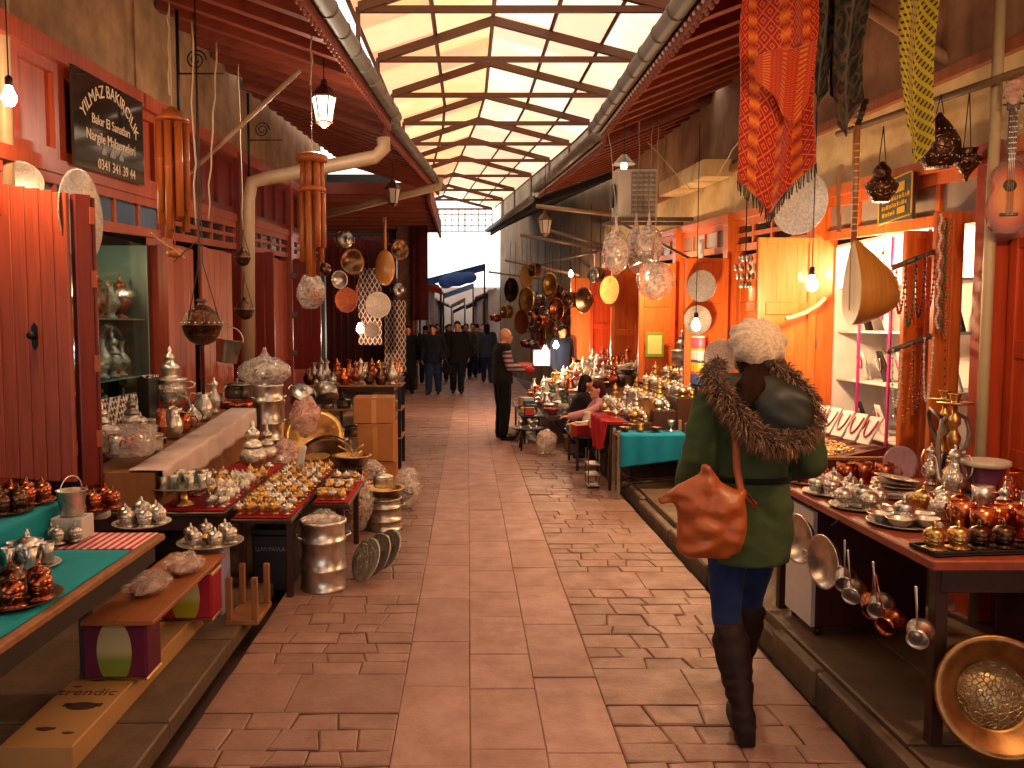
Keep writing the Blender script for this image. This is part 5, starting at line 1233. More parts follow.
o=T('wooden_rack','pale wooden rack between the pan table and the sloping tray','rack',(2.25,4.86,.103)); 
for x in (-.2,.0,.2): MB().cbox(x-.012,x+.012,-.012,.012,0,.78,.003).build('upright',rawW,o)
MB().cbox(-.22,.22,-.02,.02,.782,.80,.003).build('rail',rawW,o); MB().cbox(-.22,.22,-.02,.02,.3,.32,.003).build('rail',rawW,o)
# rods with hanging necklaces and rosaries
ir=m_plain('grey_rod','#6a5c50',.45,.5)
def rod(name,a,b,lab,r=.016): 
    o=MB().tube([a,b],r,8).build(name,ir); tag(o,lab,'rod'); return o
ra,rb=onY(892,268,4.74),onY(957,243,4.80); rod('display_rod',ra,rb,'upper rod of hanging bead strings on the orange leaf')
rc,rd=onY(888,352,4.74),onY(957,326,4.80); rod('display_rod',rc,rd,'lower rod of hanging bead strings on the orange leaf')
bm=[m_plain('red_beads'),m_plain('white_beads','#e0d8d0',.3),m_plain('green_beads','#2c5a44',.3),m_plain('amber_beads','#b8621c',.3),m_plain('black_beads','#1c1616',.3),m_plain('brown_beads','#5a2c1c',.3)]
k=0
for (a,b,l0,nm) in ((ra,rb,.28,'upper'),(rc,rd,.34,'lower')):
    for i in range(6):
        p=a+(b-a)*((i+.7)/6.6); l=l0*(1+.35*((i*7)%4)/3); mb=MB(); n=26
        for j in range(n):
            t_=j/(n-1); a_=pi*t_; mb.ell((p.x+.025*cos(a_),p.y-.022,p.z-.006-l*sin(a_)*(.9+.1*t_)),.0085,.0085,.0085,6,4)
        mb.tube([(p.x+.025*cos(pi*j/(n-1)),p.y-.022,p.z-.006-l*sin(pi*j/(n-1))*(.9+.1*j/(n-1))) for j in range(n)],.003,5)
        bn='red white green amber black brown'.split()[(i*2+k)%6]
        o=mb.build('bead_string',bm[(i*2+k)%6]); tag(o,f'{bn} bead string hanging {ORD[i]} from the window end of the {nm} rod','bead string','bead strings on the rods')
    k+=1
for i in range(3):
    p=onY(941+5*i,215+4*i,4.66); mb=MB()
    for j in range(40): mb.ell((p.x+.006*sin(j),p.y,p.z-.016*j),.009,.009,.009,6,4)
    mb.tube([(p.x+.006*sin(j),p.y,p.z-.016*j) for j in range(40)],.003,5)
    o=mb.build('bead_string',bm[(i+1)%6]); tag(o,f'{"white green amber".split()[i]} rosary hanging long on the orange leaf edge','bead string')
bulb((2.0,2.35,2.75),'bare bulb over the street end of the pan table',70,1.2,3.6)
bulb((2.2,10.2,2.3),'added fill bulb over the far end of the silver stall',55,1.2,3.6)  # bulb added to brighten the stalls, no such source known
# saz: half-pear bowl, flat pale face, long neck
sazo=T('long_neck_lute','big pale wooden long-necked lute hanging before the lit window','lute',onY(851,325,4.6)); Ms=Matrix.Rotation(-.12,4,'Z')
H=.46
def wprof(t): return .135*(sin(pi*min(1,(t*.92)**.72))**.75) if t<.98 else .02
prof=[(t,.018+.132*(sin(pi/2*min(1,t/.62))**1.1 if t<.62 else cos(pi/2*((t-.62)/.38)**1.8*.93))) for t in [i/16 for i in range(17)]]
mb=MB(); n=14; vs=[];fs=[]
for i,(t,wd) in enumerate(prof):
    z=H*(1-t)
    for k in range(n+1):
        a=pi*k/n; vs.append((wd*1.65*sin(a), wd*cos(a), z-.10*(wd*1.65*sin(a))*(1 if t>.5 else 0)+ (.16*(wd*1.65*sin(a)) if t>.6 else 0)))
for i in range(len(prof)-1):
    for k in range(n): fs.append((i*(n+1)+k,i*(n+1)+k+1,(i+1)*(n+1)+k+1,(i+1)*(n+1)+k))
fs.append(tuple(range(n,-1,-1))); m_=len(prof)-1; fs.append(tuple(m_*(n+1)+k for k in range(n+1)))
mb.M=Ms; mb.add(vs,fs,True); mb.build('bowl',m_wood('honey_wood','#c88a3c','#8a5018',.3,(40,3,2),None,.4),sazo,fix=True)
mb=MB(); vs=[];fs=[]
for (t,wd) in prof: vs+=[(-.006,wd,H*(1-t)),(-.006,-wd,H*(1-t)),(0,wd,H*(1-t)),(0,-wd,H*(1-t))]
for i in range(len(prof)-1):
    a=4*i; fs+=[(a,a+1,a+5,a+4),(a+2,a+6,a+7,a+3),(a,a+4,a+6,a+2),(a+1,a+3,a+7,a+5)]
fs+=[(0,2,3,1),(a+4,a+5,a+7,a+6)]
mb.M=Ms; mb.add(vs,fs); mb.build('soundboard',m_wood('spruce_face','#ecd2a0','#c8a468',.35,(30,2,2)),sazo,fix=True)
mb=MB(); mb.tube([(.0,0,H-.01),(.0,0,H+.62)],.016,10); mb.build('neck',m_wood('neck_wood','#b87838','#6a3c14',.4),sazo)
mb=MB()
for i in range(14): mb.tube([(0,0,H+.05+.036*i),(0,0,H+.056+.036*i)],.0175,10)
mb.build('fret_ties',m_plain('fret_thread','#e8c898',.6),sazo)
mb=MB(); mb.tube([(0,0,H+.62),(.04,0,H+.76)],.016,8)
for i in range(4): mb.tube([(.01*i,-.05,H+.64+.03*i),(.01*i,.05,H+.64+.03*i)],.006,6)
mb.build('peg_head',woodD,sazo)
mb=MB()
for q in (-.006,0,.006): mb.tube([(-.012,q,.08),(-.02,q,H+.6)],.001,4)
mb.build('strings',silver,sazo)
cord('hanging_wire','pale cord tied from the lute neck to the rail above',tuple(sazo.location+V((0,0,H+.72))),tuple(sazo.location+V((.0,.0,H+1.6))),.005,rope)
cord('hanging_wire','second pale rope hanging beside the lute neck',onY(840,165,4.7),onY(838,232,4.7),.012,rope)
# toy guitar in a plastic sleeve
gp=onY(1006,234,4.2); g=T('toy_guitar','small sunburst guitar hanging in a clear sleeve by the orange shutters','guitar',gp,-.35)
def gout(n=44):
    pts=[]
    for i in range(n):
        a=2*pi*i/n; z=.18-.18*cos(a); t_=z/.36
        wd=.102*abs(sin(a))**.62*(1-.26*math.exp(-((t_-.62)/.13)**2))*(1-.2*t_)
        pts.append(((1 if sin(a)>=0 else -1)*wd,z))
    return pts
sbt=NT('sunburst'); v=sbt.tex(); s_=sbt.N('ShaderNodeSeparateXYZ',{0:v}); dx=sbt.math('MULTIPLY',s_.outputs[0],9.0); dz=sbt.math('MULTIPLY',sbt.math('SUBTRACT',s_.outputs[2],.17),5.2); dd_=sbt.math('SQRT',sbt.math('ADD',sbt.math('MULTIPLY',dx,dx),sbt.math('MULTIPLY',dz,dz)))
sbt.bsdf(base=sbt.ramp(dd_,[(.35,col('#e08a24')),(.7,col('#b8480e')),(1,col('#3a1408'))]),rough=.2,coat=.4)
MB().prism(gout(),-.03,.03,1).build('body',sbt.m,g,fix=True)
mb=MB(); mb.M=Matrix.Translation((0,-.0305,.235))@Matrix.Rotation(pi/2,4,'X'); mb.lathe([(0,0),(.03,0),(.03,.001),(0,.001)],24); mb.build('sound_hole',black,g)
mb=MB(); mb.cbox(-.04,.04,-.042,-.031,.085,.10,.003); mb.build('bridge',black,g); MB().cbox(-.017,.017,-.045,-.018,.345,.60,.003).build('neck',woodD,g)
mb=MB(); mb.cbox(-.028,.028,-.04,-.022,.60,.73,.004)
for i in range(3): mb.tube([(-.045,-.03,.63+.035*i),(.045,-.03,.63+.035*i)],.006,6)
mb.build('headstock',woodD,g)
mb=MB()
for q in range(4): mb.tube([(-.012+.008*q,-.048,.09),(-.01+.0065*q,-.048,.62)],.0012,4)
mb.build('strings',silver,g)
mb=MB()
for i in range(9): mb.box(-.017,.017,-.0465,-.045,.36+.026*i,.363+.026*i)
mb.build('frets',silver,g)
sl=MB().sheet(lambda u,v:((u-.5)*(.26-.08*v)+.01*noise.noise(V((u*5,v*9,1))),-.075+.03*abs(u-.5)+.012*noise.noise(V((u*7,v*12,4))),-.02+.80*v),14,30,.001); sl.build('plastic_sleeve',m_film('sleeve_film','#f4e8e0',.02),g)
sl=MB(); sl.ell((0,-.03,.70),.045,.03,.08,14,10); sl.build('pink_wrap',filmP,g)
cord('hanging_wire','twisted cord holding the toy guitar on the long rod',tuple(gp+V((0,0,.76))),onX(1006,78,2.66),.005,rope,n=4)
# long perforated rod along the fronts
pa,pb=onX(838,134,2.62),onX(1060,58,2.62); o=MB().tube([pa,pb],.021,10).build('display_rod',m_plain('carved_rod','#8a6a48',.6,.1,.5,60)); tag(o,'long carved rod along the shopfront that carries lamps and guitar','rod')
pipe('diagonal_strut','pale wooden strut slanting above the yellow scarf',[onY(842,-8,5.4),onY(985,84,5.0)],.036,m_wood('pale_strut','#b08a64','#7a5a3c',.6),'strut')
pipe('drain_pipe','cream drainpipe at the edge of the orange shutters',[V((2.697,4.33,.10)),V((2.697,4.33,3.5))],.027,m_plain('cream_pipe','#c8b48a',.5),'pipe')
# three pierced lamps
def gourd(loc,s,lab,prof,ztop,white_base=False):
    o=T('hanging_lamp',lab,'hanging lamp',loc); L(prof,24).build('shade',bronzeE,o); o.scale=(s,s,s)
    b=MB(); rr=[p for p in prof if p[0]>.05]
    for (r_,z) in rr[::2]:
        for k in range(18): a=2*pi*k/18; b.ell((r_*1.01*cos(a),r_*1.01*sin(a),z),.004,.004,.004,6,4)
    b.build('bead_band',silver,o)
    c=MB()
    zt=(ztop-loc[2])/s; zc=max(p[1] for p in prof)
    for q in ((-.02,0),(.02,0)): c.tube([(q[0],q[1],zc-.01),(0,0,zt)],.003,5)
    c.build('chain',wireD,o)
    return o
p=onY(881,202,4.75); gourd((p.x,4.75,p.z),1.0,'pierced dark lamp with stacked domes, hanging closest to the lute',[(0,0),(.045,0),(.05,.01),(.075,.05),(.088,.085),(.086,.10),(.07,.115),(.05,.135),(.046,.15),(.05,.165),(.044,.185),(.02,.21),(.008,.225),(0,.225)],p.z+.42)
p=onY(938,168,4.45); gourd((p.x,4.45,p.z),1.0,'biggest pierced dark lamp, onion shaped, above the bead rods',[(0,0),(.06,0),(.065,.008),(.095,.05),(.105,.10),(.102,.13),(.10,.14),(.075,.19),(.045,.235),(.02,.265),(.01,.285),(0,.29)],p.z+.38)
p=onY(966,178,4.45); gourd((p.x,4.45,p.z),1.0,'small pierced dark lamp ending in a point, hanging on chains',[(0,-.02),(.008,-.015),(.012,.005),(.03,.03),(.065,.075),(.075,.095),(.06,.11),(.045,.125),(.05,.145),(.055,.15),(0,.15)],p.z+.46)
# cloths hanging over the street edge
t=NT('kilim'); v=t.tex('UV',(7,13,1)); v2=t.tex('UV',(1,1,1)); s_=t.N('ShaderNodeSeparateXYZ',{0:v}); su=t.N('ShaderNodeSeparateXYZ',{0:v2})
fu=t.math('PINGPONG',s_.outputs[0],.5); fv=t.math('PINGPONG',s_.outputs[1],.5); dm=t.math('ADD',fu,fv)
d1=t.math('PINGPONG',t.math('MULTIPLY',dm,3.0),.5)
base=t.ramp(d1,[(0,col('#8a1408')),(.38,col('#c42a10')),(.46,col('#e8701c')),(.5,col('#f0a030'))])
strip=t.math('GREATER_THAN',t.math('PINGPONG',t.math('MULTIPLY',su.outputs[0],3.0),.5),.34)
base2=t.mix(t.math('MULTIPLY',strip,.75),base,t.ramp(fv,[(0,col('#f09020')),(.25,col('#e05a14')),(.5,col('#7a1408'))]))
t.bsdf(base=base2,rough=.9,sheen=.3,normal=t.bump(dm,.3,.004)); kil=t.m
kt=onY(742,-40,4.55); 
def kl(u,v):
    x0=onY(748,0,4.55).x; x1=onY(818,0,4.55).x; c=(x0+x1)/2
    wv_=1.0-.25*max(0,v-.75)*(1 if u<.5 else .4); z=3.6-(1.08+.24*(1-abs(u-.42)*1.9))*v
    y=4.55+.05*sin(u*8+v*2.2)+.03*sin(v*7+u*3)+.02*noise.noise(V((u*6,v*5,2)))
    return (c+(u-.5)*.40*wv_-.015*v, y, z)
o=T('red_kilim','long orange and red patterned shawl hanging at the eave','shawl',(0,0,0)); MB().sheet(kl,40,50,.006).build('shawl',kil,o)
def kl2(u,v): 
    x0=onY(752,0,4.45).x; return (x0+.30*u*(1-.15*v)+.02, 4.42+.03*sin(u*9+2)-.02*v, 3.08-.40*v*(1-abs(u-.75)*.9)+.06*u)
MB().sheet(kl2,20,20,.006).build('folded_corner',kil,o)
fr=MB()
for i in range(60):
    u=i/59; p=V(kl(u,1)); fr.tube([p,p+V((R.uniform(-.01,.01),R.uniform(-.01,.01),-.05-.02*R.random()))],.003,4)
fr.build('fringe',m_cloth('fringe_dark','#4a3c34'),o)
t=NT('camo'); v=t.tex('UV',(3,6,1)); vo=t.N('ShaderNodeTexVoronoi',{'Vector':v,'Scale':1.6}); t.bsdf(base=t.ramp(t.noise(v,1.3,1),[(0,col('#17181a')),(.42,col('#3a3826')),(.5,col('#5e4a30')),(.58,col('#1c1a18')),(.66,col('#54241c'))],'CONSTANT'),rough=.9,sheen=.2); camo=t.m
def scarf(nm,lab,xa,xb,y,ztop,zb,m,pt=.5,drop=.3,fl=10,seed=0):
    def f(u,v):
        wv_=1-.35*v; c=(xa+xb)/2; z=ztop-(ztop-zb)*v*(1-drop*abs(u-pt))
        return (c+(u-.5)*(xb-xa)*wv_+.015*sin(v*5+seed), y+.035*sin(u*fl+seed+v)+.02*sin(v*7+seed), z)
    o=MB().sheet(f,26,50,.005).build(nm,m); tag(o,lab,'scarf'); return o
def X_(px,y): return onY(px,100,y).x
scarf('patterned_scarf','dark patterned scarf hanging right beside the orange and red shawl',X_(806,4.6),X_(836,4.6),4.62,3.6,2.85,camo,.6,.35,8,1)
scarf('patterned_scarf','dark brown and green scarf reaching down to the lute neck',X_(832,4.55),X_(866,4.55),4.55,3.6,2.68,camo,.25,.3,8,2)
scarf('patterned_scarf','narrow black and red scarf behind the brown and green one',X_(818,4.8),X_(852,4.8),4.8,3.62,2.95,m_cloth('black_red','#2a1412','#100808'),.5,.2,9,4)
t=NT('yellow_check'); v=t.tex('UV',(1,4.2,1),(0,0,.5)); s_=t.N('ShaderNodeSeparateXYZ',{0:v}); a_=t.math('GREATER_THAN',t.math('PINGPONG',t.math('MULTIPLY',s_.outputs[0],8.0),.5),.2); b_=t.math('GREATER_THAN',t.math('PINGPONG',t.math('MULTIPLY',s_.outputs[1],8.0),.5),.2)
dots_=t.math('MULTIPLY',a_,b_); t.bsdf(base=t.mix(t.math('MULTIPLY',a_,t.math('SUBTRACT',1.0,t.math('MULTIPLY',b_,.75))),col('#b8a422'),col('#2a260e')),rough=.85,sheen=.3); yel=t.m
scarf('yellow_scarf','yellow and black checked scarf hanging in front of the carved rod',X_(894,4.3),X_(936,4.3),4.3,3.6,2.50,yel,.62,.25,7,3)
cord('hanging_wire','dark rope along the eave that carries the shawls and scarves',(1.40,4.56,3.6),(2.60,4.40,3.61),.012,wireD,cat='rope')
# green sign in the fanlight
so2=T('painted_sign','dark green sign with gold border leaning in the fanlight behind the lamps','sign',(0,0,0)); A=onX(878,224,2.72); B=onX(912,219,2.72); Ct=onX(912,172,2.72).z-B.z
mb=MB(); mb.hexa([A,A+V((.02,0,0)),B+V((.02,0,0)),B,A+V((0,0,Ct)),A+V((.02,0,Ct)),B+V((.02,0,Ct)),B+V((0,0,Ct))]); mb.build('board',m_plain('sign_green','#4c4a34',.4),so2,fix=True)
PM2=Matrix.Translation((A+B)/2+V((-.001,0,Ct/2)))@Matrix(((0,0,-1,0),(-1,0,0,0),(K,1,0,0),(0,0,0,1)))
wd=abs(A.y-B.y); mb=MB()
for (a,b,c_,d_) in ((-.5,.5,.44,.47),(-.5,.5,-.47,-.44),(-.5,-.46,-.47,.47),(.46,.5,-.47,.47),(.05,.28,.12,.32),(.08,.3,-.36,-.22)):
    mb.M=PM2; mb.box(a*wd,b*wd,c_*Ct,d_*Ct,0,.003)
for row,(yy,x0,x1) in enumerate(((.02,-.38,.36),(-.13,-.38,.30),(-.29,-.36,-.02))):
    k=0; x=x0
    while x<x1: 
        mb.M=PM2; w_=.03+.02*((k*5+row)%3); mb.box(x*wd,(x+w_)*wd,(yy-.045)*Ct,(yy+.045-.02*(k%2))*Ct,0,.003); x+=w_+.025; k+=1
mb.build('lettering',m_plain('sign_gold','#c8a028',.4),so2)
# silver plate in film over the leaf, plates on the next leaf
ware('tray',onY(800,203,6.25),'silver','big silver plate hanging over the open leaf behind the woman',rot=(pi/2,0,-.95),sc=(.235,.235,.16),name='wall_tray',cat='tray')
p=onY(702,286,8.5); ware('tray',p,'silver','upper silver plate hung on the orange leaf by the bright bulb',rot=(pi/2,0,-.75),sc=(.16,.16,.14),name='wall_tray',cat='tray')
p=onY(698,320,8.5); ware('tray',p,'pewter','lower grey plate hung on the orange leaf by the bright bulb',rot=(pi/2,0,-.7),sc=(.15,.15,.14),name='wall_tray',cat='tray')
p=onY(812,280,5.75); bulb(p,'bright bare bulb hanging before the orange leaf behind the woman',60,1.3,3.6,e=34)
p=onY(696,322,7.7); bulb(p,'bright bare bulb hanging by the silver plates',70,1.3,3.5,e=34)
ware('tray',onY(722,357,6.95),'silver','silver round tray hung just behind the cream beret',rot=(pi/2,0,-.5),sc=(.15,.15,.14),name='wall_tray',cat='tray')
cord('twisted_cloth','twisted pale cloth hung across the orange leaf behind the woman',onY(786,318,6.2),onY(826,298,6.3),.018,m_cloth('pale_twist','#c89a80'),.03,'cloth')
# little crystal lamp
p=onY(745,285,7.6); o=T('crystal_lamp','small clear crystal lamp hanging behind the cream beret','hanging lamp',p)
for k,(z,r_) in enumerate(((0,.04),(.08,.07),(.16,.09),(.24,.05))):
    mb=MB()
    for i in range(8): a=2*pi*i/8; mb.ell((r_*cos(a),r_*sin(a),z),.018,.018,.03,8,6)
    mb.build('crystal_tier',silver,o)
MB().tube([(0,0,.0),(0,0,1.3)],.006,6).build('rod',wireD,o)
# ================================================================ right side, middle: stepped sugar bowl stall
def steps(name,lab,x0,x1,y0,y1,zs,m,zf=.0):
    o=T(name,lab,'stall',((x0+x1)/2,(y0+y1)/2,zf)); M=Matrix.Translation((-(x0+x1)/2,-(y0+y1)/2,-zf)); n=len(zs); w=(x1-x0)/n
    for i,z in enumerate(zs):
        b=MB(); b.M=M; b.cbox(x0+w*i+.001,x0+w*(i+1)-.001,y0,y1,zf+(.35 if i<n-1 else .0),z,.006); b.build('step',m,o)
    for y in (y0+.04,y1-.04):
        b=MB(); b.M=M; b.cbox(x0+.02,x0+.06,y-.02,y+.02,zf,zf+.349,.003); b.build('leg',iron,o)
    return o
Y0,Y1=8.3,10.2
steps('stepped_stall','stepped stall of silver sugar bowls by the bright bulb',1.62,2.58,Y0,Y1,(.70,.82,.95,1.06),woodD,.103)
GM='silver bowls on the stepped stall'
for i,(x,z,nm) in enumerate(((1.74,.703,'lowest'),(1.98,.823,'second'),(2.22,.953,'third'),(2.46,1.063,'top'))):
    stall_row((x-.05,Y0+.03,z),(x-.05,Y1-.05,z),13,['sugar_bowl','sugar_bowl','teapot','cup'],['silver','silver','gold','silvergold'],f'the {nm} silver stall step, street side',.82,parts=(i==0),group=GM)
    stall_row((x+.065,Y0+.03,z),(x+.065,Y1-.05,z),12,['cup','sugar_bowl','goblet','urn'],['silver','silvergold','gold'],f'the {nm} silver stall step, wall side',.74,parts=False,group=GM)
cloth_sheet('red_cloth','dark red cloth over the second step of the silver stall',lambda u,v:(1.855+.012*sin(v*40),Y0+.1+2.2*v,.822-.10*u),6,60,redC,.004)
for i,(y,f) in enumerate(((8.5,'silvergold'),(9.2,'silver'),(9.8,'silvergold'))): ware('tray',(1.845,y,.80),f,f'round plate standing upright, {ORD[i]} along the face of the silver stall',rot=(pi/2,0,-1.2),sc=(.14,.14,.12),name='standing_tray',cat='tray')
# folding rack with the turquoise and red cloths
o=T('folding_rack','metal folding rack draped with turquoise cloth beside the silver stall','rack',(1.78,8.02,.0))
for (x,y) in ((-.33,-.1),(.32,-.1),(-.33,.16),(.32,.16)): MB().cbox(x-.016,x+.016,y-.016,y+.016,0 if x<-.2 else .105,.74 if x>0 else .66,.003).build('leg',m_plain('rack_grey','#8a7a64',.5,.3),o)
for y in (-.1,.16): MB().tube([(-.33,y,.09),(-.2,y,.16),(.32,y,.2)],.012,6).build('rail',iron,o)
MB().cbox(-.34,.33,-.11,.17,.60,.62,.003).build('shelf',rawW,o)
def tc(u,v):
    x=1.46+.64*v; 
    if u<.3: return (x,8.20-u*1.0+.0,.632+.004*sin(v*9))
    return (x, 7.895-.008*sin(v*22)-.01, .632-.45*(u-.3)*(1-.25*v))
cloth_sheet('turquoise_cloth','turquoise cloth draped over the metal folding rack',tc,26,26,m_cloth('turquoise_blue','#1488a8','#0c6a88'),.004)
for i in range(4): ware(['bowl','cezve','bowl','goblet'][i],(1.54+.15*i,8.08,.642),['copper','gold','copper','silver'][i],f'{["copper bowl","brass coffee pot","copper bowl","silver goblet"][i]} on the turquoise cloth, {ORD[i]} from the street side',s=.55 if i in(0,2) else .9)
def rc_(u,v):
    y=8.28+.9*v
    if u<.45: return (1.60-u*.5+.0,y,.705+.02*sin(v*13)*(u))
    return (1.372+.02*sin(v*17+u*4), y-.1*(u-.45), .70-.62*(u-.45)*(.55+.45*abs(sin(v*2.6))))
table('low_table','low table under the bright red cloth at the street edge of the silver stall',1.38,1.60,8.28,9.25,.695,.0,woodD,.03,.02,apron=False)
cloth_sheet('red_tablecloth','bright red cloth falling to the street at the corner of the silver stall',rc_,34,40,redC,.005)
for i in range(4): ware(['sugar_bowl','bowl','cup','sugar_bowl'][i],(1.50,8.42+.22*i,.737),['silvergold','silver','gold','silvergold'][i],f'small {["footed bowl","round bowl","lidded cup","footed bowl with lid"][i]} on the bright red cloth, {ORD[i]} from its near end',s=.6)
# steel jug with wide mouth standing low in front
o=T('floor_stand','clear stacked rack of trays standing low by the red cloth','rack',(1.30,8.55,0)); 
for z in (.02,.13,.24): MB().cbox(-.07,.06,-.10,.12,z,z+.015,.003).build('tray',silver,o)
for (x,y) in ((-.06,-.09),(.05,-.09),(-.06,.11),(.05,.11)): MB().tube([(x,y,0),(x,y,.40)],.006,6).build('upright',ir,o)
# tower of coloured jars
jc=[m_plain('pink_label','#c8607c',.4),m_plain('white_label','#e0d4c8',.4),m_plain('yellow_label','#d0a838',.4),m_plain('blue_label','#3a568c',.4)]
jn=['pink','white','yellow','blue']
for lv,(cidx,z) in enumerate(((3,1.072),(2,1.197),(1,1.322),(0,1.447))):
    for i in range(4):
        y=8.42+.10*i; o=T('spice_jar',f'{jn[cidx]} labelled jar, {ORD[i]} from the near end of level {"one two three four".split()[lv]} of the jar tower','jar',(2.36,y,z),0,'labelled jars stacked by the bright bulb')
        L([(0,0),(.044,0),(.046,.006),(.046,.09),(.04,.10),(0,.10)],14).build('jar',jc[cidx],o); L([(.041,.101),(.043,.101),(.043,.122),(0,.122)],14).build('lid',jc[(cidx+1)%4],o)
# steel dispenser and framed green card
ware('samovar',(2.58,10.02,1.068),'silver','silver samovar at the far end of the silver stall',s=.9)
p=onY(657,345,10.6); o=T('framed_card','small green and yellow framed card on the orange leaf past the silver stall','card',(p.x,10.74,p.z)); MB().cbox(-.12,.12,-.012,.0,-.16,.16,.004).build('frame',m_plain('lime_frame','#7c9a2c',.4),o); MB().box(-.09,.09,-.016,-.0125,-.12,.12).build('card',m_plain('lime_card','#d8dc80',.5),o)
# hanging bags of pots
for i,(px,py,y,rx,rz_,lb) in enumerate(((616,252,9.2,.15,.24,'clear bag of pots hanging nearest the street under the white unit'),(636,250,9.6,.13,.26,'clear bag of pots hanging between two others under the white unit'),(649,246,9.2,.15,.22,'clear bag with dark-rimmed pots hanging nearest the cream band'),(655,280,9.0,.2,.2,'lowest clear bag hanging under the white unit'))):
    p=onY(px,py,y); crumpled_bag('plastic_bag',lb,(p.x,y,p.z),rx,rx*.85,rz_,m_film('bag_film','#e6d2c4',.5),[('pot',(0,0,-rz_*.6),.8),('pot',(0.01,0,-.02),.75),('bowl',(0,0,rz_*.4),.9)],['silver','pewter','silver','silver'][i],neck=rz_*1.7,seed=30+i,amp=.13)
    cord('hanging_wire','thin wire above the '+lb,(p.x,y,p.z+rz_*1.6),onY(px+(-8 if i==0 else 4),118,y),.005,wire,cat='wire')
# white slatted unit on a bracket
p=onY(636,196,9.9); o=T('air_conditioner','white slatted air conditioner unit on a metal bracket under the eave','air conditioner',(p.x,9.9,p.z))
MB().cbox(-.25,.2,-.22,.22,-.27,.27,.012).build('casing',m_plain('ac_white','#c8beb0',.45),o)
g_=MB()
for i in range(9): g_.cbox(-.10,.18,-.232,-.222,-.23+.055*i,-.20+.055*i,.003)
for i in range(5): g_.cbox(-.10+.065*i,-.09+.065*i,-.236,-.222,-.24,.24,.002)
g_.build('grille',m_plain('ac_grey','#8f8578',.5),o)
MB().lathe([(0,0),(.14,0),(.15,.01),(.14,.02),(.05,.02),(0,.02)],24).build('fan',black,o,(-.262,0,0),(0,-pi/2,0))
b=MB(); b.cbox(-.32,.62,-.24,-.2,-.32,-.275,.004); b.cbox(-.32,.62,.2,.24,-.32,-.275,.004); b.tube([(-.3,-.22,-.3),(.6,-.22,-.75)],.016,6); b.build('bracket',ir,o)
p=onY(624,164,9.2); o=T('shade_lamp','white conical enamel lamp hanging beside the air conditioner','lamp',p); L([(.02,.10),(.03,.10),(.12,.0),(.125,-.005),(.115,-.005),(.03,.08),(0,.09)],22).build('shade',m_plain('enamel','#c8c0a8',.35),o); L([(0,-.06),(.03,-.055),(.04,-.02),(.025,.02),(0,.03)],14).build('bulb',m_emit('soft_bulb','#ffe4c0',5),o); MB().tube([(0,0,.09),(0,0,1.0)],.005,5).build('cord',wireD,o)
# stone ledge and its wires
mb=MB(); a=onX(668,202,2.72); b_=onX(722,176,2.72); fbox(mb,2.5,2.8,8.95,11.0,2.82,3.0); struct('trim_4',mb,creamP,'worn cream stone ledge over the shops by the air conditioner')
cord('hanging_wire','thin wire from the stone ledge up to the eave',onX(690,190,2.55),onY(648,142,9.4),.006,wire); cord('hanging_wire','short wire from the near end of the stone ledge to the eave',onX(718,175,2.6),onX(745,130,2.5),.006,wire)
pipe('cross_pole','pale pole crossing under the far eave beside the lantern',[onY(536,206,12.6),onY(625,216,12.6)],.03,pipeM,'pole'); pipe('cross_pole','grey pole under the last eave',[onY(520,235,14.5),onY(608,250,14.5)],.03,ir,'pole')
# white parasol cloth on the fanlight
o=MB().sheet(lambda u,v:(2.66,9.45+.2*u,2.35+.30*v),4,4,.003).build('paper_notice',white); tag(o,'white paper notice stuck on the fanlight behind the plates','notice')
# ================================================================ far stall of mixed goods
steps('stepped_stall','long stepped stall of mixed goods past the silver stall',1.12,2.52,11.45,15.6,(.42,.62,.80,.98),woodD,.0)
for i,(x,z,nm) in enumerate(((1.24,.423,'lowest'),(1.60,.623,'second'),(1.95,.803,'third'),(2.30,.983,'top'))):
    stall_row((x-.04,11.55,z),(x-.04,15.4,z),13,['bowl','pot','teapot','jug','basin','vase'],['silver','china','copper','rose','silver','gold'],f'the {nm} mixed stall step, street side',.95,group='mixed goods on the long stall',jit=.02)
    stall_row((x+.13,11.6,z),(x+.13,15.4,z),12,['urn','sugar_bowl','pot','ewer','mug'],['silver','china','copper','green','silvergold','rose'],f'the {nm} mixed stall step, wall side',.95,group='mixed goods on the long stall',jit=.02)
def box_goods(n,cx_,cy_,cz_,sx,sy,lab,cols,seed):
    r=random.Random(seed)
    for i in range(n):
        x=cx_+r.uniform(-sx,sx); y=cy_+sy*(2*(i+.5)/n-1); h=r.uniform(.05,.16); w=r.uniform(.05,.1); c=cols[i%len(cols)]
        o=MB().cbox(-w,w,-w*.7,w*.7,0,h,.006).build('goods_box',c[1],None,(x,y,cz_),(0,0,r.uniform(-.5,.5))); tag(o,f'{c[0]} small goods box, {ORD[i]} along {lab}','box','small goods boxes')
gb=[('red',m_plain('g_red','#b02c28',.5)),('white',white),('yellow',m_plain('g_yel','#c8a030',.5)),('green',m_plain('g_green','#3c6a44',.5)),('blue',m_plain('g_blue','#3a5a8a',.5)),('pink',m_plain('g_pink','#c87a80',.5))]
table('low_table','low street table of boxes and tools before the long mixed stall',.74,1.06,11.6,13.9,.40,.0,iron,.03,.02,apron=False)
box_goods(12,.90,12.7,.402,.06,1.05,'the low street table',gb,3)
table('low_table','low table of goods in front of the two seated sellers',1.20,1.57,9.42,10.34,.40,.0,woodD,.03,.02,apron=False)
box_goods(7,1.29,9.88,.402,.02,.42,'the table before the sellers',gb,5)
stall_row((1.48,9.46,.403),(1.48,10.3,.403),6,['pot','jug','bowl','teapot'],['silver','china','copper','rose'],'the table before the sellers, wall side',.8)
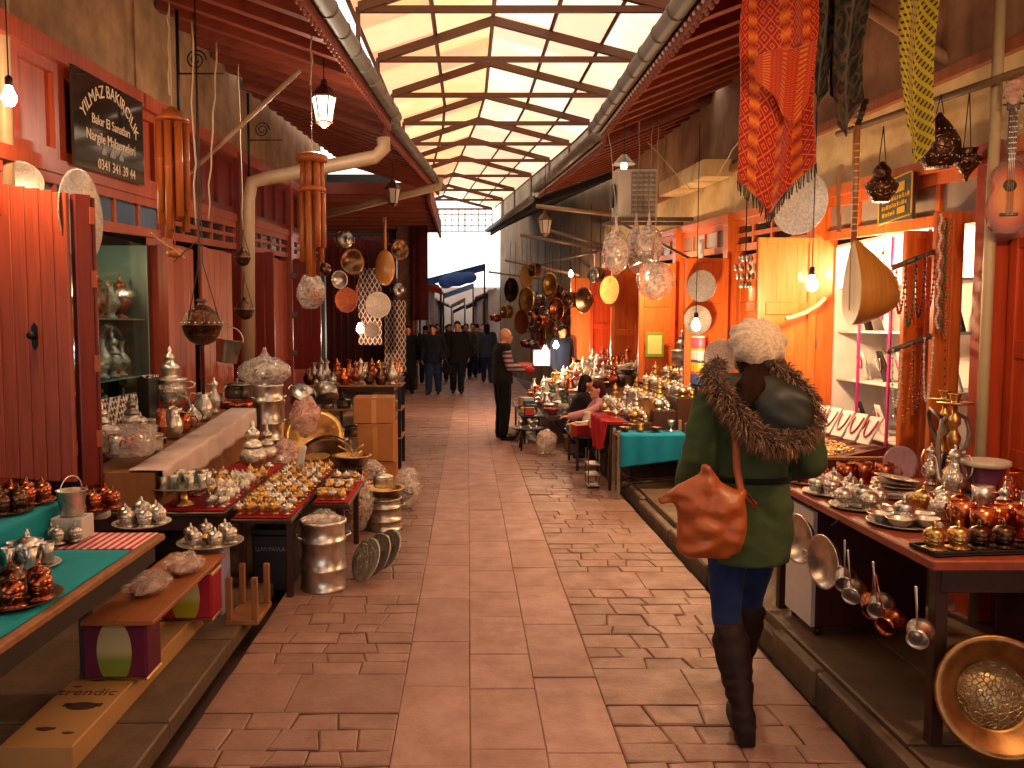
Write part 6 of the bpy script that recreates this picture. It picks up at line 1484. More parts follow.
crumpled_bag('plastic_bag','pale plastic bag beside the low street table',(1.02,10.72,.16),.14,.14,.16,m_film('bag_film'),seed=41,amp=.2)
for i in range(5):
    o=MB().tube([(0,0,0),(.05,.05,.50)],[.014,.02],6).build('tool_handle',[rawW,silver,iron,rawW,silver][i],None,(.70-.0*i,11.75+.16*i,.02),(0,.55-.05*i,.3)); tag(o,f'long tool leaning on the low street table, {ORD[i]} from the near end','tool','tools leaning on the low table')
o=T('round_table','black round low tray table at the street end of the mixed stall','table',(.80,11.15,0)); L([(0,.28),(.2,.28),(.21,.285),(.215,.30),(.2,.295),(0,.29)],26).build('table_top',black,o); 
for k in range(3): a=2*pi*k/3; MB().tube([(.12*cos(a),.12*sin(a),.279),(.18*cos(a),.18*sin(a),0)],.012,6).build('leg',iron,o)
for i in range(5): a=2*pi*i/5; ware('goblet',(.80+.12*cos(a),11.15+.12*sin(a),.302),'silver',f'silver goblet on the black round tray table, {ORD[i]} anticlockwise',s=.8)
# bright lamps inside the far stall
for i,(px,py,y,lb) in enumerate(((545,348,14.5,'white bulb glowing low over the far goods'),(556,343,15.2,'second white bulb glowing low over the far goods'),(360,326,14.2,'cold white bulb shining before the patterned textiles'))):
    p=onY(px,py,y); bulb(p,lb,70 if i<2 else 40,2.0 if i==2 else 1.6,None,'#f4f6ff',30)
    cord('hanging_wire','cord of the '+lb,tuple(p+V((0,0,.15))),(p.x,p.y,3.5),.005,wireD,n=3)
p=onY(527,345,14.2); o=T('light_box','white lit box standing among the far goods','light box',(p.x+.25,14.2,.98)); MB().cbox(-.15,.15,-.05,.05,0,.28,.008).build('frame',white,o); MB().box(-.13,.13,-.054,-.0505,.02,.26).build('lit_face',m_emit('panel_glow','#f2f2ff',6),o)
# hung baskets, lamps and pans on the far grey front
for i,(px,py,y,kd,fn,s) in enumerate(((610,290,13.0,'tray','gold',.22),(590,300,13.4,'bowl','bronze',1.8),(600,275,14.2,'pot','pewter',1.2),(575,300,15.5,'pot','bronze',1.3),(560,310,16.2,'basin','copper',1.3),(553,285,17,'basin','gold',1.4),(545,322,17.5,'pot','copper',1.2),(530,300,18.5,'basin','gold',1.6),(522,322,18.5,'tray','copper',.28),(515,290,19.5,'basin','bronze',1.6),(510,312,19.5,'pot','gold',1.4),(500,318,21,'jug','copper',1.2),(538,270,17,'pot','bronze',1.2),(527,276,18,'tray','gold',.25))):
    p=onY(px,py,y); ware(kd,p,fn,f'{FW[fn]} {NAMEK.get(kd,kd).replace("_"," ")} hung on the far grey front, {ORD[i]} going down the street',rot=(pi/2,0,-1.0),s=s,sc=(s,s,.16) if kd=='tray' else None,parts=False,group='wares hung on the far grey front',name='hanging_'+kd)
    cord('hanging_wire',f'cord of the {ORD[i]} ware hung on the far grey front',tuple(p+V((0,0,.1))),(p.x,p.y,3.6),.006,wireD,n=2,cat='wire')
# orange board over the far right window
mb=MB(); mb.cbox(2.0,2.62,16.2,16.26,1.0,2.6,.01); DN[0]+=1; struct(f'door_{DN[0]}',mb,orgR,'orange yellow shutter at the bend of the street')
# wooden far windows set in the grey front
for i,(y,x) in enumerate(((18.3,2.72),(20.5,2.42),(23,2.05))):
    WN[0]+=1; mb=MB(); mb.M=RM((x-.06,y,0),pi/2+.132)
    for a in ((0,.08),(.5,.56),(1.0,1.08)): mb.cbox(a[0],a[1],-.04,.04,.9,2.5,.008)
    for z in (.9,1.5,2.05,2.44): mb.cbox(.081,.499,-.035,.035,z,z+.07,.006); mb.cbox(.561,.999,-.035,.035,z,z+.07,.006)
    o=struct(f'window_{WN[0]}',mb,orgD,'old orange-brown window in the far grey front'); p=MB(); p.M=mb.M; p.box(.05,1.0,-.01,.01,.95,2.45); p.build('pane',paneD,o)
# ================================================================ left far: textiles, lutes, shop shadows
t=NT('rug_pattern'); v=t.tex('UV',(5,9,1)); s_=t.N('ShaderNodeSeparateXYZ',{0:v}); d_=t.math('ADD',t.math('PINGPONG',s_.outputs[0],.5),t.math('PINGPONG',s_.outputs[1],.5)); t.bsdf(base=t.ramp(d_,[(.0,col('#1c1a20')),(.35,col('#1c1a20')),(.4,col('#b8a898')),(.55,col('#5a2420')),(.8,col('#26303a'))],'CONSTANT'),rough=.95); rugM=t.m
for i,(px0,px1,py0,py1,y,lb) in enumerate(((358,382,268,345,14.8,'dark diamond-patterned rug hung in the deep shop'),(384,406,300,372,15.4,'second patterned rug hung lower beside the brick pier'),(412,428,215,320,21.3,'dark red rug hung on the street side of the brick pier'))):
    a=onY(px0,py0,y); b_=onY(px1,py1,y); o=MB().sheet(lambda u,v:(a.x+(b_.x-a.x)*u,y+.03*sin(u*9),a.z+(b_.z-a.z)*v),12,16,.008).build('hanging_rug',rugM if i<2 else m_cloth('maroon_rug','#5a1c1c','#2a0c0c')); tag(o,lb,'rug')
p=onY(385,262,14.2); o=T('long_neck_lute','pale round-backed lute hanging before the brick pier','lute',(p.x,14.2,p.z)); MB().ell((0,0,-.1),.17,.09,.30,20,12).build('bowl',m_wood('honey_wood'),o); MB().tube([(0,-.02,.18),(0,-.02,.75)],.03,8).build('neck',m_wood('neck_wood'),o)
p=onY(378,305,14.0); o=ware('tray',p,'silver','bluish round plate hung before the patterned rugs',rot=(pi/2,0,.4),sc=(.22,.22,.14),name='wall_tray',cat='tray')
p=onY(372,330,14.0); ware('tray',p,'pewter','small dark plate hung low before the patterned rugs',rot=(pi/2,0,.3),sc=(.13,.13,.14),name='wall_tray',cat='tray')
b=MB(); b.cbox(-2.45,-2.38,13.9,14.0,0.0,2.8,.01); o=b.build('metal_post',m_plain('blue_grey_post','#4a6478',.5)); tag(o,'blue-grey metal post at the mouth of the deep shop','post')
pipe('brown_pipe','orange-brown pipe up the front of the brick pier',[V((-1.42,21.52,0)),V((-1.42,21.52,4.2))],.03,m_plain('rust_pipe','#a0522c',.5))
table('market_table','dark table of small wares in front of the deep shop',-2.0,-1.1,12.6,14.6,.78,.0,woodD,.05,.03)
for r_,x in enumerate((-1.2,-1.45,-1.75)): stall_row((x,12.7,.783),(x,14.4,.783),9,['jug','pot','vase','bowl','ewer'],['silver','pewter','copper','gold'],f'in the {"street middle wall".split()[r_]} row before the deep shop',.9,group='wares before the deep shop')
for i,(px,py,y) in enumerate(((341,240,13.2),(350,262,13.4),(337,280,13.0),(346,300,13.2),(395,290,16.8),(398,250,17),(391,325,16.5),(365,290,15.5))):
    p=onY(px,py,y); ware(['pot','basin','bowl','tray'][i%4],p,['pewter','bronze','silver','copper'][i%4],f'{["grey pot","dark basin","silver bowl","copper tray"][i%4]} hung in the deep shop, {ORD[i]} inward',rot=(pi/2,0,.6),s=1.2,sc=(.2,.2,.14) if i%4==3 else None,parts=False,group='wares hung in the deep shop',name='hanging_'+['pot','basin','bowl','tray'][i%4])
pipe('hanging_rail','dark rail that carries the wares of the deep shop',[V((-2.6,13.2,3.2)),V((-1.5,17,3.3))],.025,iron,'rail')
@mat
def m_canvas(name,c):
    t=NT(name); v=t.tex(); n=t.noise(v,2,4); b=t.mix(n,tuple(x*.75 for x in col(c)[:3])+(1,),col(c))
    m=t.N('ShaderNodeMixShader',{0:.5,1:t.N('ShaderNodeBsdfDiffuse',{0:b}).outputs[0],2:t.N('ShaderNodeBsdfTranslucent',{0:b}).outputs[0]}); t.surf(m.outputs[0]); return t.m
# strings of pots and pans down the grey front
def farx(y): return 2.86-(y-17)*.1315-.14
for i in range(9):
    y=16.6+.85*i
    for j in range(4):
        z=1.15+.42*j+R.uniform(-.06,.06); kd=R.choice(['bowl','pot','basin','jug','tray','bowl','ewer']); fn=R.choice(['copper','gold','silver','pewter','coppersilver','silver'])
        s=.19 if kd=='tray' else R.uniform(1.0,1.5)
        ware(kd,(farx(max(y,17))-.1,y+R.uniform(-.1,.1),z),fn,f'{FW[fn]} {NOUN.get(kd,NAMEK.get(kd,kd).replace("_"," "))} on far hanging string {"one two three four five six seven eight nine".split()[i]}, {ORD[j]} up',rot=(pi/2,R.uniform(-.3,.3),-1.0),s=s,sc=(s,s,.16) if kd=='tray' else None,parts=False,group='pots strung on the far front',name='hanging_'+kd)
    cord('hanging_string',f'cord of far hanging string {"one two three four five six seven eight nine".split()[i]} on the stone front',(farx(max(y,17))-.1,y,.7),(farx(max(y,17))-.1,y,3.6),.008,wireD,n=6)
for i,(a,b_) in enumerate((((2.7,16.3,3.15),(1.5,19.5,3.05)),((2.4,18,2.75),(.95,21,3.3)),((2.6,14.6,3.0),(1.35,14.7,3.35)),((1.9,22,2.9),(.6,24,3.2)))):
    pipe('cross_pole',f'weathered pole under the last dark eave, {ORD[i]} of four',[V(a),V(b_)],.03,pipeM if i%2 else ir,'pole')
bulb((1.7,17.4,2.5),'added fill bulb over the strings of pots on the far front',70,1.5,3.6)  # bulb added to light the far front
# ================================================================ beyond the roof
pale=m_plaster('haze_tint_wall','#b8a49a','#94827a',.6)  # pale tone carries the distance haze as paint
bulb((1.6,13.0,2.5),'added fill bulb over the middle of the long mixed stall',60,1.2,3.6)  # bulb added because the long stall came out dark
hazb=m_plaster('market_haze_brown','#9a827a','#6e5850',.8)  # lightened brown, far haze put into the base colour
for i,(x0,x1,y0,y1,h) in enumerate(((-4,-1.55,30.5,36,3.4),(.75,4,31,37,3.0),(-4,-1.35,37,46,2.9),(.4,4,38,47,2.9))):
    mb=MB(); mb.box(x0,x1,y0,y1,-.02,h)
    ex=x1 if x0<0 else x0; sg=1 if x0<0 else -1
    for k in range(5): mb.box(min(ex,ex+.12*sg),max(ex,ex+.12*sg),y0+.2+k*1.2,y0+.5+k*1.2,0,h-.3)
    mb.hexa([(ex-.3*sg,y0-.3,h),(ex+.5*sg,y0-.3,h-.35),(ex+.5*sg,y1,h-.35),(ex-.3*sg,y1,h),(ex-.3*sg,y0-.3,h+.06),(ex+.5*sg,y0-.3,h-.29),(ex+.5*sg,y1,h-.29),(ex-.3*sg,y1,h+.06)])
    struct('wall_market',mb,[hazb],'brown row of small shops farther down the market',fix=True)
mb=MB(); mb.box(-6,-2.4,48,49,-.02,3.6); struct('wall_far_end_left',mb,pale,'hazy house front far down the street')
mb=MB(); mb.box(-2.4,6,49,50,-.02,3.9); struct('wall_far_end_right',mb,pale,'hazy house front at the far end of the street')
for i,(x0,x1,y,z0,z1,c,lb) in enumerate(((-1.6,.55,29.2,3.15,3.7,'#6a84ac','blue sloping awning over the far market'),(-.95,.2,34,2.9,3.3,'#8a93a8','grey blue awning behind the blue one'),(-1.6,-.8,26.0,2.75,3.0,'#c87a3c','orange awning at the far left shops'),(-.75,-.15,39,2.6,2.9,'#a08a80','pale brown awning deep in the market'),(-.75,-.15,43,2.4,2.7,'#5c6470','dark awning at the end of the market'))):
    o=T('market_awning',lb,'awning',((x0+x1)/2,y,z0)); w=x1-x0
    mb=MB().sheet(lambda u,v:((u-.5)*w,(v-.5)*3,(z1-z0)*(u if i!=2 else 1-u)-.12*sin(pi*v)),12,8,.02); mb.build('canvas',m_canvas('awning_'+c[1:],c),o)
    for q in (-.5,.5): MB().tube([(q*w,-1.5,(z1-z0)*(q+.5 if i!=2 else .5-q)),(q*w,-1.5,-z0)],.03,6).build('pole',iron,o)
o=T('blue_bundle','bright blue tarpaulin bundle tied under the far awning','bundle',(-.35,24.2,3.0)); remesh(MB().ell((0,0,0),.35,.25,.22).ell((.35,0,.05),.28,.2,.18).ell((-.3,0,-.08),.22,.2,.2),'bundle',m_canvas('tarp_blue','#6a98e8'),.05,o)
mb=MB(); mb.tube([(-.1,24.2,3.2),(-.1,24.2,4.9)],.008,5); mb.build('rope',wireD,None); tag(bpy.data.objects['rope'],'rope from which the blue tarpaulin bundle hangs','rope')
# ================================================================ people
skin=m_skin('skin')
def loft(mb,rings,n=20):
    # rings: (cx,cy,z,rx,ry)
    vs=[];fs=[]
    for (x,y,z,a,b) in rings:
        for k in range(n):
            t=2*pi*k/n; ct,st=cos(t),sin(t); vs.append((x+a*abs(ct)**.85*(1 if ct>0 else -1), y+b*abs(st)**.85*(1 if st>0 else -1), z))
    for i in range(len(rings)-1):
        for k in range(n): j=(k+1)%n; fs.append((i*n+k,i*n+j,(i+1)*n+j,(i+1)*n+k))
    fs.append(tuple(range(n-1,-1,-1))); fs.append(tuple((len(rings)-1)*n+k for k in range(n)))
    return mb.add(vs,fs,True)
def hand(mb,w,d,nrm,side,curl=.5,s=1.0):
    # w wrist, d direction of the fingers, nrm palm normal, side: sign of the thumb side
    w=V(w); d=V(d).normalized(); nrm=(V(nrm)-d*V(nrm).dot(d)).normalized(); a=d.cross(nrm)*side
    for q in (-.026,-.009,.009,.026): mb.cap(w+d*.01*s+a*q*.7*s,w+d*.078*s+a*q*s,.013*s,.0115*s,8)
    for q,l in ((.028,.068),(.010,.078),(-.010,.073),(-.027,.058)):
        p=w+d*.08*s+a*q*s; r_=.0085*s; dd=d
        for seg in range(3):
            dd=(dd*cos(curl*.7)+nrm*sin(curl*.7)).normalized(); e=p+dd*l*s*(.45,.32,.25)[seg]; mb.cap(p,e,r_,r_*.92,8); p=e; r_*=.93
    p=w+d*.025*s+a*.030*s; e=p+(d*.6+a*.65+nrm*.3).normalized()*.042*s; mb.cap(p,e,.0125*s,.0105*s,8); mb.cap(e,e+(d*.9+a*.2+nrm*.4).normalized()*.032*s,.0105*s,.009*s,8)
BASE=dict(hipL=(-.09,0,.90),hipR=(.09,0,.90),kneeL=(-.10,.02,.49),kneeR=(.10,.02,.49),ankL=(-.10,-.01,.085),ankR=(.10,-.01,.085),toeL=(-.12,.16,.035),toeR=(.12,.16,.035),
 shL=(-.18,0,1.40),shR=(.18,0,1.40),elL=(-.24,-.02,1.12),elR=(.24,-.02,1.12),wrL=(-.25,.06,.88),wrR=(.25,.06,.88),pel=(0,0,.95),chest=(0,0,1.27),neck=(0,0,1.46),head=(0,.02,1.60),hdL=(0,.2,-1),hdR=(0,.2,-1),face=(0,1,0))
def body_mb(J,fem=False):
    mb=MB(); v=lambda k:V(J[k])
    pel,ch,nk,hd=v('pel'),v('chest'),v('neck'),v('head')
    up=(ch-pel).normalized()
    mb.ell(pel,.155 if not fem else .16,.115,.13,16,12); mb.ell((pel+ch)/2,.135,.10,.16,16,12); mb.ell(ch,.165 if not fem else .15,.115,.17,16,12)
    mb.chain([ch+V((0,0,.1)),v('shL')],[.08,.055]); mb.chain([ch+V((0,0,.1)),v('shR')],[.08,.055])
    mb.chain([nk-V((0,0,.06)),nk,hd-V((0,0,.06))],[.075,.056,.052])
    f=V(J['face']).normalized(); s=V((f.y,-f.x,0)); rot=Matrix((s,f,V((0,0,1)))).transposed()
    mb.ell(hd,.076,.094,.112,18,14,rot); mb.ell(hd+f*.03-V((0,0,.055)),.056,.062,.062,14,10,rot)      # skull, jaw
    mb.cap(hd+f*.09+V((0,0,.012)),hd+f*.108-V((0,0,.03)),.010,.015,8)                                   # nose
    mb.ell(hd+f*.080+V((0,0,.028)),.05,.016,.012,10,6,rot); mb.ell(hd+f*.088-V((0,0,.058)),.024,.012,.012,10,6,rot); mb.ell(hd+f*.075-V((0,0,.095)),.024,.022,.02,10,6,rot)
    for q in (-1,1): mb.ell(hd+s*.077*q-V((0,0,.01)),.012,.022,.034,8,8,rot)
    for S in 'LR':
        lf=.86 if fem else 1; mb.chain([v('hip'+S),v('knee'+S),v('ank'+S)],[.092*lf,.060*lf,.044*lf*lf],14); mb.chain([v('ank'+S)-V((0,0,.03)),v('toe'+S)],[.045*lf*lf,.032*lf],12); 
        mb.chain([v('sh'+S),v('el'+S),v('wr'+S)],[.052,.042,.030],12)
        hand(mb,v('wr'+S),J['hd'+S],J.get('pn'+S,((1 if S=='L' else -1),.3,0)),J.get('ts'+S,-1 if S=='L' else 1),J.get('curl'+S,.5))
    return mb
def garment(J,kind,ease=.02,length=.85,arms=True,fem=False,flare=.0):
    mb=MB(); v=lambda k:V(J[k]); pel,ch,nk=v('pel'),v('chest'),v('neck')
    if kind=='top':
        hz=length; lo=pel+V((0,0,hz-pel.z)); 
        rg=[(lo.x,lo.y,hz,.165+ease+flare,.125+ease+flare),(pel.x,pel.y,max(hz+.03,pel.z),.16+ease+flare*.6,.125+ease)] 
        m=(pel+ch)/2; rg+=[(m.x,m.y,m.z,.145+ease,.112+ease),(ch.x,ch.y,ch.z,.168+ease,.12+ease),(ch.x*.6+nk.x*.4,ch.y*.6+nk.y*.4,ch.z+.1,.165+ease,.105+ease),(nk.x,nk.y,nk.z-.03,.085+ease*.6,.08+ease*.6),(nk.x,nk.y,nk.z+.015,.062+ease*.5,.062+ease*.5)]
        loft(mb,rg,22)
        for S in 'LR':
            if arms: mb.chain([v('sh'+S),v('el'+S),v('wr'+S)-(v('wr'+S)-v('el'+S)).normalized()*.01],[.06+ease,.05+ease,.036+ease*.8],14)
            mb.chain([ch+V((0,0,.09)),v('sh'+S)],[.09,.06+ease])
    elif kind=='legs':
        mb.ell(pel,.16+ease,.12+ease,.12,16,12)
        for S in 'LR': mb.chain([v('hip'+S),v('knee'+S),v('ank'+S)+V((0,0,.01))],[.098+ease,.066+ease,.05+ease],14)
    elif kind=='shoes':
        for S in 'LR': 
            a=v('ank'+S); t=v('toe'+S); mb.chain([a,a-V((0,0,.03))],[.052,.052],12); mb.chain([a+V((0,0,-.04))+(a-t)*.12,t+V((0,0,.004))],[.045,.038],12)
    return mb
def hair_mb(J,long=0,f=None):
    hd=V(J['head']); f=V(J['face']).normalized(); mb=MB(); s=V((f.y,-f.x,0)); rot=Matrix((s,f,V((0,0,1)))).transposed()
    mb.ell(hd-f*.014+V((0,0,.036)),.085,.096,.098,16,12,rot)
    if long: mb.chain([hd-f*.05,hd-f*.07-V((0,0,.12)),hd-f*.06-V((0,0,long))],[.08,.075,.055],12)
    return mb
def person(label,loc,rz,J,top,bottom,shoe,hairm=None,length=.85,long=0,ease=.02,flare=0,fem=False,vox=.012,sc=1.0,bald=False,group=None,sleeves=None):
    J={**BASE,**J}; o=T('person',label,'person',loc,rz,group); o.scale=(sc,sc,sc)
    remesh(body_mb(J,fem),'body',skin,.009,o,3)
    def wrinkle(c): return c+V((noise.noise(c*14),noise.noise(c*14+V((9,0,0))),0))*.006
    remesh(garment(J,'legs',ease*.7),'trousers',bottom,vox,o,4,fn=wrinkle)
    remesh(garment(J,'top',ease,length,sleeves is None,fem,flare),'jacket',top,vox,o,4,fn=wrinkle)
    if sleeves:
        mb=MB(); v=lambda k:V(J[k])
        for S in 'LR': mb.chain([v('sh'+S),v('el'+S),v('wr'+S)],[.058+ease*.6,.05+ease*.6,.036+ease*.6],14)
        remesh(mb,'sleeves',sleeves,vox,o,4,fn=wrinkle)
    remesh(garment(J,'shoes'),'shoes',shoe,.01,o,3)
    if hairm: remesh(hair_mb(J,long),'hair',hairm,.01,o,4)
    f=V(J['face']).normalized(); s=V((f.y,-f.x,0)); hd=V(J['head']); e=MB()
    for q in (-1,1): e.ell(hd+f*.088+s*.030*q+V((0,0,.008)),.011,.008,.008,10,8)
    e.build('eyes',m_plain('eye_dark','#1c1210',.2),o)
    return o
hairB=m_plain('dark_hair','#1a100c',.6,0,.4,60,0,.2); denim=m_cloth('blue_denim','#23375e','#16223e'); blackC=m_cloth('black_cloth','#17161a','#0c0b0e'); navyC=m_cloth('navy_cloth','#1c2434','#10151f'); leatherB=m_plain('dark_leather','#1e1210',.45,0,.3,20)
walkA=dict(kneeL=(-.09,.10,.50),ankL=(-.09,.14,.10),toeL=(-.10,.30,.05),kneeR=(.10,-.02,.48),ankR=(.10,-.20,.10),toeR=(.11,-.05,.035),wrL=(-.27,.0,.88),wrR=(.26,.14,.9))
walkB=dict(kneeR=(.09,.10,.50),ankR=(.09,.14,.10),toeR=(.10,.30,.05),kneeL=(-.10,-.02,.48),ankL=(-.10,-.20,.10),toeL=(-.11,-.05,.035),wrR=(.27,.0,.88),wrL=(-.26,.14,.9))
# the three walking towards us
person('person in a long black coat walking at the side of the cardboard boxes',(-1.47,20.3,0),pi+.1,walkA,blackC,blackC,leatherB,hairB,.42,.22,.03,.03,True,.016,.97)
person('person in short dark jacket and blue jeans carrying a bag, middle of three walkers',(-.84,20.0,0),pi-.1,walkB,navyC,denim,leatherB,hairB,.78,.0,.045,.02,True,.016,.98)
person('tallest person of the three walkers, in open black jacket and dark jeans',(-.26,20.2,0),pi,walkA,blackC,m_cloth('dark_denim','#141c30','#0c1220'),leatherB,hairB,.72,0,.04,.01,False,.016,1.03)
o=T('shoulder_bag','black shoulder bag held by the middle one of three walkers','bag',(-.50,19.86,.62)); remesh(MB().ell((0,0,0),.13,.06,.15).ell((0,0,.06),.1,.05,.1),'bag_body',blackC,.02,o); MB().tube([(0,0,.13),(-.05,0,.5),(-.12,0,.72)],.012,6).build('strap',blackC,o)
# people deeper in the street
for i,(x,y,cx_,lb) in enumerate(((-1.2,23.5,'#4a3038','person in plum coat behind the black coated walker'),(-.55,24.5,'#2c3040','person in ink blue coat behind the middle walker'),(.15,26.5,'#6a4a40','person in brown jacket beyond the tallest walker'),(-.75,29.5,'#8a7a80','person in pale grey far beyond the middle walker'),(-1.3,28.5,'#3a2c2c','person in dark brown near the far orange awning'),(.55,30.5,'#a05a5a','person in dull pink near the far right shops'),(-.2,32.0,'#4c5468','person in steel blue at the far crossing'))):
    person(lb,(x,y,0),pi if i%3 else .2,walkB if i%2 else walkA,m_cloth('coat_'+cx_[1:],cx_),blackC if i%2 else denim,leatherB,hairB,.7,.15 if i%2 else 0,.03,0,i%2==0,.022,.97+.02*(i%3))
for i,(x,y,rz,tp,bt,ln,lg,lb) in enumerate(((-1.55,22.5,pi,navyC,denim,.8,.0,'person in dark blue walking behind the black coated one'),(.55,24,0,m_cloth('slate_cloth','#3c4a60','#28344a'),denim,.75,.2,'person in slate blue seen beyond the bald man'),(-.05,25.5,pi,m_cloth('grey_cloth','#54504e','#3a3634'),blackC,.75,.0,'person in grey behind the tallest walker'),(-1.0,27.0,pi,m_cloth('rust_cloth','#7a3a30','#54241c'),denim,.8,.2,'person in rust red far down the street'),(.3,28.0,0,m_cloth('beige_cloth','#a08a78','#7a6658'),denim,.75,0,'person in beige farthest down the street'))):
    person(lb,(x,y,0),rz,walkA if i%2 else walkB,tp,bt,leatherB,hairB,ln,lg,.03,0,i in(1,3),.02,1.0)
# bald man at the stall, seen from the side, holding cloths
striped=NT('striped_sleeve'); v=striped.tex(); wv=striped.N('ShaderNodeTexWave',{'Vector':v,'Scale':4.5},bands_direction='Z'); striped.bsdf(base=striped.ramp(wv.outputs[1],[(.4,col('#5a2024')),(.5,col('#8a8290')),(1,col('#9a92a0'))]),rough=.9); striped=striped.m
person('bald man in dark vest with striped sleeves standing at the mixed stall',(.50,12.1,0),-pi/2+.25,dict(elL=(-.22,.03,1.13),elR=(.22,.05,1.13),wrL=(-.10,.27,1.08),wrR=(.12,.28,1.08),hdL=(.5,1,.1),hdR=(-.5,1,.1),pnL=(.2,0,1),pnR=(-.2,0,1),face=(.1,1,-.12),head=(0,.05,1.59),curlL=.8,curlR=.8),m_cloth('dark_vest','#221a20','#120e12'),m_cloth('black_trousers','#121014','#09080a'),leatherB,None,.86,0,.03,0,False,.011,.96,sleeves=striped)
o=T('cloth_bundle','red and pink folded cloths held by the bald man','bundle',(.80,12.17,1.05)); 
for i,c in enumerate(('#b0343c','#c86a6a','#a04a30')): remesh(MB().ell((.03*i-.02,.06*(i-1),.02*i),.14,.09,.05).ell((.1,.05*(i-1),-.03),.09,.08,.05),'folded_cloth',m_cloth('held_'+c[1:],c),.012,o,fn=lambda q:q+V((0,0,noise.noise(q*18)*.015)))
# seated sellers
SIT=dict(pel=(0,-.02,.36),chest=(0,.08,.68),neck=(0,.12,.86),head=(0,.17,1.0),hipL=(-.1,0,.34),hipR=(.1,0,.34),kneeL=(-.17,.34,.46),kneeR=(.17,.34,.46),ankL=(-.13,.36,.09),ankR=(.13,.36,.09),toeL=(-.14,.52,.04),toeR=(.14,.52,.04),shL=(-.18,.10,.80),shR=(.18,.10,.80),elL=(-.24,.26,.60),elR=(.24,.26,.60),wrL=(-.12,.46,.56),wrR=(.12,.46,.56),hdL=(.2,1,-.1),hdR=(-.2,1,-.1),pnL=(.2,0,-1),pnR=(-.2,0,-1),face=(0,1,-.2))
def stool(x,y,h,lb):
    o=T('low_stool',lb,'stool',(x,y,0)); MB().cbox(-.15,.15,-.15,.15,h-.03,h,.006).build('seat',rawW,o)
    for sx in (-1,1):
        for sy in (-1,1): MB().cbox(sx*.12-.015,sx*.12+.015,sy*.12-.015,sy*.12+.015,0,h-.031,.003).build('leg',rawW,o)
stool(1.82,10.62,.18,'low stool under the seller with pink sleeves'); stool(1.44,11.09,.20,'low stool under the dark haired crouching seller')
person('seated person with maroon scarf and pink top reaching over the street table',(1.80,10.60,-.02),pi/2+.12,{**SIT,'wrL':(-.10,.60,.62),'elL':(-.22,.34,.68),'hdL':(.1,1,.0)},m_cloth('pink_top','#d8a0a4','#b87a80'),blackC,leatherB,m_cloth('maroon_scarf','#4a141c','#2a0a10'),.34,.15,.02,0,True,.012,.88)
person('crouching dark haired person in a dark jumper among the mixed goods',(1.44,11.09,.0),-pi/2,SIT,m_cloth('dark_jumper','#2c2028','#181016'),denim,leatherB,hairB,.34,.08,.025,0,False,.012,.90)
# man in suit behind the goods
person('person in dark blue suit with white collar standing behind the far goods',(1.80,15.92,0),-pi*.8,dict(face=(.3,1,-.1)),m_cloth('suit_blue','#1c2a48','#10182c'),navyC,leatherB,hairB,.8,0,.03,0,False,.014,.97)
# ---------------------------------------------------------------- the woman in the green parka
WX,WY=1.19,3.47
J={**BASE,'hipL':(-.085,0,.88),'hipR':(.085,0,.88),'kneeL':(-.10,-.035,.48),'ankL':(-.08,-.225,.115),'toeL':(-.045,-.045,.05),'kneeR':(.075,.17,.50),'ankR':(.075,.27,.12),'toeR':(.085,.43,.08),
 'pel':(0,0,.93),'chest':(.0,.02,1.24),'neck':(.015,.03,1.42),'head':(.03,.06,1.535),'shL':(-.165,.01,1.365),'shR':(.178,.02,1.365),'elL':(-.222,-.03,1.11),'elR':(.262,.02,1.10),'wrL':(-.24,.13,.95),'wrR':(.17,.25,1.02),'hdL':(.15,1,-.35),'hdR':(-.7,1,.1),'face':(.06,1,-.08),'pnL':(1,0,-.2),'pnR':(-.3,-.2,-1),'curlL':.8,'curlR':.9}
wo=T('person','woman in green fur-hooded parka and cream knitted beret walking away','person',(WX,WY,0))
remesh(body_mb(J,True),'body',skin,.007,wo,3)
parka=m_cloth('parka_green','#4c5c36','#28341f',.85,160)
mb=MB(); loft(mb,[(-.0,.0,.685,0.164,.145),(-.0,.0,.72,0.167,.150),(0,0,.85,0.169,.152),(0,0,.95,0.167,.15),(0,.005,1.03,0.155,.138),(0,.008,1.07,0.158,.14),(0,.02,1.2,0.171,.148),(0,.025,1.30,0.180,.14),(.005,.03,1.37,0.166,.12),(.012,.03,1.42,0.104,.095),(.015,.035,1.46,0.081,.085)],26)
v=lambda k:V(J[k])
mb.chain([v('shL')+V((.01,0,-.01)),v('shL')+(v('elL')-v('shL'))*.5,v('elL'),v('elL')+(v('wrL')-v('elL'))*.55,v('wrL')],[.082,.078,.072,.066,.056],16); mb.chain([v('shR')+V((-.01,0,-.01)),v('shR')+(v('elR')-v('shR'))*.5,v('elR'),v('elR')+(v('wrR')-v('elR'))*.55,v('wrR')],[.082,.078,.072,.064,.054],16)
for z,r_ in ((.715,.008),(1.05,-.0)): pass
def cw(c):
    n=noise.noise(V((c.x*9,c.y*9,c.z*5)))*.012+noise.noise(V((c.x*14+c.z*9,c.y*14,c.z*20-c.x*8)))*.009
    e=.0
    if abs(c.x)>.2 or c.z<1.0: e=sin(c.z*60+c.x*14)*.0022
    return c+V((c.x,c.y-.01,0)).normalized()*(n+e)
co_=remesh(mb,'parka',parka,.009,wo,5,fn=cw)
sm=MB(); 
for z,rx,ry in ((1.045,.176,.142),(.70,.187,.151)): sm.ring((0,.005,z),1,.004/.18,40,6); 
sm.v=[(p[0],p[1],p[2]) for p in sm.v]
sm=MB()
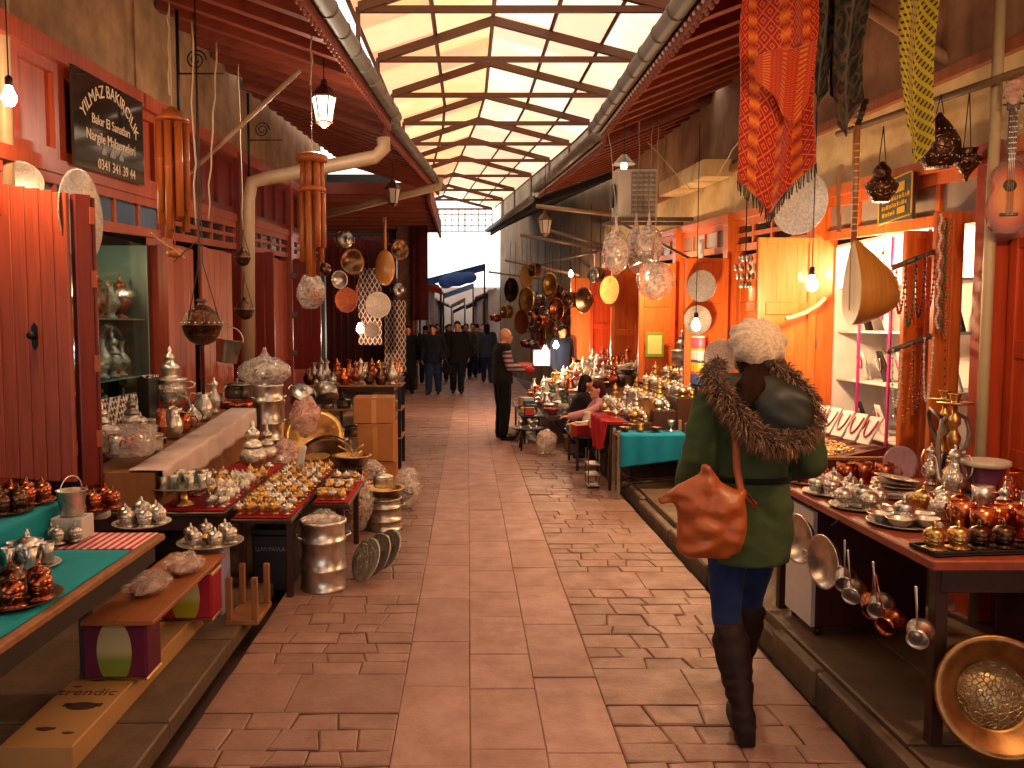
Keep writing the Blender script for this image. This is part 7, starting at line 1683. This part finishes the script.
def belt(z,rx,ry,w):
    P=[(rx*cos(2*pi*k/40),.006+ry*sin(2*pi*k/40)) for k in range(40)]
    for k in range(40):
        a,b=P[k],P[(k+1)%40]; sm.add([(a[0],a[1],z-w),(b[0],b[1],z-w),(b[0],b[1],z+w),(a[0],a[1],z+w),(a[0]*.96,a[1]*.96,z-w),(b[0]*.96,b[1]*.96,z-w),(b[0]*.96,b[1]*.96,z+w),(a[0]*.96,a[1]*.96,z+w)],[(0,1,2,3),(5,4,7,6),(4,5,1,0),(3,2,6,7)],True)
belt(1.045,.170,.150,.012); sm.build('waist_drawcord',m_cloth('parka_dark','#1c2616','#10180c'),wo)
jm=MB(); jm.ell((0,0,.86),.15,.11,.12,16,10)
for S in 'LR': jm.chain([v('hip'+S),v('knee'+S),v('knee'+S)+(v('ank'+S)-v('knee'+S))*.5],[.098,.062,.052],16)
remesh(jm,'jeans',m_cloth('jeans_blue','#1c3468','#0c1630',.85,260),.009,wo,4,fn=lambda c:c+V((noise.noise(c*20)*.005,noise.noise(c*20+V((3,0,0)))*.005,0)))
boot=m_plain('boot_brown','#2a1510',.6,0,.35,14,0,.25)
for S in 'LR':
    k_=v('knee'+S); a_=v('ank'+S); t_=v('toe'+S); b=MB(); top=k_+(a_-k_)*.27
    b.chain([top,top+(a_-top)*.3,top+(a_-top)*.6,a_],[.074,.072,.060,.044],16); b.chain([a_,a_-V((0,.01,.035))],[.05,.048],14); b.chain([a_+V((0,-.012,-.045)),(a_+t_)/2+V((0,.02,-.018)),t_+V((0,0,.008))],[.050,.050,.046],14); b.box(a_.x-.034,a_.x+.034,a_.y-.062,a_.y+.01,a_.z-.112,a_.z-.04)
    hb=MB(); hz=a_.z-.10
    b.cap(a_+V((0,-.03,-.055)),a_+V((0,-.032,-.078)),.026,.022,12)
    remesh(b,'boot',boot,.007,wo,3,fn=lambda c:c+V((c.x*0+sin(c.z*70+noise.noise(c*9)*6)*.004*(1 if c.z>.13 else 0),noise.noise(c*16)*.006,0)))
# hair under the beret
def bp_(px,py,y): p=onY(px,py,y); return V((p.x-WX,p.y-WY,p.z))
hm=MB(); hd=v('head'); hm.ell(hd+V((0,-.02,.02)),.088,.098,.10,18,12); hm.chain([hd+V((-.02,-.07,-.02)),hd+V((-.03,-.10,-.12)),hd+V((-.03,-.12,-.20))],[.07,.065,.05],14); hm.chain([hd+V((.05,-.06,-.02)),hd+V((.06,-.09,-.12)),hd+V((.05,-.11,-.18))],[.06,.055,.04],14)
hm.chain([bp_(755,372,3.42),bp_(745,388,3.285),bp_(740,404,3.24),bp_(737,420,3.225)],[.045,.036,.030,.012],12); hm.chain([bp_(768,372,3.42),bp_(757,388,3.29),bp_(751,402,3.245)],[.04,.030,.012],12)
remesh(hm,'hair',m_plain('brown_hair','#30170e',.8,0,.45,50,0,.1),.008,wo,4,fn=lambda c:c+V((sin(c.x*160+c.z*20)*.003,cos(c.x*150)*.003,0)))
# knitted beret, crown tipped towards the back
def rib(a,z): return 1+.06*cos(a*10)+.02*cos(a*20+z*120)
bt=MB(); bt.lathe([(0,.075),(.02,.075),(.055,.066),(.095,.042),(.116,.008),(.115,-.02),(.098,-.044),(.088,-.05),(.084,-.066),(.078,-.066),(.07,-.04),(0,-.02)],84,True,wob=rib)
nt=NT('cream_knit'); vv=nt.tex(); w1=nt.N('ShaderNodeTexVoronoi',{'Vector':vv,'Scale':90.0}).outputs[0]; nt.bsdf(base=nt.mix(w1,col('#e4d0b4'),col('#b89a78')),rough=.95,sheen=.3,normal=nt.bump(w1,.5,.004)); knit=nt.m
bo=bt.build('knitted_beret',knit,wo,hd+V((-.012,-.065,.072)),(.95,0,-.05))
# hood lying on the back
def bp(px,py,y): p=onY(px,py,y); return V((p.x-WX,p.y-WY,p.z))
hp=[bp(718,366,3.50),bp(711,379,3.36),bp(723,394,3.28),bp(736,414,3.24),bp(751,433,3.22),bp(772,444,3.21),bp(795,441,3.24),bp(810,426,3.30),bp(811,408,3.34),bp(800,390,3.36),bp(785,375,3.38),bp(770,366,3.40)]
hood=MB(); hood.ell(bp(780,415,3.30),.14,.075,.13,18,12); hood.ell(bp(765,400,3.33),.13,.07,.10,18,12); hood.ell(bp(735,392,3.36),.10,.07,.08,16,10)
remesh(hood,'hood',m_plain('hood_satin','#20281a',.55,0,.35,9),.009,wo,4,fn=lambda c:c+V((0,1,0))*(noise.noise(V((c.x*13+c.z*10,c.y*5,c.z*12)))*.022))
fur=MB(); furm=NT('fur'); g=furm.N('ShaderNodeNewGeometry'); furm.bsdf(base=furm.ramp(g.outputs['Random Per Island'],[(0,col('#2c1a10')),(.5,col('#6a4428')),(.85,col('#94683e')),(1,col('#b8905c'))]),rough=.7,sheen=.3); furm=furm.m
fr_=random.Random(3); cen=bp(766,410,3.36); core=MB()
for i in range(5200):
    f=fr_.random()*(len(hp)-1); k=int(f); u=f-k; p=hp[k]+(hp[k+1]-hp[k])*u; tg=(hp[k+1]-hp[k]).normalized()
    rad=.034; d=V((fr_.gauss(0,1),fr_.gauss(0,1),fr_.gauss(0,1))); d=(d-tg*d.dot(tg)).normalized(); d=(d+V((0,-.25,0))).normalized()
    root=p+d*rad*fr_.uniform(.5,1); l=fr_.uniform(.026,.054); dr=(d+tg*fr_.uniform(-.6,.6)+V((0,0,-.35))).normalized(); sd=dr.cross(V((fr_.gauss(0,1),fr_.gauss(0,1),fr_.gauss(0,1)))).normalized()*.0026
    mid=root+dr*l*.55; tip=root+dr*l+V((0,0,-.012)); fur.add([root-sd,root+sd,mid+sd*.8,mid-sd*.8,tip],[(0,1,2,3),(3,2,4)])
core.chain(hp,[.038]*len(hp),10); core.mi=0
fo=fur.build('fur_trim',furm,wo); cb=remesh(core,'fur_base',m_plain('fur_base','#4a2e1c',.9,0,.4,40),.01,fo,3); fo['kind']='stuff'
# slouchy leather bag at her left hip
leather=NT('tan_leather'); vv=leather.tex(); n1=leather.noise(vv,7,6,.6,.4); leather.bsdf(base=leather.mix(n1,col('#7c3412'),col('#c26424')),rough=.42,normal=leather.bump(leather.noise(vv,70,4),.25,.003),coat=.1); leather=leather.m
bo_=T('shoulder_bag','slouchy orange-brown leather bag hanging from the woman in the green parka','bag',onY(706,520,3.235))
sb=MB(); ctr=onY(706,520,3.235)
def q_(px,py,y=3.235): return onY(px,py,y)-ctr
loft(sb,[(q_(706,558).x,0,q_(706,558).z,.08,.03),(q_(708,550).x,0,q_(706,550).z,.125,.055),(q_(712,530).x,0,q_(706,530).z,.138,.068),(q_(712,510).x,0,q_(706,510).z,.138,.066),(q_(706,494).x,.0,q_(706,494).z,.15,.052),(q_(700,480).x,.0,q_(706,484).z,.09,.03),(q_(708,472).x,.0,q_(706,474).z,.03,.02)],24)
sb.chain([q_(690,495),q_(672,497),q_(662,500)],[.034,.026,.018],12); sb.chain([q_(708,480),q_(706,468)],[.045,.018],12); sb.chain([q_(715,515),q_(742,492)],[.06,.02],12)
def bw(c): return c+V((0,1 if c.y>0 else -1,0))*(noise.noise(V((c.x*11+c.z*10,c.z*16-c.x*7,2)))*.024)+V((0,0,noise.noise(c*12)*.008))
remesh(sb,'bag_body',leather,.009,bo_,4,fn=bw)
st=MB(); pts=[q_(741,495,3.235),q_(736,470,3.25),q_(735,440,3.25),q_(735,410,3.255),q_(733,392,3.28),q_(733,381,3.36),q_(738,380,3.5),q_(745,400,3.62)]
st.sheet(lambda u,v_:(lambda f:(pts[int(f)]+(pts[min(int(f)+1,len(pts)-1)]-pts[int(f)])*(f-int(f))+V(((v_-.5)*.028,-.012,0))))(min(u*(len(pts)-1),len(pts)-1.0001)),30,2,.006); st.build('strap',leather,bo_)
tas=MB()
for i in range(14): tas.tube([q_(744,490),q_(748+R.uniform(-2,2),497),q_(752+R.uniform(-5,5),506+R.uniform(-3,3))],.004,5)
tas.build('tassel',leather,bo_)
# ================================================================ repeated setting pieces: say which one
_st={}
for o in bpy.data.objects:
    if o.get('kind')=='structure' and o.type=='MESH': _st.setdefault(o['label'],[]).append(o)
for k_,v_ in _st.items():
    if len(v_)>1:
        v_.sort(key=lambda o:sum((o.matrix_world@V(c)).y for c in o.bound_box))
        for i,o in enumerate(v_): o['label']=f'{k_}, {ORD[i]} from the viewer'
for k_,v_ in LABELS.items():
    if len(v_)>1 and not bpy.data.objects[v_[0][0]].get('kind'): print('DUPLABEL',k_,v_[:3])
